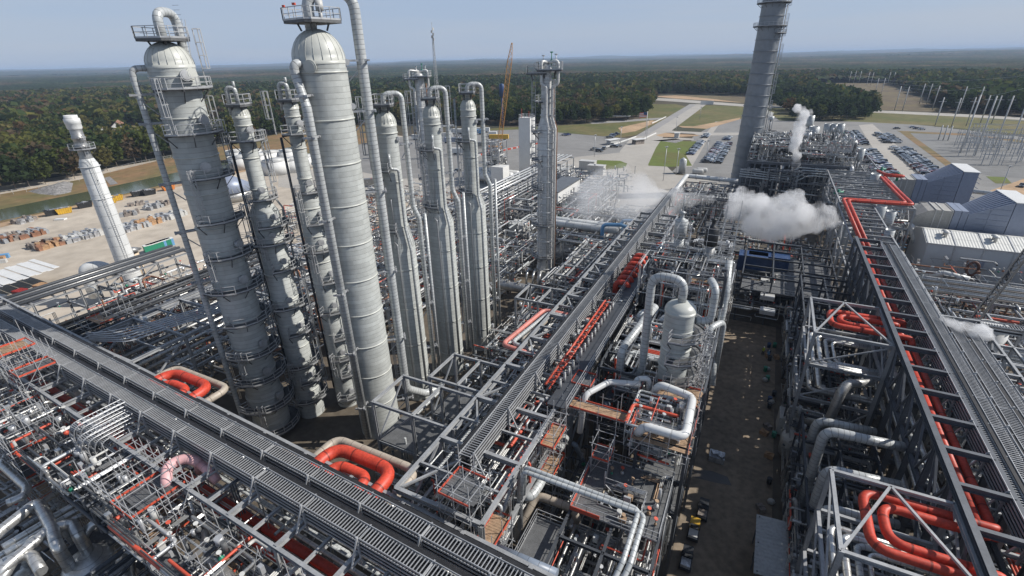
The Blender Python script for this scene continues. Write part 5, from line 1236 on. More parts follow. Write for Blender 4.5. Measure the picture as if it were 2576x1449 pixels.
# things standing on the road
def cart(label,x,y,rz,mats,load=None):
    t=thing('utility_cart',label,'utility cart',(x,y,0));b=MB();b.box(x-.6,x+.6,y-1.4,y+.9,.35,.75);b.box(x-.55,x+.55,y+.9,y+1.4,.3,.9);b.build('body',mats[0],t)
    b=MB();b.box(x-.55,x+.55,y-.1,y+.9,1.75,1.82)
    for sx in(-.5,.5):
        for yy in(-.05,.85): b.bar((x+sx,y+yy,.7),(x+sx,y+yy,1.76),.05)
    b.build('canopy',mats[1],t);b=MB();b.box(x-.45,x+.45,y-.05,y+.35,.75,1.0);b.build('seat','black',t)
    for sx in(-.55,.55):
        for yy in(-.95,.85): b=MB();b.tube([(x+sx-.1,y+yy,.28),(x+sx+.1,y+yy,.28)],.28,12);b.build('wheel','rubber',t)
    if load: b=MB();b.box(x-.5,x+.5,y-1.35,y-.3,.75,1.15);b.build('load',load,t)
    return t
cart('black utility cart parked on the road with its canopy toward the bottom',1.0,49.0,0,('black','black'),'junk')
cart('dark cart with a yellow roof and white bed parked on the road',.4,45.6,0,('black','yellow'),'offwhite')
cart('dark cart heaped with pale scrap near the bottom of the road',.2,41.4,0,('black','black'),'silverjunk')
b=MB();b.box(.6,2.6,58.6,60.2,.1,1.0);b.rbox(1.3,59.4,1.15,.9,.7,.4,.4);b.rbox(2.1,59.2,1.1,.7,.8,.3,1.);solo(b,'scrap_bin','silverjunk','open bin of pale scrap standing alone on the road','bin')
rr=random.Random(50)
for k in range(26):
    y=rr.uniform(40,96);x=rr.uniform(6.9,9.0);m,l=rr.choice((('black','black bin'),('navy','blue drum'),('offwhite','white sack'),('junk','scrap pallet'),('green','green drum'),('crate','plywood crate')))
    b=MB()
    if 'drum' in l or 'bin' in l: b.tube([(x,y,0.04),(x,y,.95)],.32,10);b.tube([(x,y,.95),(x,y,1.0)],.35,10)
    elif 'sack' in l: b.ball((x,y,.4),.5,0,8,(1,.8,.8))
    else: b.rbox(x,y,.35,1.1,.8,.6,rr.uniform(0,3),0);b.rbox(x,y,.72,.9,.15,.1,rr.uniform(0,3),0)
    solo(b,l.replace(' ','_').replace('black_bin','waste_bin'),m,l+' among the odds and ends along the right edge of the road','site item',l+'s along the right edge of the road')
# two workers
def person(label,x,y,rz,shirt,z=0.03):
    P={'pel':(0,0,.95),'ch':(0,0,1.25),'nk':(0,0,1.48),'hd':(0,.02,1.62),'hp':(0,.03,1.76),'ls':(-.19,0,1.4),'le':(-.27,.05,1.12),'lw':(-.25,.2,.92),'rs':(.19,0,1.4),'re':(.28,.02,1.12),'rw':(.3,.12,.88),
       'lh':(-.1,0,.9),'lk':(-.12,.06,.5),'la':(-.12,-.02,.09),'lf':(-.13,.16,.05),'rh':(.1,0,.9),'rk':(.13,-.02,.5),'ra':(.14,-.12,.09),'rf':(.15,.06,.05)}
    rad={'pel':.15,'ch':.17,'nk':.065,'hd':.1,'hp':.09,'ls':.08,'le':.055,'lw':.045,'rs':.08,'re':.055,'rw':.045,'lh':.11,'lk':.075,'la':.05,'lf':.05,'rh':.11,'rk':.075,'ra':.05,'rf':.05}
    E=[('pel','ch'),('ch','nk'),('nk','hd'),('hd','hp'),('ch','ls'),('ls','le'),('le','lw'),('ch','rs'),('rs','re'),('re','rw'),('pel','lh'),('lh','lk'),('lk','la'),('la','lf'),('pel','rh'),('rh','rk'),('rk','ra'),('ra','rf')]
    K=list(P);me=bpy.data.meshes.new('person');me.from_pydata([P[k] for k in K],[(K.index(a),K.index(b)) for a,b in E],[])
    o=bpy.data.objects.new('person',me);COL.objects.link(o);md=o.modifiers.new('s','SKIN')
    for i,k in enumerate(K): me.skin_vertices[0].data[i].radius=(rad[k],rad[k]);me.skin_vertices[0].data[i].use_root=(k=='pel')
    md.use_smooth_shade=True;m2=o.modifiers.new('u','SUBSURF');m2.levels=m2.render_levels=1
    me.materials.append(MATS[shirt]);o.location=(x,y,z);o.rotation_euler.z=rz;PLOC[o.name]=(0,0,0);tag(o,label,'person')
    for nm,mm,ps in(('helmet','white',[((0,.02,1.76),.125,(1,1.1,.75))]),('face','skin',[((0,.09,1.62),.075,(1,.7,1.2))]),('trousers','black',[])):
        b=MB()
        for c_,r_,s_ in ps: b.ball(c_,r_,0,10,s_)
        if nm=='trousers':
            b.tube([(-.1,0,.93),(-.12,.06,.5),(-.12,-.02,.12)],.105,8);b.tube([(.1,0,.93),(.13,-.02,.5),(.14,-.12,.12)],.105,8)
        b.build(nm,mm,o)
person('worker in a yellow-green safety vest and white helmet on the shaded road',6.6,91.5,.4,'hivis')
person('worker in a dark jacket and white helmet next to the one in the safety vest',7.5,90.6,2.4,'bluep')
# ================================================================ middle ground process area
structure('low process steelwork between the metal tower and the far half of the tray rack',-34,-24,86,108,[12,7.5,4],4,4,decks=[4,7.5],m='galv',holes=.55)
structure('low process steelwork before the thin steam cloud',-48,-24,112,136,[10,6],4,4,decks=[6],m='galv',holes=.5)
structure('grey rack frame running toward the white cooling boxes',-82,-73,118,205,[13,9,5],1,11,decks=[],rails=False,m='galv',brace=False,name='pipe_rack',cat='pipe rack')
for k in range(9): run('y',116,207,-81.4+k*.95,13.4 if k%2 else 9.4,(.25,.35,.2,.3)[k%4],('lag','galvlt','steel')[k%3],'pale pipe on the rack running toward the white cooling boxes','pale pipes on the rack toward the cooling boxes',n=6)
structure('equipment frames beyond the metal tower around the small white cabin',-70,-48,140,185,[9,5],4,6,decks=[5],m='galv',holes=.5,rails=False)
tangle('bright pipework around the foot of the metal tower',-36,-24,84,112,1.5,11,330,40,mats=('steel','lag','galvlt','offwhite'),bits=260,red=.10,rmax=.28)
tangle('bright pipework between the metal tower and the thin steam cloud',-60,-24,112,140,1.5,10,460,41,mats=('steel','lag','galvlt','offwhite'),bits=240,red=.10,rmax=.3)
tangle('bright pipework left of the metal tower behind the cone-shouldered towers',-98,-62,84,130,1,9,420,42,mats=('steel','lag','galvlt','offwhite'),bits=300,red=.10,rmax=.3)
tangle('pale pipework around the cooling boxes and the small white cabin',-84,-46,138,205,1,11,460,43,mats=('steel','lag','galvlt','offwhite'),bits=320,red=.04,rmax=.35)
tangle('pale pipework behind the slim towers toward the lot',-150,-92,100,165,.5,7,420,44,mats=('steel','lag','galvlt','offwhite','rust'),bits=300,red=.07,rmax=.35)
for k,(y,l) in enumerate(((122.6,'nearer'),(125.4,'farther'))):
    drum_thing('long white horizontal pipe vessel right of the metal tower, the %s of two'%l,(-50,y,10.4),(-30.5,y,10.4),.95,'white_lag',nozz=2)
pipe_thing('pipe',[(-34,119.5,4),(-34,119.5,12.6),(-29.6,121,12.6),(-28,122.4,11.6),(-28,122.4,5)],.5,'bluep','bright blue hooped pipe at the right end of the two white pipe vessels','pipe',bend=1.2,n=12)
pipe_thing('pipe',[(-31,127,5),(-31,127,12),(-26,128,12),(-26,128,5)],.4,'bluep','second blue hooped pipe behind the white pipe vessels','pipe',bend=1.2,n=12)
tangle('bright pipework left of the foot of the metal tower',-64,-48,84,112,1.5,9,180,57,mats=('steel','lag','galvlt','offwhite'),bits=120,red=.1,rmax=.28)
drum_thing('grey horizontal drum at the foot of the metal tower',(-49,90,5),(-40,90.5,5),1.1,'dullsteel')
for k in range(4):
    x=-43.8+k*1.6;pipe_thing('pipe',[(x,96.5,7),(x-.4,95.5,7.6),(x,93.6,7.2),(x,93.2,3)],.26,'steel','shiny bent leg pipe in the row at the foot of the metal tower','pipe','shiny bent legs at the foot of the metal tower',bend=1.0,n=12)
for k in range(4):
    pipe_thing('pipe',[(-36.5+k*.9,101,5),(-36.5+k*.9,101,9.5),(-34.2+k*.9,99,9.5),(-32.2+k*.9,97.2,8.4),(-31+k*.9,96.5,8.4)],.3,'lag','short pale pipe wriggling in the bundle right of the metal tower','pipe','bundle of wriggling pale pipes',bend=.8,n=10)
t=thing('equipment_cabin','small white cabin with a flat dark roof on stilts right of the metal tower','cabin',(-60,163,0));b=MB();b.box(-65,-58.5,150,172,7.6,11.6);b.build('wall','white',t);b=MB();b.box(-65.4,-58.2,149.6,172.4,11.6,11.9);b.build('roof','dullsteel',t)
b=MB()
for x in(-64,-59.5):
    for y in(151,161,171): b.bar((x,y,0),(x,y,7.6),.4)
b.build('leg','galv',t)
b=MB();b.box(-66,-61,128,133,0,6.5);solo(b,'equipment_box','offwhite','plain grey box building left of the metal tower foot','cabin')
# cold box tower and its cage
t=thing('cold_box','tall narrow white box tower with a railed top beside the crane','tower',(-100,216,0))
b=MB();b.box(-103.2,-97.4,213,218.5,0,27.5);b.build('wall','white',t);b=MB();rail(b,[(-103.2,213,27.5),(-97.4,213,27.5),(-97.4,218.5,27.5),(-103.2,218.5,27.5)],1.4,w=.12,closed=True);b.build('handrail','galvlt',t)
b=MB();b.bar((-102,214,27.5),(-102,214,31.5),.12);b.bar((-98.4,214,27.5),(-98.4,214,30.5),.12);b.build('antenna','redpaint',t)
for k in(0,1,2): ringplat(t,-96.5,213.2,.5,2.6,-90,90,7+k*5)
structure('open cage of braced steel with bright ducts left of the narrow white box tower',-113,-105,196,204,[19,15.5,12,8],2,2,decks=[],rails=False,m='galvlt',name='steel_cage')
b=MB();b.box(-107,-101,192,198,0,9);solo(b,'equipment_box','white','white block cabin at the foot of the narrow white box tower','cabin')
tangle('bright ducts inside the braced cage by the white box tower',-112,-105,196,204,8,18.5,60,45,mats=('offwhite','steel','galvlt'),rmax=.6)
for k,(x0,y) in enumerate(((-125,197),(-124,201),(-123,205.5))):
    drum_thing('long white horizontal tank lying near the white box tower',(x0,y,3.4),(x0+24,y-1,3.4),1.9,'white',nozz=2,group='white horizontal tanks near the box tower')
for k in range(3):
    p=G((1478,1500,1412)[k],(425,437,446)[k]);b=MB();b.box(p.x-4,p.x+4,p.y-2,p.y+2,0,4);b.box(p.x-4.2,p.x+4.2,p.y-2.2,p.y+2.2,4,4.3)
    for j in range(8): b.box(p.x-3.6+j*.95,p.x-3.2+j*.95,p.y-2.12,p.y-2.02,.3,3.7)
    solo(b,'cooling_box','offwhite','white ribbed equipment box in the row before the round lawn','equipment box','white ribbed boxes before the round lawn')
# tanks behind the leftmost tower
for k,(px,py,r,h) in enumerate(((612,424,6.5,6.5),(655,418,6.5,6.5),(700,436,7,7),(636,404,6,6),(684,408,6,6),(740,430,6.5,6.5),(600,405,6,6),(728,405,6,6),(770,420,6,6))):
    p=G(px,py);t=thing('storage_tank','round white flat-topped storage tank in the cluster between the slim towers','tank',(p.x,p.y,0),'round white tanks between the slim towers')
    b=MB();b.lathe(p.x,p.y,[(r,0),(r,h)],36);b.lathe(p.x,p.y,[(r,h),(r+.12,h),(r+.12,h+.25),(r-.1,h+.25),(r-.1,h)],36,0,cap=False);b.build('shell','white',t);b=MB();b.lathe(p.x,p.y,[(r-.15,h+.05),(.05,h+.9)],36);b.build('roof','offwhite',t)
p=G(583,498);b=MB();t=thing('domed_tank','grey tank with a ribbed blue-grey conical roof beside the leftmost tower','tank',(p.x,p.y,0));b.lathe(p.x,p.y,[(10.5,0),(10.5,4)],40);b.build('shell','dullsteel',t)
b=MB();b.lathe(p.x,p.y,[(11,4),(2,9.5),(.1,9.8)],40);b.build('roof','filter',t);b=MB()
for k in range(26): a=2*PI*k/26;b.bar((p.x+11*math.cos(a),p.y+11*math.sin(a),4.1),(p.x+.3*math.cos(a),p.y+.3*math.sin(a),9.85),.3,.2)
b.build('roof_rib','lag',t)
# ================================================================ boiler block round the chimney
t=thing('boiler_block','dark steel boiler block with bright steel on top, at the foot of the chimney','boiler house',(11,205,0))
b=MB()
for x0,x1 in((-3,6.5),(8,15.5),(17,25.5)): b.box(x0,x1,194,224,1,15.5)
b.build('casing','framedk',t)
b=MB()
for k in range(14): x=-4+k*2.3;b.ibeam((x,192,0),(x,192,18),.45,.45)
for z in(17.6,11.5,5.5): b.ibeam((-4.5,192,z),(26.5,192,z),.4,.6)
b.build('column','frame',t)
b=MB();b.box(-4.5,26.5,192.3,226,17.9,18.1);b.build('deck','deck',t);b=MB();rail(b,[(-4.5,192.4,18.1),(26.5,192.4,18.1),(26.5,226,18.1),(-4.5,226,18.1)],1.2,closed=True,w=.08);b.build('handrail','galvlt',t)
for k in range(4): pipe_thing('pipe',[(-6,190.5-k*.5,15.4-k*.7),(8+k,190.5-k*.5,14.6-k*.7),(12+k,190.5-k*.5,17.2-k*.7),(24,190.5-k*.5,17-k*.7)],.22,'lag','one of the parallel pipes bending across the face of the dark boiler block','pipe','parallel pipes across the boiler block face',bend=.5,n=8)
for k,(x,z0,z1) in enumerate(((2,2,12),(7,1,17),(12,2,16),(17.2,1,17),(19.6,1,17),(22,1,16.5),(26.6,4,18))):
    pipe_thing('downcomer',[(x,190.8,z0),(x,190.8,z1),(x,193,z1)],.3 if k<6 else .6,'lag' if k%2 else 'galvlt','upright pipe in the row on the face of the dark boiler block','pipe','upright pipes on the boiler block face',bend=.8,n=8)
pipe_thing('pipe',[(4,189,9.5),(18,189.4,8.6),(21.5,189.6,8.4)],.32,'steel','bright pipe running level across the lower face of the boiler block','pipe',n=8)
structure('upper steel tier above the boiler block with drums and silencers',-3,26,196,224,[22.5,18.2],5,4,decks=[22.5],m='galvlt',holes=.6,z0=18)
tangle('dense bright pipework on top of the boiler block, left half',-4,11,192,226,18,25,420,46,mats=('steel','galvlt','lag','dullsteel'),bits=220,red=.02,rmax=.35)
tangle('dense bright pipework on top of the boiler block, right half',11,27,192,228,18,25.5,420,47,mats=('steel','galvlt','lag','dullsteel'),bits=220,red=.02,rmax=.35)
tangle('pipework on the shaded face of the boiler block',-5,26,188.6,191.6,2,17,160,48,mats=('lag','dullsteel','frame','galv'),bits=60,rmax=.2)
def vp(px,py,d): v=V(px,py,d);return v
for k,(px,py,d,r,l) in enumerate(((1928,368,205,1.5,'upper'),(1924,391,198,1.7,'lower'))):
    v=vp(px,py,d);drum_thing('shiny round-ended steam drum beside the chimney, the %s one'%l,(v.x-1.2,v.y,v.z),(v.x+1.8,v.y+5,v.z),r,'steel',saddles=False)
v=vp(2043,389,198);drum_thing('shiny steam drum with a red band on top of the boiler block',(v.x-2.5,v.y+1,v.z),(v.x+1.6,v.y,v.z),1.8,'steel',saddles=False)
b=MB();b.tube([(v.x-1.3,v.y+.5,v.z),(v.x-.9,v.y+.45,v.z)],1.9,18);solo(b,'paint_band','redpaint','red painted band round the shiny steam drum','marking')
v=vp(2031,340,215);drum_thing('small shiny drum behind the steam drum with the red band',(v.x-1.5,v.y,v.z),(v.x+1.5,v.y,v.z),1.3,'steel',saddles=False)
def silencer(px,py,d,r,h,label,group=None,base=4):
    v=vp(px,py,d);t=thing('silencer',label,'vent silencer',(v.x,v.y,v.z-h-base),group);b=MB();b.lathe(v.x,v.y,[(r*.92,v.z-h),(r,v.z-h+.3),(r,v.z),(r*.93,v.z),(r*.9,v.z-.35),(.05,v.z-.35)],20);b.build('shell','lag',t)
    b=MB()
    for sx,sy in((-1,-1),(1,-1),(1,1),(-1,1)): b.bar((v.x+sx*r*.7,v.y+sy*r*.7,v.z-h-base),(v.x+sx*r*.7,v.y+sy*r*.7,v.z-h+.1),.22)
    b.tube([(v.x,v.y,v.z-h-base),(v.x,v.y,v.z-h)],r*.3,8);b.build('leg','galvlt',t)
silencer(2050,318,222,1.75,3.9,'widest drum-shaped steel silencer on top of the boiler block')
silencer(2041,290,245,1.5,4.3,'drum-shaped silencer leaking steam at the back of the boiler block')
for px in(2084,2101,2117): silencer(px,311,238,1.35,3.2,'drum-shaped silencer in the rear row of three right of the boiler block','rear row of three silencers')
for px in(2106,2126,2146): silencer(px,353,214,1.4,3.4,'drum-shaped silencer in the front row of three right of the boiler block','front row of three silencers')
silencer(2168,374,210,1.2,3.8,'single drum silencer right of the front row of three, with faint steam')
silencer(2204,437,184,1.35,4.,'single drum silencer beside the far red pipe loop')
silencer(2218,517,148,1.2,3.6,'drum silencer beside the red pipe crossing, left one');silencer(2243,531,143,1.05,3.2,'drum silencer beside the red pipe crossing, right one');silencer(2240,578,126,.9,3.0,'small drum silencer in front of the red pipe crossing')
silencer(2000,456,193,1.0,5.5,'upright vent stack blowing the tall thin column of steam',base=2)
silencer(1941,292,236,1.1,1.6,'small vent leaking steam beside the chimney');silencer(2131,562,137,1.3,5,'vent stack blowing the big white steam cloud',base=6)
structure('open steel bays right of the boiler block under the rows of silencers',27,36,192,232,[16,11,6],2,4,decks=[11],m='galv',holes=.5)
# open frames and red pipes right of the block
rack('narrow frame carrying the red pipe pair toward the heavy right-hand rack','y',107,146,19.4,27.0,[17,12,7],6.5,'galv',.36,sub=2)
rack('open grey frame of wide bays carrying the angled red pipes','y',146.5,190,20,35.5,[17,12,7],9.5,'galv',.4,topdiag=True,sub=3)
g=[(33.4,190,17.8),(34.4,182.6,18.2),(38.6,182.4,18.2),(38.6,181.0,18.2),(33.6,181.0,18.2)]
pipe_thing('expansion_loop',g,.38,'red','red pipe hairpin at the far end of the angled red pipe run','pipe loop',bend=.8,n=12)
for j in(0,1.25):
    pipe_thing('pipe',[(33.6-j*.7,179,18),(34.9-j,147.2+j,18),(21.4-j*.8,146+j,18),(20.4-j*.0+(.9 if j==0 else 0),108,18)],.37,'red','angled red pipe of the pair turning corners right of the boiler block','pipe','angled pair of red pipes right of the boiler block',bend=1.0,n=12)
tangle('steel pipework inside the open grey frame with the angled red pipes',20,35,147,190,6,16,330,49,mats=('steel','galvlt','lag','galv'),bits=260,red=.04,rmax=.35)
for k,(px,py) in enumerate(((2214,440),(2255,455),(2105,500))):
    p=G(px,py,15);b=MB();b.tube([p,p+Vector((0,0,2.6))],.35,8);b.tube([p+Vector((-1,0,1.5)),p+Vector((1.2,.6,1.9))],.3,8);solo(b,'valve_actuator','green','small dark green valve actuator among the far frames','valve','green valve actuators in the far frames')
# road corridor dark modules between steam and road
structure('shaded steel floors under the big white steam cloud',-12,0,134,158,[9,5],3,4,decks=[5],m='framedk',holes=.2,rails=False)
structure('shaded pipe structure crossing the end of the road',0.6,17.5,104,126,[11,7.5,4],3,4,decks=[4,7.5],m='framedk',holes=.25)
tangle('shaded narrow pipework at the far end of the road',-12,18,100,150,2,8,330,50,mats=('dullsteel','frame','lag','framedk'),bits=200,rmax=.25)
structure('steel floors beyond the scaffolded tower, left of the road end',-13,-1,80,104,[13,9,4.5],3,4,decks=[4.5,9],m='frame',holes=.35)
tangle('narrow pipework beyond the scaffolded tower, left of the road end',-13,-1,80,104,4,14,300,51,mats=('steel','lag','galvlt','dullsteel'),bits=160,red=.08,rmax=.25)
for k,(px,w) in enumerate(((1893,3.0),(1932,4.2))):
    p=G(px,655,9);b=MB();b.box(p.x-w,p.x+w,p.y-2,p.y+2,7,10.6)
    for j in range(int(w*4)): b.box(p.x-w+j*.5,p.x-w+j*.5+.25,p.y-2.06,p.y-2,7.2,10.4)
    solo(b,'container','navy','deep blue ribbed container in the shade below the steam cloud, %s'%('narrower one on the left' if k==0 else 'wider one on the right'),'container')
for k in range(4):
    p=G(1930,672+k*36+(k>1)*4,7);b=MB();b.box(p.x-1.3,p.x+1.3,p.y-.9,p.y+.9,p.z-.3,p.z+.5);solo(b,'roof_unit','offwhite','small white box in the column of four at the end of the shaded road','equipment box','column of white boxes at the road end')
pipe_thing('pipe',[(-23.5,163,12),(-23.5,189,12),(-6,187,12)],.75,'white_lag','fat white pipe with black bands turning a corner beyond the thin steam','pipe',bend=1.2,n=14,flanges=(((-20,188.6,12),(1,-.1,0)),((-12,187.7,12),(1,-.1,0))))
rack('dark low rack under the banded white pipe beyond the thin steam','x',-23,-5,172,186,[10.5,6],4.5,'frame',.35,sub=2)
tangle('dark pipework under the banded white pipe beyond the thin steam',-23,-5,164,186,2,11,260,52,mats=('steel','lag','frame','galvlt'),bits=120,rmax=.25)
tangle('pale pipework inside the thin steam beyond the tray rack',-46,-14,140,164,1,7,200,53,mats=('steel','lag','galvlt','offwhite'),bits=100,rmax=.3)
for k in range(3):
    p=G((1715,1740,1750)[k],(436,440,437)[k]);b=MB()
    if k==0:b.lathe(p.x,p.y,[(1.7,0),(1.7,6.5),(.1,7.6)],18);solo(b,'tank','lag','upright grey tank beyond the banded white pipe','tank')
    else:b.drum((p.x,p.y,1.8),(p.x+5,p.y+1,1.8),1.2);solo(b,'tank','offwhite','small horizontal tank beyond the banded white pipe, %s'%('nearer'if k==1 else'farther'),'tank')
# ================================================================ white turbine hall and intake filters
t=thing('turbine_hall','long white windowless metal building with ribbed pale roof on the right','building',(56,146,0))
b=MB();X0,X1=38.2,76;pts=[(140,1),(140,11),(143,11.75),(146.5,12.6),(150,11.8),(153.5,11),(153.5,1)]
i=len(b.v);b.v+=[Vector((X0,y,z)) for y,z in pts]+[Vector((X1,y,z)) for y,z in pts]
b.face(tuple(range(i,i+7)));b.face(tuple(range(i+13,i+6,-1)));b.face((i+0,i+7,i+8,i+1));b.face((i+5,i+12,i+13,i+6));b.build('wall','bldwall',t)
b=MB()
for (ya,za),(yb,zb) in zip(pts[1:5],pts[2:6]):
    i=len(b.v);b.v+=[Vector((X0-.2,ya-.1,za+.06)),Vector((X1,ya-.1,za+.06)),Vector((X1,yb,zb+.06)),Vector((X0-.2,yb,zb+.06))];b.face((i,i+1,i+2,i+3))
b.build('roof','bldroof',t)
b=MB()
for k in range(8):
    x=X0+.1+k*5.2;b.bar((x,139.93,1.2),(x,139.93,11),.16,.12)
    for (ya,za),(yb,zb) in zip(pts[1:5],pts[2:6]): b.bar((x,ya,za+.12),(x,yb,zb+.12),.2,.14)
b.bar((X0,139.85,11.02),(X1,139.85,11.02),.22,.22);b.build('seam_trim','galvlt',t)
for x in(48.2,57.2,66.2):
    b=MB();b.box(x,x+1.1,139.2,139.95,6.2,8.2);b.build('wall_vent','filter',t)
for x in(42,51,60,68):
    b=MB()
    for y in(143.4,144.6): b.lathe(x,y,[(.3,11.8),(.3,12.9),(.7,13.0),(.7,13.15),(.1,13.4)],12)
    b.build('roof_vent','offwhite',t)
b=MB();b.box(40.0,42.5,139.5,139.96,1,3.4);b.build('door','offwhite',t)
def filterhouse(dy,dx,label):
    t=thing('intake_filter',label,'air filter house',(48+dx,201+dy,0));Y0=194+dy;Y1=202+dy
    X=lambda x:x+dx
    b=MB();pr=[(36.6,8.2),(36.6,11.2),(37.6,13.2),(39.6,14.6),(41.2,15),(44.6,15),(44.6,8)]
    i=len(b.v);b.v+=[Vector((X(x),Y0,z)) for x,z in pr]+[Vector((X(x),Y1,z)) for x,z in pr];K=7
    b.face(tuple(range(i+K-1,i-1,-1)));b.face(tuple(range(i+K,i+2*K)))
    for j in range(K): j2=(j+1)%K;b.face((i+j,i+j2,i+K+j2,i+K+j))
    b.build('hood','hood',t)
    b=MB()
    for x in(41.2,42.6,44.6): b.bar((X(x),Y0-.06,8),(X(x),Y0-.06,15.1),.22,.12);b.bar((X(x),Y0,15.08),(X(x),Y1,15.08),.22,.16)
    b.build('frame','offwhite',t)
    b=MB();b.box(X(44.8),X(46.2),Y0-.3,Y1+.3,7.8,15.3);b.box(X(46.3),X(47.6),Y0-.3,Y1+.3,7.8,15.3);b.build('duct_collar','filter',t)
    b=MB();i=len(b.v);b.v+=[Vector(p) for p in((X(47.7),Y0-.3,8),(X(55.3),Y0-.8,6.6),(X(55.3),Y0-.8,18.4),(X(47.7),Y0-.3,14.6),(X(47.7),Y1+.3,8),(X(55.3),Y1+5,6.6),(X(55.3),Y1+5,18.4),(X(47.7),Y1+.3,14.6))]
    for f in((0,1,2,3),(7,6,5,4),(3,2,6,7),(0,4,5,1),(0,3,7,4),(1,5,6,2)): b.face(tuple(i+q for q in f))
    b.build('transition','filter',t)
    b=MB()
    for k in range(9):
        f=(k+.5)/9;ya=Y0-.2+(Y1-Y0+.3)*f;yb=Y0-.6+(Y1+5-Y0+.4)*f;b.bar((X(47.8),ya,14.7),(X(55.2),yb,18.5),.3,.22)
    for k in range(1,8): z=7+k*1.35;b.bar((X(49.2+.0),Y0-.5,z),(X(55.2),Y0-.85,z),.1,.12)
    for x in(51.5,): b.bar((X(x),Y0-.62,7.4),(X(x),Y0-.62,16.4),.16,.12)
    b.build('stiffener','filter',t)
    b=MB();b.box(X(55.4),X(59),Y0-.9,Y1+5,6.6,18.4);b.build('filter_box','filter',t)
    b=MB();b.box(X(55.3),X(59.3),Y0-1.1,Y1+5.2,18.42,18.6);b.build('roof','white',t)
    b=MB()
    for k in range(8): z=7+k*1.4;b.quadbox(Vector((X(59.5),(Y0+Y1)/2+2,z)),Vector((.5,0,-.3)),Vector((0,6.6,0)),Vector((.05,0,.05)))
    b.build('weather_hood','filter',t)
    b=MB()
    for x in(38,44,48,54,58.4):
        for y in(Y0+.3,Y1-.3): b.bar((X(x),y,0),(X(x),y,8),.35)
    b.build('leg','frame',t)
    return t
filterhouse(0,0,'grey-blue air intake filter house with a rounded hood, the farther one beside the car park')
filterhouse(-37.5,1,'grey-blue air intake filter house with a rounded hood, the one behind the white building')
b=MB();v=G(2345,560,0);b.lathe(44.2,176,[(1.2,0),(1.2,12)],18);b.lathe(44.2,176,[(1.3,11.6),(1.3,12.2),(1.1,12.2)],18,cap=False);solo(b,'exhaust_pipe','dullsteel','leaning-looking plain grey exhaust cylinder between the two filter houses','stack')
pipe_thing('pipe',[(34,160,6),(36,156,10.5),(38,156,10.5),(38.6,150,8)],.8,'white_lag','fat cream pipe hooking over at the left end of the white building','pipe',bend=1.6,n=14)
pipe_thing('pipe',[(58,214,9),(90,206,9)],.7,'white_lag','fat white pipe running off to the right behind the farther filter house','pipe',n=12)
structure('blue painted turbine base steelwork between the filter houses',36,46,170,192,[7,3.5],3,3,decks=[3.5],m='bluep',holes=.4,rails=False)
tangle('pipework low on the ground between the frames and the white building',27.5,37,112,146,1,6,200,58,mats=('steel','galvlt','offwhite','lag'),bits=120,red=.05,rmax=.3)
tangle('machinery and pipes below the two filter houses',36,62,160,192,1,7,220,54,mats=('offwhite','steel','galvlt','bluep','rust'),bits=160,red=.05,rmax=.35)
# right edge: racks, brown pipe, steaming tank, crane boom
rack('grey rack with narrow parallel pipes running to the right edge below the white building','x',31,86,112,122,[9,5.5],6,'galv',.34,sub=2)
for k in range(9): run('x',30,86,113+k*.95,9.4,(.16,.22,.14)[k%3],('tan','steel','lag')[k%3],'narrow pipe of the parallel set heading to the right edge','narrow parallel pipes heading to the right edge',n=6)
pipe_thing('pipe',[(43,129,6.5),(57,126.5,6.5),(62,124,6.2),(62.5,120,5),(62,104,3)],.55,'brown','dark brown pipe with white joints bending down at the right edge','pipe',bend=1.6,n=14)
for k,(x) in enumerate((45,54.5,57)): b=MB();b.tube([(x,128.6-(x-43)*.18,6.5),(x+1.4,128.4-(x-43)*.18,6.5)],.6,14);solo(b,'pipe_joint','white','white wrapped joint on the dark brown pipe','pipe joint','white wrapped joints on the brown pipe')
pipe_thing('pipe',[(36,131,5),(40,130,7.5),(44,128,7.5)],.7,'white_lag','fat pale pipe joining the brown pipe below the white building','pipe',bend=1.2,n=12)
pipe_thing('pipe_ring',[(46.8+1.0*math.cos(a),136.6,7.2+1.6*math.sin(a)) for a in [2*PI*k/14 for k in range(15)]],.28,'brown','upright brown pipe ring standing before the wall of the white building','pipe',n=8)
for k in range(5): pipe_thing('pipe',[(34+k*.2,96-k*1.2,8),(60,94-k*1.2,8),(60,94-k*1.2,3)],.3,'white_lag' if k<2 else 'lag','pale pipe of the low set crossing behind the steaming tank','pipe','pale low pipes behind the steaming tank',bend=.8,n=8)
structure('pale steel bays around the small steaming tank',30.6,40,76,92,[15,10,5],2,3,decks=[10,5],m='galvlt',holes=.5)
b=MB();b.lathe(33.4,84,[(1.9,9.5),(1.9,16.4)],24);b.lathe(33.4,84,[(2.0,16.1),(2.0,16.5),(1.8,16.5)],24,cap=False);solo(b,'tank','white','small open-topped white tank giving off steam in the pale steel bays','tank')
structure('pale steel bays lining the right edge of the view',31,52,34,74,[13,9,5],4,7,decks=[5],m='galvlt',holes=.5)
tangle('bright pipes and trays in the bays along the right edge',30.5,54,30,76,3,13,420,55,mats=('steel','galvlt','offwhite','lag'),bits=220,red=.03,rmax=.25)
tangle('pipes below the white building toward the right edge',32,80,92,138,1,9,420,56,mats=('steel','galvlt','dullsteel','lag','rust'),bits=240,red=.06,rmax=.28)
for k in range(3): traystack('cable tray crossing the right edge bays, %s'%('nearest the viewer','second one','third one')[k],'x',30.4,58,44+k*11,1.1,14.6,2,.4,5,side=1)
for k in range(8): run('y',30,74,40+k*1.3,9.5,.22,('steel','lag')[k%2],'pipe of the low parallel set in the right edge bays','low parallel pipes in the right edge bays',n=8)
t=thing('crane_boom','dark lattice crane boom rising toward the right edge past the white building','crane',(27,80,12))
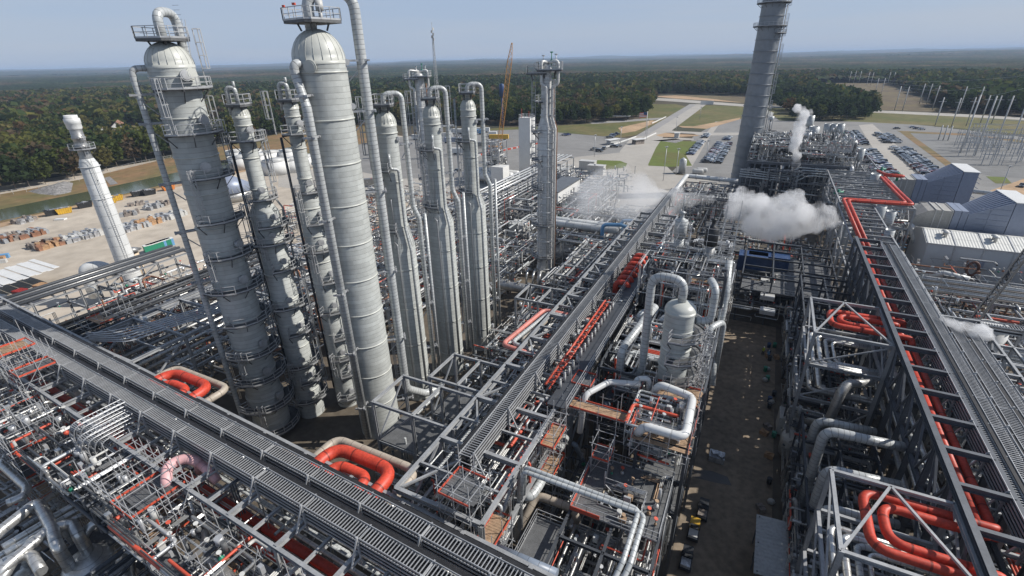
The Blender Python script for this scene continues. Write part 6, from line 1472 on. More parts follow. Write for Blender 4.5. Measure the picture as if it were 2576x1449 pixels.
A_=Vector((28.5,79,15));B_=Vector((61,142,33));g=MB();d=(B_-A_).normalized();sx=Vector((-d.y,d.x,0)).normalized();up=d.cross(sx)
for a in(-1,1):
    for c in(-1,1): g.bar(A_+sx*a*.45+up*c*.45,B_+sx*a*.35+up*c*.35,.16)
n=34
for k in range(n):
    p=A_+(B_-A_)*k/n;q=A_+(B_-A_)*(k+1)/n
    for c in(-1,1): g.bar(p+sx*.42*(-1)**k+up*c*.42,q-sx*.42*(-1)**k+up*c*.42,.09)
    for a in(-1,1): g.bar(p+up*.42*(-1)**k+sx*a*.42,q-up*.42*(-1)**k+sx*a*.42,.09)
g.build('boom','black',t)
g=MB();g.bar(A_-Vector((0,0,8)),A_,1.2);g.box(26.6,30.4,76,80,5,8.5);g.build('crane_base','framedk',t)
# wind sock, lamp posts on the plant
def lamp(x,y,h,label,group):
    t=thing('lamp_post',label,'lamp post',(x,y,0),group);b=MB();b.tube([(x,y,0),(x,y,h)],.14,6);b.build('post','galvlt',t);b=MB();b.rbox(x,y,h+.15,1.6,.5,.3,.5);b.rbox(x+.2,y,h+.35,.5,1.3,.2,.5);b.build('lamp_head','offwhite',t);return t
for k,(px,py,h) in enumerate(((1668,455,15),(1700,440,12),(1495,395,12),(1626,352,13),(1775,408,11),(1560,370,12),(2508,500,12),(1700,330,10),(1390,400,12),(1760,300,10))):
    p=G(px,py);lamp(p.x,p.y,h,'tall pale floodlight pole on the paved ground beyond the process area','floodlight poles beyond the process area')
b=MB();b.bar((27,130,10),(27,130,15),.1);b.tube([(27.1,130,14.8),(28.8,129,14.9)],.35,8);t=solo(b,'windsock','pinkred','pink windsock on the frame left of the white building','windsock')
# ================================================================ sandy yard on the left
def dumpster(px,py,m,rz,label,L=5.2):
    p=G(px,py);t=thing('dumpster',label,'dumpster',(p.x,p.y,0));b=MB();ca,sa=math.cos(rz),math.sin(rz)
    def W(x,y,z):return Vector((p.x+x*ca-y*sa,p.y+x*sa+y*ca,z))
    i=len(b.v)
    for z,l,w in((.15,L/2-.5,1.15),(2.3,L/2,1.3),(2.3,L/2-.12,1.18),(.5,L/2-.6,1.05)):
        b.v+=[W(-l,-w,z),W(l,-w,z),W(l,w,z),W(-l,w,z)]
    b.face((i+3,i+2,i+1,i));b.face((i+12,i+13,i+14,i+15))
    for k in(0,4,8):
        for j in range(4): j2=(j+1)%4;b.face((i+k+j,i+k+j2,i+k+4+j2,i+k+4+j))
    b.build('body',m,t);b=MB()
    for k in range(7):
        x=-L/2+.5+k*(L-1)/6
        for s in(-1,1): b.bar(W(x,s*1.2,.3),W(x,s*1.34,2.3),.12)
    b.build('rib',m,t);b=MB();rr=random.Random(px)
    for k in range(14): q=W(rr.uniform(-L/2+1,L/2-1),rr.uniform(-.8,.8),1.9);b.rbox(q.x,q.y,q.z+rr.uniform(0,.5),rr.uniform(.5,1.5),rr.uniform(.3,.9),rr.uniform(.2,.6),rr.uniform(0,3))
    b.build('load','silverjunk' if px%2 else 'junk',t)
for px,py,m,l in ((135,541,'black','black dumpster at the left by the pond edge'),(163,537,'yellow','yellow dumpster loaded with scrap next to the leftmost black one'),(215,522,'black','large black dumpster alone in the middle of the yard edge'),(276,512,'yellow','yellow dumpster tucked behind the white stack'),(293,505,'yellow','yellow dumpster right of the white stack'),(349,493,'black','black dumpster of the pair right of the yellow ones'),(377,490,'black','rightmost black dumpster near the pond'),(425,478,'orange','orange dumpster beside the thin pipe of the leftmost tower')):
    dumpster(px,py,m,math.radians(78),l)
rr=random.Random(77)
def bundle(px0,py0,px1,py1,rows,n,m,label,group,size=(2.2,1.3,1.2)):
    a=G(px0,py0);b_=G(px1,py1);d=(b_-a);L=d.length;d/=L;s=Vector((-d.y,d.x,0))
    for r in range(rows):
        for k in range(n):
            p=a+d*L*(k+.5)/n+s*r*2.8+Vector((rr.uniform(-.5,.5),rr.uniform(-.5,.5),0));g=MB();an=math.atan2(d.y,d.x)+rr.uniform(-.15,.15)+PI/2
            sz=[x*rr.uniform(.75,1.15) for x in size];mm=m if isinstance(m,str) else rr.choice(m)
            g.rbox(p.x,p.y,sz[2]/2+.12,sz[0],sz[1],sz[2],an)
            if rr.random()<.6: g.rbox(p.x+rr.uniform(-.4,.4),p.y+rr.uniform(-.4,.4),sz[2]+.12+.3,sz[0]*.7,sz[1]*.7,.6,an+rr.uniform(-.4,.4))
            g.rbox(p.x,p.y,.06,sz[0]*1.05,sz[1]*1.05,.12,an)
            solo(g,'material_bundle',mm,label,'bundle',group)
bundle(10,612,125,585,3,9,('junk','rust','galv'),'rusty bundle of scaffold parts in the long brown row at the left of the yard','rusty bundles in the left row of the yard')
bundle(92,632,170,612,3,7,('junk','rust','crate'),'brownish bundle in the front row left of the white stack','brown bundles in the front row of the yard')
bundle(170,612,258,590,3,8,('silverjunk','offwhite','galvlt'),'whitish bundle in the front row left of the white stack','whitish bundles in the front row of the yard')
bundle(303,588,375,568,3,8,('silverjunk','galvlt','bluep' if False else 'galvlt'),'silver grey bundle right of the white stack','silver bundles right of the white stack')
bundle(358,573,400,560,2,5,'crate','brown plywood crate among the silver bundles','brown crates among the silver bundles',(2.2,1.8,1.5))
bundle(395,560,470,540,3,8,('silverjunk','offwhite'),'whitish bundle right of the brown crates','whitish bundles right of the brown crates')
bundle(305,545,345,540,2,4,('junk','galv'),'small dark heap in the middle of the yard','dark heaps in the middle of the yard')
bundle(375,530,430,512,2,5,('junk','galv','galvlt'),'small grey heap near the dumpsters','grey heaps near the dumpsters')
bundle(320,520,375,512,1,5,('silverjunk','junk'),'scrap heap between the dumpsters and bundles','scrap heaps below the dumpsters')
bundle(45,566,95,552,2,5,('junk','silverjunk'),'pale scrap heap near the pond at the far left','pale heaps near the pond')
bundle(0,665,22,645,2,3,('crate','bluep','offwhite'),'crate or wrapped pallet at the left edge above the canopy','crates at the left edge')
p=G(30,700,3);t=thing('canopy','long white sagging canopy over stored boxes at the left edge','canopy',(p.x,p.y,0));b=MB()
for k in range(12): b.box(p.x-7,p.x+7,p.y-8+k*1.33,p.y-8+k*1.33+1.25,3.6+.2*(k%2)+.05*k,3.7+.2*(k%2)+.05*k)
b.build('roof','white',t);
for k,(dx,dy,m) in enumerate(((8.5,-2,'darkred'),(9,2,'crate'),(8,-6,'offwhite'))): b=MB();b.rbox(p.x+dx,p.y+dy,1.1,2.6,2.2,2.1,.2);solo(b,'site_box',m,('dark red','brown','whitish')[k]+' box beside the white sagging canopy','box')
p=G(385,632);
for k in range(9):
    q=G(378+k*6.2,635-k*2.1);b=MB();b.rbox(q.x,q.y,1.2,2.6,1.5,2.3,math.radians(78));b.rbox(q.x,q.y,2.45,2.6,1.5,.2,math.radians(78),1)
    solo(b,'portable_cabin',['green' if k not in(5,8) else 'bluep','white'],('green' if k not in(5,8) else 'blue')+' portable cabin in the row right of the beige vent','cabin',('green' if k not in(5,8) else 'blue')+' cabins right of the beige vent')
p=G(212,590);b=MB();b.rbox(*G(153,553),3.5,1.8,1.0,.6);solo(b,'pickup_truck','white','small white truck parked before the yellow dumpster','truck')
bs_=G(170,432);
# fence of the pond bank
t=thing('chainlink_fence','thin grey chain-link fence along the tree line above the pond','fence',tuple(G(431,400)));b=MB()
F_=[G(0,494),G(100,478),G(200,456),G(262,438),G(340,418),G(431,400),G(560,370)]
for a,c in zip(F_,F_[1:]):
    n=max(1,int((c-a).length/4))
    for k in range(n): b.bar(a+(c-a)*k/n,a+(c-a)*k/n+Vector((0,0,2.2)),.1)
    b.bar(a+Vector((0,0,2.2)),c+Vector((0,0,2.2)),.08);b.bar(a+Vector((0,0,1.2)),c+Vector((0,0,1.2)),.05)
b.build('post','galvlt',t)
# church and graveyard
p=G(305,338);t=thing('church','white church with an orange-brown gabled roof at the edge of the wood','church',(p.x,p.y,0))
for k,(w,l,h,rh,dx,dy) in enumerate(((12,26,6,5,0,0),(9,12,4,3,-16,-6))):
    an=math.radians(60);ca,sa=math.cos(an),math.sin(an)
    def W(x,y,z):return Vector((p.x+dx+x*ca-y*sa,p.y+dy+x*sa+y*ca,z))
    b=MB();i=len(b.v);b.v+=[W(-w/2,-l/2,0),W(w/2,-l/2,0),W(w/2,-l/2,h),W(0,-l/2,h+rh),W(-w/2,-l/2,h),W(-w/2,l/2,0),W(w/2,l/2,0),W(w/2,l/2,h),W(0,l/2,h+rh),W(-w/2,l/2,h)]
    for f in((0,1,2,3,4),(9,8,7,6,5),(1,6,7,2),(5,0,4,9)): b.face(tuple(i+q for q in f))
    b.build('wall','white',t);b=MB();i=len(b.v);b.v+=[W(-w/2-.6,-l/2-.5,h-.3),W(0,-l/2-.5,h+rh+.25),W(0,l/2+.5,h+rh+.25),W(-w/2-.6,l/2+.5,h-.3),W(w/2+.6,-l/2-.5,h-.3),W(w/2+.6,l/2+.5,h-.3)];b.face((i,i+1,i+2,i+3));b.face((i+1,i+4,i+5,i+2));b.build('roof','rust',t)
    b=MB();
    for y in(-8,-3,3,8):
        if abs(y)<l/2-1:
            for s in(-1,1): q=W(s*(w/2+.03),y,h*.55);b.rbox(q.x,q.y,q.z,.08,1.2,2.2,an)
    if b.v: b.build('window','glass',t)
for k in range(150):
    px=rr.uniform(335,520);py=rr.uniform(321,345)
    if ((px-430)/95)**2+((py-333)/14)**2>1: continue
    q=G(px,py);b=MB();hh=rr.uniform(.8,1.8);b.rbox(q.x,q.y,hh/2,rr.uniform(1.,1.9),.5,hh,rr.uniform(-.2,.2)+1.);b.rbox(q.x,q.y,.1,2.2,1,.2,1.)
    solo(b,'gravestone','white','pale gravestone in the graveyard on the far lawn behind the leftmost tower','gravestone','gravestones on the far lawn')
# ================================================================ vehicles
def carmesh(kind,color):
    b=MB()
    L,Wd={'sedan':(4.7,1.85),'suv':(4.8,1.95),'pickup':(5.6,2.0)}[kind];l=L/2;w=Wd/2
    pr={'sedan':[(-l,.35),(-l,.85),(-l+.9,.95),(-l+1.5,1.42),(.45,1.45),(1.15,.98),(l-.1,.82),(l,.35)],'suv':[(-l,.4),(-l,1.05),(-l+.35,1.72),(.6,1.75),(1.25,1.12),(l-.1,.98),(l,.4)],'pickup':[(-l,.45),(-l,1.1),(-.9,1.1),(-.75,1.75),(.65,1.78),(1.3,1.15),(l-.1,1.0),(l,.45)]}[kind]
    n=len(pr);i=len(b.v)
    for s in(-1,1):
        for x,z in pr: b.v.append(Vector((x,s*(w-(.16 if z>1.3 else 0)),z)))
    b.face(tuple(range(i,i+n)),0);b.face(tuple(range(i+2*n-1,i+n-1,-1)),0)
    for j in range(n):
        j2=(j+1)%n;z0,z1=pr[j][1],pr[j2][1];gl=1 if (z0>.9)!=(z1>.9) and max(z0,z1)>1.3 or abs(z0-z1)>.3 and min(z0,z1)>.9 else 0
        b.face((i+j,i+n+j,i+n+j2,i+j2),gl)
    top=max(z for _,z in pr);xs=[x for x,z in pr if z>top-.1];a0,a1=min(xs),max(xs)
    for s in(-1,1): b.quadbox(Vector(((a0+a1)/2+.1,s*(w-.09),top-.27)),Vector(((a1-a0)/2,0,0)),Vector((0,.03,0)),Vector((0,0,.19)),1)
    for x in(-l+.9,l-.95):
        for s in(-1,1): b.tube([(x,s*(w-.2),.34),(x,s*(w+.02),.34)],.34,10,0,2)
    for s in(-1,1): b.quadbox(Vector((l-.03,s*(w-.3),.68)),Vector((.04,0,0)),Vector((0,.2,0)),Vector((0,0,.1)),3)
    if kind=='pickup': b.quadbox(Vector((-l+.95,0,1.05)),Vector((.85,0,0)),Vector((0,w-.15,0)),Vector((0,0,.07)),2)
    return b.build('car',[color,'glass','rubber','mark'],None,(0,0,0))
CC={'black':(.018,.019,.022),'charcoal':(.055,.058,.065),'white':(.70,.70,.68),'silver':(.42,.43,.45),'dark red':(.20,.018,.02),'dark blue':(.02,.04,.13),'grey':(.18,.19,.20),'tan':(.33,.29,.22)}
for n_,c in CC.items(): mm=mat('paint '+n_,c,.22,.25 if n_!='white' else 0,.02,1);mm.node_tree.nodes['Principled BSDF'].inputs['Coat Weight'].default_value=.6
CAR={}
for kd in('sedan','suv','pickup'):
    for n_ in CC:
        o=carmesh(kd,'paint '+n_);CAR[kd,n_]=o.data;bpy.data.objects.remove(o)
PN={'sedan':'parked_car','suv':'parked_suv','pickup':'pickup_truck'};PL={'sedan':'saloon car','suv':'tall estate car','pickup':'pickup truck'}
cr=random.Random(99);lots=[]
def row(x,y0,y1,face,where,step=2.62,skip=.03,gap=()):
    y=y0
    while y<y1:
        if cr.random()>skip and not any(a<y<b for a,b in gap): lots.append((x+cr.uniform(-.2,.2),y+cr.uniform(-.1,.1),face,where))
        y+=step
W1_='in the single row nearest the green ditch'
W2_='in the double row left of the chimney'
W3_='in the double row just right of the boiler block'
W4_='in the double row nearest the bare asphalt'
row(-37,303,352,0,W1_);row(-37.5,372,386,0,W1_)
row(-25.5,282,352,0,W2_);row(-20.4,282,352,PI,W2_);row(-23,366,378,0,W2_)
row(50.2,250,352,0,W3_,gap=((300,306),));row(55.4,250,352,PI,W3_,gap=((300,306),));row(50.2,372,430,0,W3_);row(55.4,372,430,PI,W3_)
row(68.6,272,366,0,W4_);row(73.8,272,366,PI,W4_,skip=.15);row(68.6,384,428,0,W4_);row(73.8,384,428,PI,W4_,skip=.2)
row(-99,352,372,0.2,'along the far kerb of the big empty lot',3.4)
for px,py,wh in((1420,341,'near the grass bank of the big lot'),(1428,341,'near the grass bank of the big lot'),(1495,378,'near the gate canopy'),(1508,382,'near the gate canopy'),(1520,376,'near the gate canopy'),(1540,366,'beside the gate building'),(1545,371,'beside the gate building'),(1556,369,'beside the gate building'),(2295,322,'on the bare asphalt near the highway'),(2305,325,'on the bare asphalt near the highway'),(2318,327,'on the bare asphalt near the highway'),(2255,325,'on the bare asphalt near the highway'),(2570,470,'beside the farther filter house'),(1010,365,'in the big lot behind the towers'),(1190,352,'in the big lot behind the towers'),(1070,430,'in the big lot behind the towers'),(1150,432,'in the big lot behind the towers')):
    p=G(px,py);lots.append((p.x,p.y,cr.uniform(0,6),wh))
lots.sort(key=lambda t:math.hypot(t[0],t[1]));print('cars',len(lots))
EX=MB()
for k,(x,y,f,wh) in enumerate(lots):
    kd=cr.choices(('sedan','suv','pickup'),(5,3,2))[0];n_=cr.choices(list(CC),(7,5,5,5,2,2.5,3,1))[0]
    if k>=296:
        md=CAR[kd,n_];i0=len(EX.v);ca,sa=math.cos(f),math.sin(f);mo={'black':0,'charcoal':0,'dark blue':0,'grey':0,'dark red':0}.get(n_,4)
        for v in md.vertices: EX.v.append(Vector((x+v.co.x*ca-v.co.y*sa,y+v.co.x*sa+v.co.y*ca,v.co.z+.13)))
        for q in md.polygons: EX.face(tuple(i0+w_ for w_ in q.vertices),q.material_index if q.material_index else mo)
        continue
    o=bpy.data.objects.new(PN[kd],CAR[kd,n_]);COL.objects.link(o);o.location=(x,y,.13);o.rotation_euler.z=f+cr.uniform(-.04,.04)
    tag(o,n_+' '+PL[kd]+' '+wh,'car' if kd!='pickup' else 'pickup truck',n_+' '+PL[kd]+'s '+wh)
if EX.v: tag(EX.build('parked_cars',['paint charcoal','glass','rubber','mark','paint silver']),'remaining parked cars at the far ends of the rows','cars',kind='stuff')
# trailers, containers, crane in the big lot
def trailer(px,py,rz,m,label,L=12,name='trailer'):
    p=G(px,py);t=thing(name,label,'trailer',(p.x,p.y,0));b=MB();b.rbox(p.x,p.y,2.3,L,2.6,2.8,rz);b.build('body',m,t);b=MB()
    for s in(-.35,.3): b.rbox(p.x+math.cos(rz)*L*s,p.y+math.sin(rz)*L*s,.5,1.6,2.5,.8,rz)
    b.build('wheel','rubber',t)
for k,(px,py,rz,m,l) in enumerate(((960,398,.5,'offwhite','pale trailer just left of the first cone-shouldered tower'),(1140,360,.3,'filter','long grey-blue trailer behind the middle cone-shouldered tower'),(1165,388,.3,'white','long white trailer behind the middle cone-shouldered tower'),(1215,372,.4,'dullsteel','grey trailer left of the crane'),(1228,384,.9,'white','white truck close to the crane tracks'),(1085,372,.3,'offwhite','white trailer between the cone-shouldered towers'),(925,470,.8,'dullsteel','grey trailer in the yard behind the widest tower'),(1115,347,.3,'offwhite','white trailer at the back of the big lot'),(1060,352,.2,'white','white site office with grey roof at the back of the big lot'),(1255,352,.3,'yellow','yellow school-bus coloured trailer near the back kerb'),(1240,344,.3,'white','white van-like trailer near the back kerb'),(1195,338,.3,'bluep','blue trailer among the white ones at the back of the lot'),(1150,336,.3,'white','leftmost white trailer of the back row'),(1175,337,.3,'offwhite','middle white trailer of the back row'),(1210,333,.3,'white','rightmost white trailer of the back row'))):
    trailer(px,py,rz,m,l,14 if k not in(4,10) else 6)
t=thing('crawler_crane','tall orange-yellow lattice boom crane on tracks in the big lot','crane',tuple(G(1250,385)))
c0=G(1250,384);top=V(1288,108,292)
b=MB()
for s in(-2.6,2.6): b.rbox(c0.x+s*.8,c0.y+s*.6,.7,8.5,1.1,1.3,-.64+PI/2+.9)
b.build('track','black',t);b=MB();b.rbox(c0.x,c0.y,2.6,6,3.4,2.4,.7);b.build('body','craney',t);b=MB();b.rbox(c0.x-3.4,c0.y-1.5,2.9,2.6,3.6,2.6,.7);b.build('counterweight','orange',t);b=MB();b.rbox(c0.x+2.2,c0.y+2.4,3,1.8,1.4,2.2,.7);b.build('cab','glass',t)
A_=c0+Vector((1,1,3));B_=top;g=MB();d=(B_-A_).normalized();sx=Vector((math.cos(yaw),math.sin(yaw),0));sx=(sx-d*sx.dot(d)).normalized();up=d.cross(sx)
def wdt(f): return 1.15*min(1,f*10+.25)*(1 if f<.85 else 1-(f-.85)*5.2)
n=44
for k in range(n):
    f0,f1=k/n,(k+1)/n;p=A_+(B_-A_)*f0;q=A_+(B_-A_)*f1;w0,w1=wdt(f0),wdt(f1)
    for a in(-1,1):
        for c in(-1,1): g.bar(p+sx*a*w0+up*c*w0,q+sx*a*w1+up*c*w1,.22)
    s=(-1)**k
    for c in(-1,1): g.bar(p+sx*s*w0+up*c*w0,q-sx*s*w1+up*c*w1,.13);g.bar(p+up*s*w0+sx*c*w0,q-up*s*w1+sx*c*w1,.13)
g.build('boom','craney',t);g=MB();mst=c0+Vector((-5,-2,11));g.bar(c0+Vector((-2,0,3)),mst,.3);g.bar(mst,B_,.07);g.bar(mst,c0+Vector((-3.5,-1.5,4)),.1);g.build('cable','black',t)
# masts, silo, poles
def lattice(label,x,y,h,wb,wt,m,cat,name,guy=False):
    t=thing(name,label,cat,(x,y,0));g=MB();n=int(h/2.6)
    for k in range(n):
        f0,f1=k/n,(k+1)/n;w0=wb+(wt-wb)*f0;w1=wb+(wt-wb)*f1
        P0=[Vector((x+w0*math.cos(a),y+w0*math.sin(a),h*f0)) for a in(0,2.1,4.2)];P1=[Vector((x+w1*math.cos(a),y+w1*math.sin(a),h*f1)) for a in(0,2.1,4.2)]
        for j in range(3): g.bar(P0[j],P1[j],.16);g.bar(P0[j],P1[(j+1)%3],.09);g.bar(P1[j],P1[(j+1)%3],.09)
    g.build('mast',m,t);g=MB();g.bar((x,y,h),(x,y,h+6),.15)
    for k in range(5): g.rbox(x+(-1)**k*.5,y,h-2+k*1.2,.8,.3,1.3,.3*k)
    g.build('antenna','offwhite',t);return t
p=G(1113,400);v=V(1105,88,math.hypot(p.x,p.y));lattice('slender grey lattice radio mast rising above the forest behind the cone-shouldered towers',p.x,p.y,v.z,2.3,.35,'galv','mast','radio_mast')
p=G(1262,345);d=math.hypot(p.x,p.y);b=MB();z0,z1=V(1262,243,430).z,V(1262,210,430).z;q=V(1262,225,430);b.lathe(q.x,q.y,[(2.1,z0),(2.1,z1-1.),(1.4,z1-.3),(.1,z1)],24);b.lathe(q.x,q.y,[(.8,0),(.8,z0)],12);solo(b,'silo','navy','dark blue upright silo against the forest just left of the crane boom','silo')
for k,(px,py,tx,ty) in enumerate(((2352,316,2384,247),(2393,319,2420,248),(2430,317,2466,246),(2410,286,2470,218),(2452,286,2481,218),(2250,277,2272,217),(2270,278,2291,218),(2312,262,2329,216),(2330,262,2347,216),(2345,276,2360,215),(2200,238,2214,200),(2216,238,2230,200),(2466,310,2493,255),(2494,311,2523,258),(2523,312,2556,256),(2135,209,2145,186),(2147,209,2156,186),(2160,209,2168,187),(2180,214,2188,188),(2190,214,2198,188),(2232,214,2242,192),(2244,214,2254,192))):
    p=G(px,py);h=max(20,V(tx,ty,math.hypot(p.x,p.y)).z);h=min(h,42)
    t=thing('power_pole','tall slender pale power pole in the stand of poles beyond the car parks','power pole',(p.x,p.y,0),'power poles beyond the car parks');b=MB();b.tube([(p.x,p.y,0),(p.x,p.y,h)],.38,6);b.build('pole','offwhite',t)
    b=MB();b.bar((p.x-2.5,p.y,h-3),(p.x+2.5,p.y+1,h-3),.25);b.build('crossarm','galvlt',t)
b=MB()
for (a,c) in(((2145,187),(2360,216)),((2150,187),(2230,201)),((2384,250),(2600,215)),((2272,219),(2470,219)),((2214,201),(2600,188))):
    d1,d2=600,640;A_=V(a[0],a[1],620);C_=V(c[0],c[1],640);n=14
    for k in range(n):
        f0,f1=k/n,(k+1)/n;s0,s1=-4*3*f0*(1-f0),-4*3*f1*(1-f1);b.bar(A_+(C_-A_)*f0+Vector((0,0,s0)),A_+(C_-A_)*f1+Vector((0,0,s1)),.14)
tag(b.build('power_line','galvlt'),'thin overhead power lines strung between the pale poles','power line',kind='stuff')
# substation
SP=[]
for k,(px,py,h) in enumerate(((2415,385,30),(2452,392,30),(2500,372,28),(2536,378,28),(2360,352,9),(2372,353,9),(2384,354,9))):
    p=G(px,py);t=thing('substation_mast','thin pale lightning mast standing in the substation','mast',(p.x,p.y,0),'lightning masts in the substation');b=MB();b.tube([(p.x,p.y,0),(p.x,p.y,h)],.35,6);b.build('pole','offwhite',t);SP.append(p)
sr=random.Random(4)
for k in range(26):
    px=sr.uniform(2420,2600);py=sr.uniform(352,418);p=G(px,py)
    if p.x<95: continue
    t=thing('switchgear_frame','grey pipe portal with insulators in the electrical substation','substation equipment',(p.x,p.y,0),'grey portals in the substation');w=sr.uniform(5,9);h=sr.uniform(5,9);b=MB()
    for s in(-w/2,0,w/2): b.bar((p.x+s,p.y,0),(p.x+s,p.y,h),.25)
    b.bar((p.x-w/2-1,p.y,h),(p.x+w/2+1,p.y,h),.25);b.bar((p.x-w/2,p.y,h*.6),(p.x+w/2,p.y,h*.6),.15);b.build('frame','galvlt',t)
    b=MB()
    for s in(-w/2,-w/4,0,w/4,w/2): b.tube([(p.x+s,p.y,h),(p.x+s,p.y,h+1.6)],.18,6);b.ball((p.x+s,p.y,h+1.7),.25,0,6)
    b.build('insulator','offwhite',t)
b=MB();
for a,c in(((2410,392),(2640,398)),((2425,375),(2640,384)),((2440,360),(2640,372))):
    for z in(11,14): A_=G(*a);C_=G(*c);b.bar(A_+Vector((0,0,z)),C_+Vector((0,0,z)),.2)
tag(b.build('busbar','galvlt'),'long grey busbars crossing the substation','busbar',kind='stuff')
# gate buildings, flag, shelter
p=G(1605,362);t=thing('gatehouse','low white gatehouse with a flat roof at the entrance road','gatehouse',(p.x,p.y,0));b=MB();b.rbox(p.x,p.y,1.5,7,4,3,.9);b.build('wall','junk',t);b=MB();b.rbox(p.x,p.y,3.1,8.5,5.2,.3,.9);b.build('roof','white',t);b=MB();b.rbox(p.x,p.y,1.9,7.1,3,1.0,.9);b.build('window','glass',t)
p=G(1541,362);t=thing('gate_canopy','white pitched canopy beside the gatehouse lot','canopy',(p.x,p.y,0));b=MB();b.rbox(p.x,p.y,1.4,8,3.5,2.6,1.12);b.build('wall','offwhite',t);b=MB();b.rbox(p.x,p.y,2.9,11,4.4,.3,1.12);b.build('roof','white',t)
p=G(1553,303);t=thing('picnic_shelter','open dark shelter with a pale flat roof at the forest edge','shelter',(p.x,p.y,0));b=MB();b.rbox(p.x,p.y,4,22,7,.4,.2);b.build('roof','white',t);b=MB();
for s in(-9,-3,3,9): b.bar((p.x+s,p.y-2,0),(p.x+s,p.y-2,3.8),.3)
b.build('post','black',t)
p=G(1778,263);t=thing('site_sign','white entrance sign wall at the top of the entrance road','sign',(p.x,p.y,0));b=MB();b.rbox(p.x,p.y,2,14,1,4,.3);b.build('panel','white',t)
p=G(1624,338);h=V(1626,303,math.hypot(p.x,p.y)).z;h=max(h,16);t=thing('flagpole','white flagpole with a striped flag at the plant entrance','flagpole',(p.x,p.y,0));b=MB();b.tube([(p.x,p.y,0),(p.x,p.y,h)],.2,6);b.build('pole','white',t)
b=MB()
def fl(x0,x1,z0,z1,m):
    i=len(b.v);b.v+=[Vector((p.x-x0,p.y-x0*.2,h+z0)),Vector((p.x-x1,p.y-x1*.2,h+z0-.6)),Vector((p.x-x1,p.y-x1*.2,h+z1-.6)),Vector((p.x-x0,p.y-x0*.2,h+z1))];b.face((i,i+1,i+2,i+3),m)
for k in range(7): fl(.2,5.5,-.5-k*.5,-1-k*.5,k%2)
i=len(b.v);b.quadbox(Vector((p.x-1.4,p.y-.3,h-1.5)),Vector((1.2,.24,-.12)),Vector((0,.05,0)),Vector((0,0,1.0)),2)
b.build('flag',['redpaint','white','navy'],t)
for k,(px,py) in enumerate(((1705,345),(1880-160,315))):
    pass
b=MB();p=G(1702,347);
t=thing('sign_gantry','small pale guard booth by the connector road near the parked cars','booth',(p.x,p.y,0));b.box(p.x-1.5,p.x+1.5,p.y-1.5,p.y+1.5,0,3.2);b.build('wall','offwhite',t);b=MB();b.box(p.x-1.9,p.x+1.9,p.y-1.9,p.y+1.9,3.2,3.5);b.build('roof','white',t)
cr2=random.Random(31)
for k in range(40):   # red and white plastic barriers across the lot
    f=k/39;px=1205+(1380-1205)*f;py=392-(392-345)*f*.75;p=G(px,py);b=MB();b.rbox(p.x,p.y,.5,2.2,.6,1.0,.9);solo(b,'traffic_barrier','redpaint' if k%3 else 'white',('red' if k%3 else 'white')+' plastic barrier in the line across the big lot near the crane','barrier',('red' if k%3 else 'white')+' barriers across the big lot')
# ================================================================ steam
def steam(name,balls,dens,label,vox=.7,noise=.25,disp=1.2,thr=(.35,.6),alb=.995):
    b=MB()
    for (p,r) in balls: b.ball(p,r,0,14)
    me=bpy.data.meshes.new(name);me.from_pydata([tuple(v) for v in b.v],[],b.f)
    o=bpy.data.objects.new(name,me);COL.objects.link(o)
    md=o.modifiers.new('r','REMESH');md.mode='VOXEL';md.voxel_size=vox
    tx=bpy.data.textures.new('puff','CLOUDS');tx.noise_scale=disp*2.2;tx.noise_depth=4
    dm=o.modifiers.new('d','DISPLACE');dm.texture=tx;dm.strength=disp*2;dm.mid_level=.5;dm.texture_coords='GLOBAL'
    t2=bpy.data.textures.new('puff_fine','CLOUDS');t2.noise_scale=disp*.7;t2.noise_depth=3;d2=o.modifiers.new('e','DISPLACE');d2.texture=t2;d2.strength=disp*.9;d2.mid_level=.5;d2.texture_coords='GLOBAL'
    m=bpy.data.materials.new('steam_'+name);m.use_nodes=True;N=m.node_tree.nodes;lk=m.node_tree.links.new
    for n_ in list(N):
        if n_.type=='BSDF_PRINCIPLED': N.remove(n_)
    pv=N.new('ShaderNodeVolumePrincipled');pv.inputs['Color'].default_value=(alb,alb,alb,1);pv.inputs['Anisotropy'].default_value=.0
    tc=N.new('ShaderNodeTexCoord');nz=N.new('ShaderNodeTexNoise');nz.inputs['Scale'].default_value=noise;nz.inputs['Detail'].default_value=4;lk(tc.outputs['Object'],nz.inputs['Vector'])
    mr=N.new('ShaderNodeMapRange');lk(nz.outputs['Fac'],mr.inputs[0]);mr.inputs[1].default_value=thr[0];mr.inputs[2].default_value=thr[1];mr.inputs[3].default_value=dens*.06;mr.inputs[4].default_value=dens
    lk(mr.outputs[0],pv.inputs['Density']);lk(pv.outputs[0],N['Material Output'].inputs['Volume'])
    me.materials.append(m);tag(o,label,'steam',kind='stuff');return o
def sb(lst,d,ppm=None):
    out=[]
    for (x,y,r) in lst:
        v=V(x,y,d);out.append((v,r*(v-Vector((0,0,H))).dot(FW)/F))
    return out
steam('steam_cloud',sb([(2122,562,9),(2106,560,15),(2085,556,22),(2055,548,32),(2020,550,40),(1980,562,42),(1935,568,40),(1900,560,38),(1960,528,38),(1912,520,36),(1872,508,32),(1990,508,28),(2005,488,17),(1955,592,17),(1852,532,28),(1862,478,15),(2062,524,22),(1846,500,20),(2085,530,14),(1985,484,14)],131),.5,'dense white billowing steam cloud blowing left from a vent stack',.55,.26,1.6,(.36,.60))
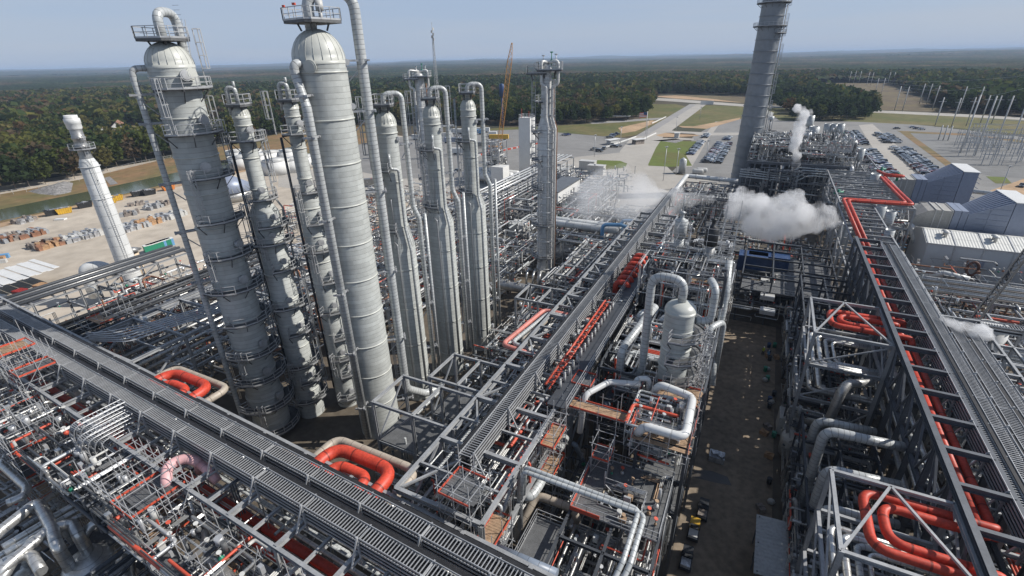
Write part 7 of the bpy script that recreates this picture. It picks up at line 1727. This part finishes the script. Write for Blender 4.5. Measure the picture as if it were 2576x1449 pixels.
steam('steam_haze',sb([(1480,505,50),(1530,480,62),(1590,500,66),(1650,520,48),(1440,520,30),(1560,450,36),(1520,540,26),(1700,500,28),(1460,510,22),(1745,505,22),(1600,540,24),(1780,500,18)],126),.17,'thin grey steam veil drifting over the pipework left of the dense cloud',1.,.07,1.8,(.30,.66))
steam('steam_plume',sb([(2000,452,7),(1997,432,10),(2002,412,12),(2005,392,12),(1997,370,14),(2004,350,15),(2011,330,16),(2012,308,16),(2022,288,15),(2005,272,12)],191),1.1,'tall thin column of steam rising from the upright vent before the boiler block',.5,.3,.6,(.38,.62))
steam('steam_wisp',sb([(2475,838,20),(2450,834,25),(2425,826,20),(2395,812,15),(2370,800,10),(2490,850,12)],77),1.6,'soft steam puff over the small white tank at the right',.4,.35,.5,(.35,.62))
steam('steam_puff',sb([(1938,288,8),(1925,284,8),(1912,300,6),(1930,350,9),(1918,356,8),(2036,284,9),(2018,276,10)],232),.5,'small wisps of steam above the boiler block vents',.5,.4,.5,(.38,.62))
# ================================================================ air
b=MB();b.box(-31500,31500,-310,31500,-1.5,98);o=b.build('haze','white');o['kind']='stuff'
m=bpy.data.materials.new('air');m.use_nodes=True;N=m.node_tree.nodes
for n_ in list(N):
    if n_.type=='BSDF_PRINCIPLED': N.remove(n_)
pv=N.new('ShaderNodeVolumePrincipled');pv.inputs['Density'].default_value=HAZE;pv.inputs['Color'].default_value=(.58,.74,1,1)
m.node_tree.links.new(pv.outputs[0],N['Material Output'].inputs['Volume']);o.data.materials.clear();o.data.materials.append(m)

# the foreground rack and what hangs on it stand a few degrees off the plant grid
PIV=Vector((-57,20,0));ROT=Matrix.Translation(PIV)@Matrix.Rotation(math.radians(-3.0),4,'Z')@Matrix.Translation(-PIV)
for o in list(COL.objects):
    if 'lower left' in o.get('label','') or o.get('kind')=='structure': continue
    if o.parent is None and ('foreground' in o.get('label','') or 'rack in front of the towers' in o.get('label','')):
        if 'bottom centre' in o.get('label','') or o.location.y>30: continue
        loc=ROT@Vector(o.location);o.location=loc;o.rotation_euler.z+=math.radians(-3.0)
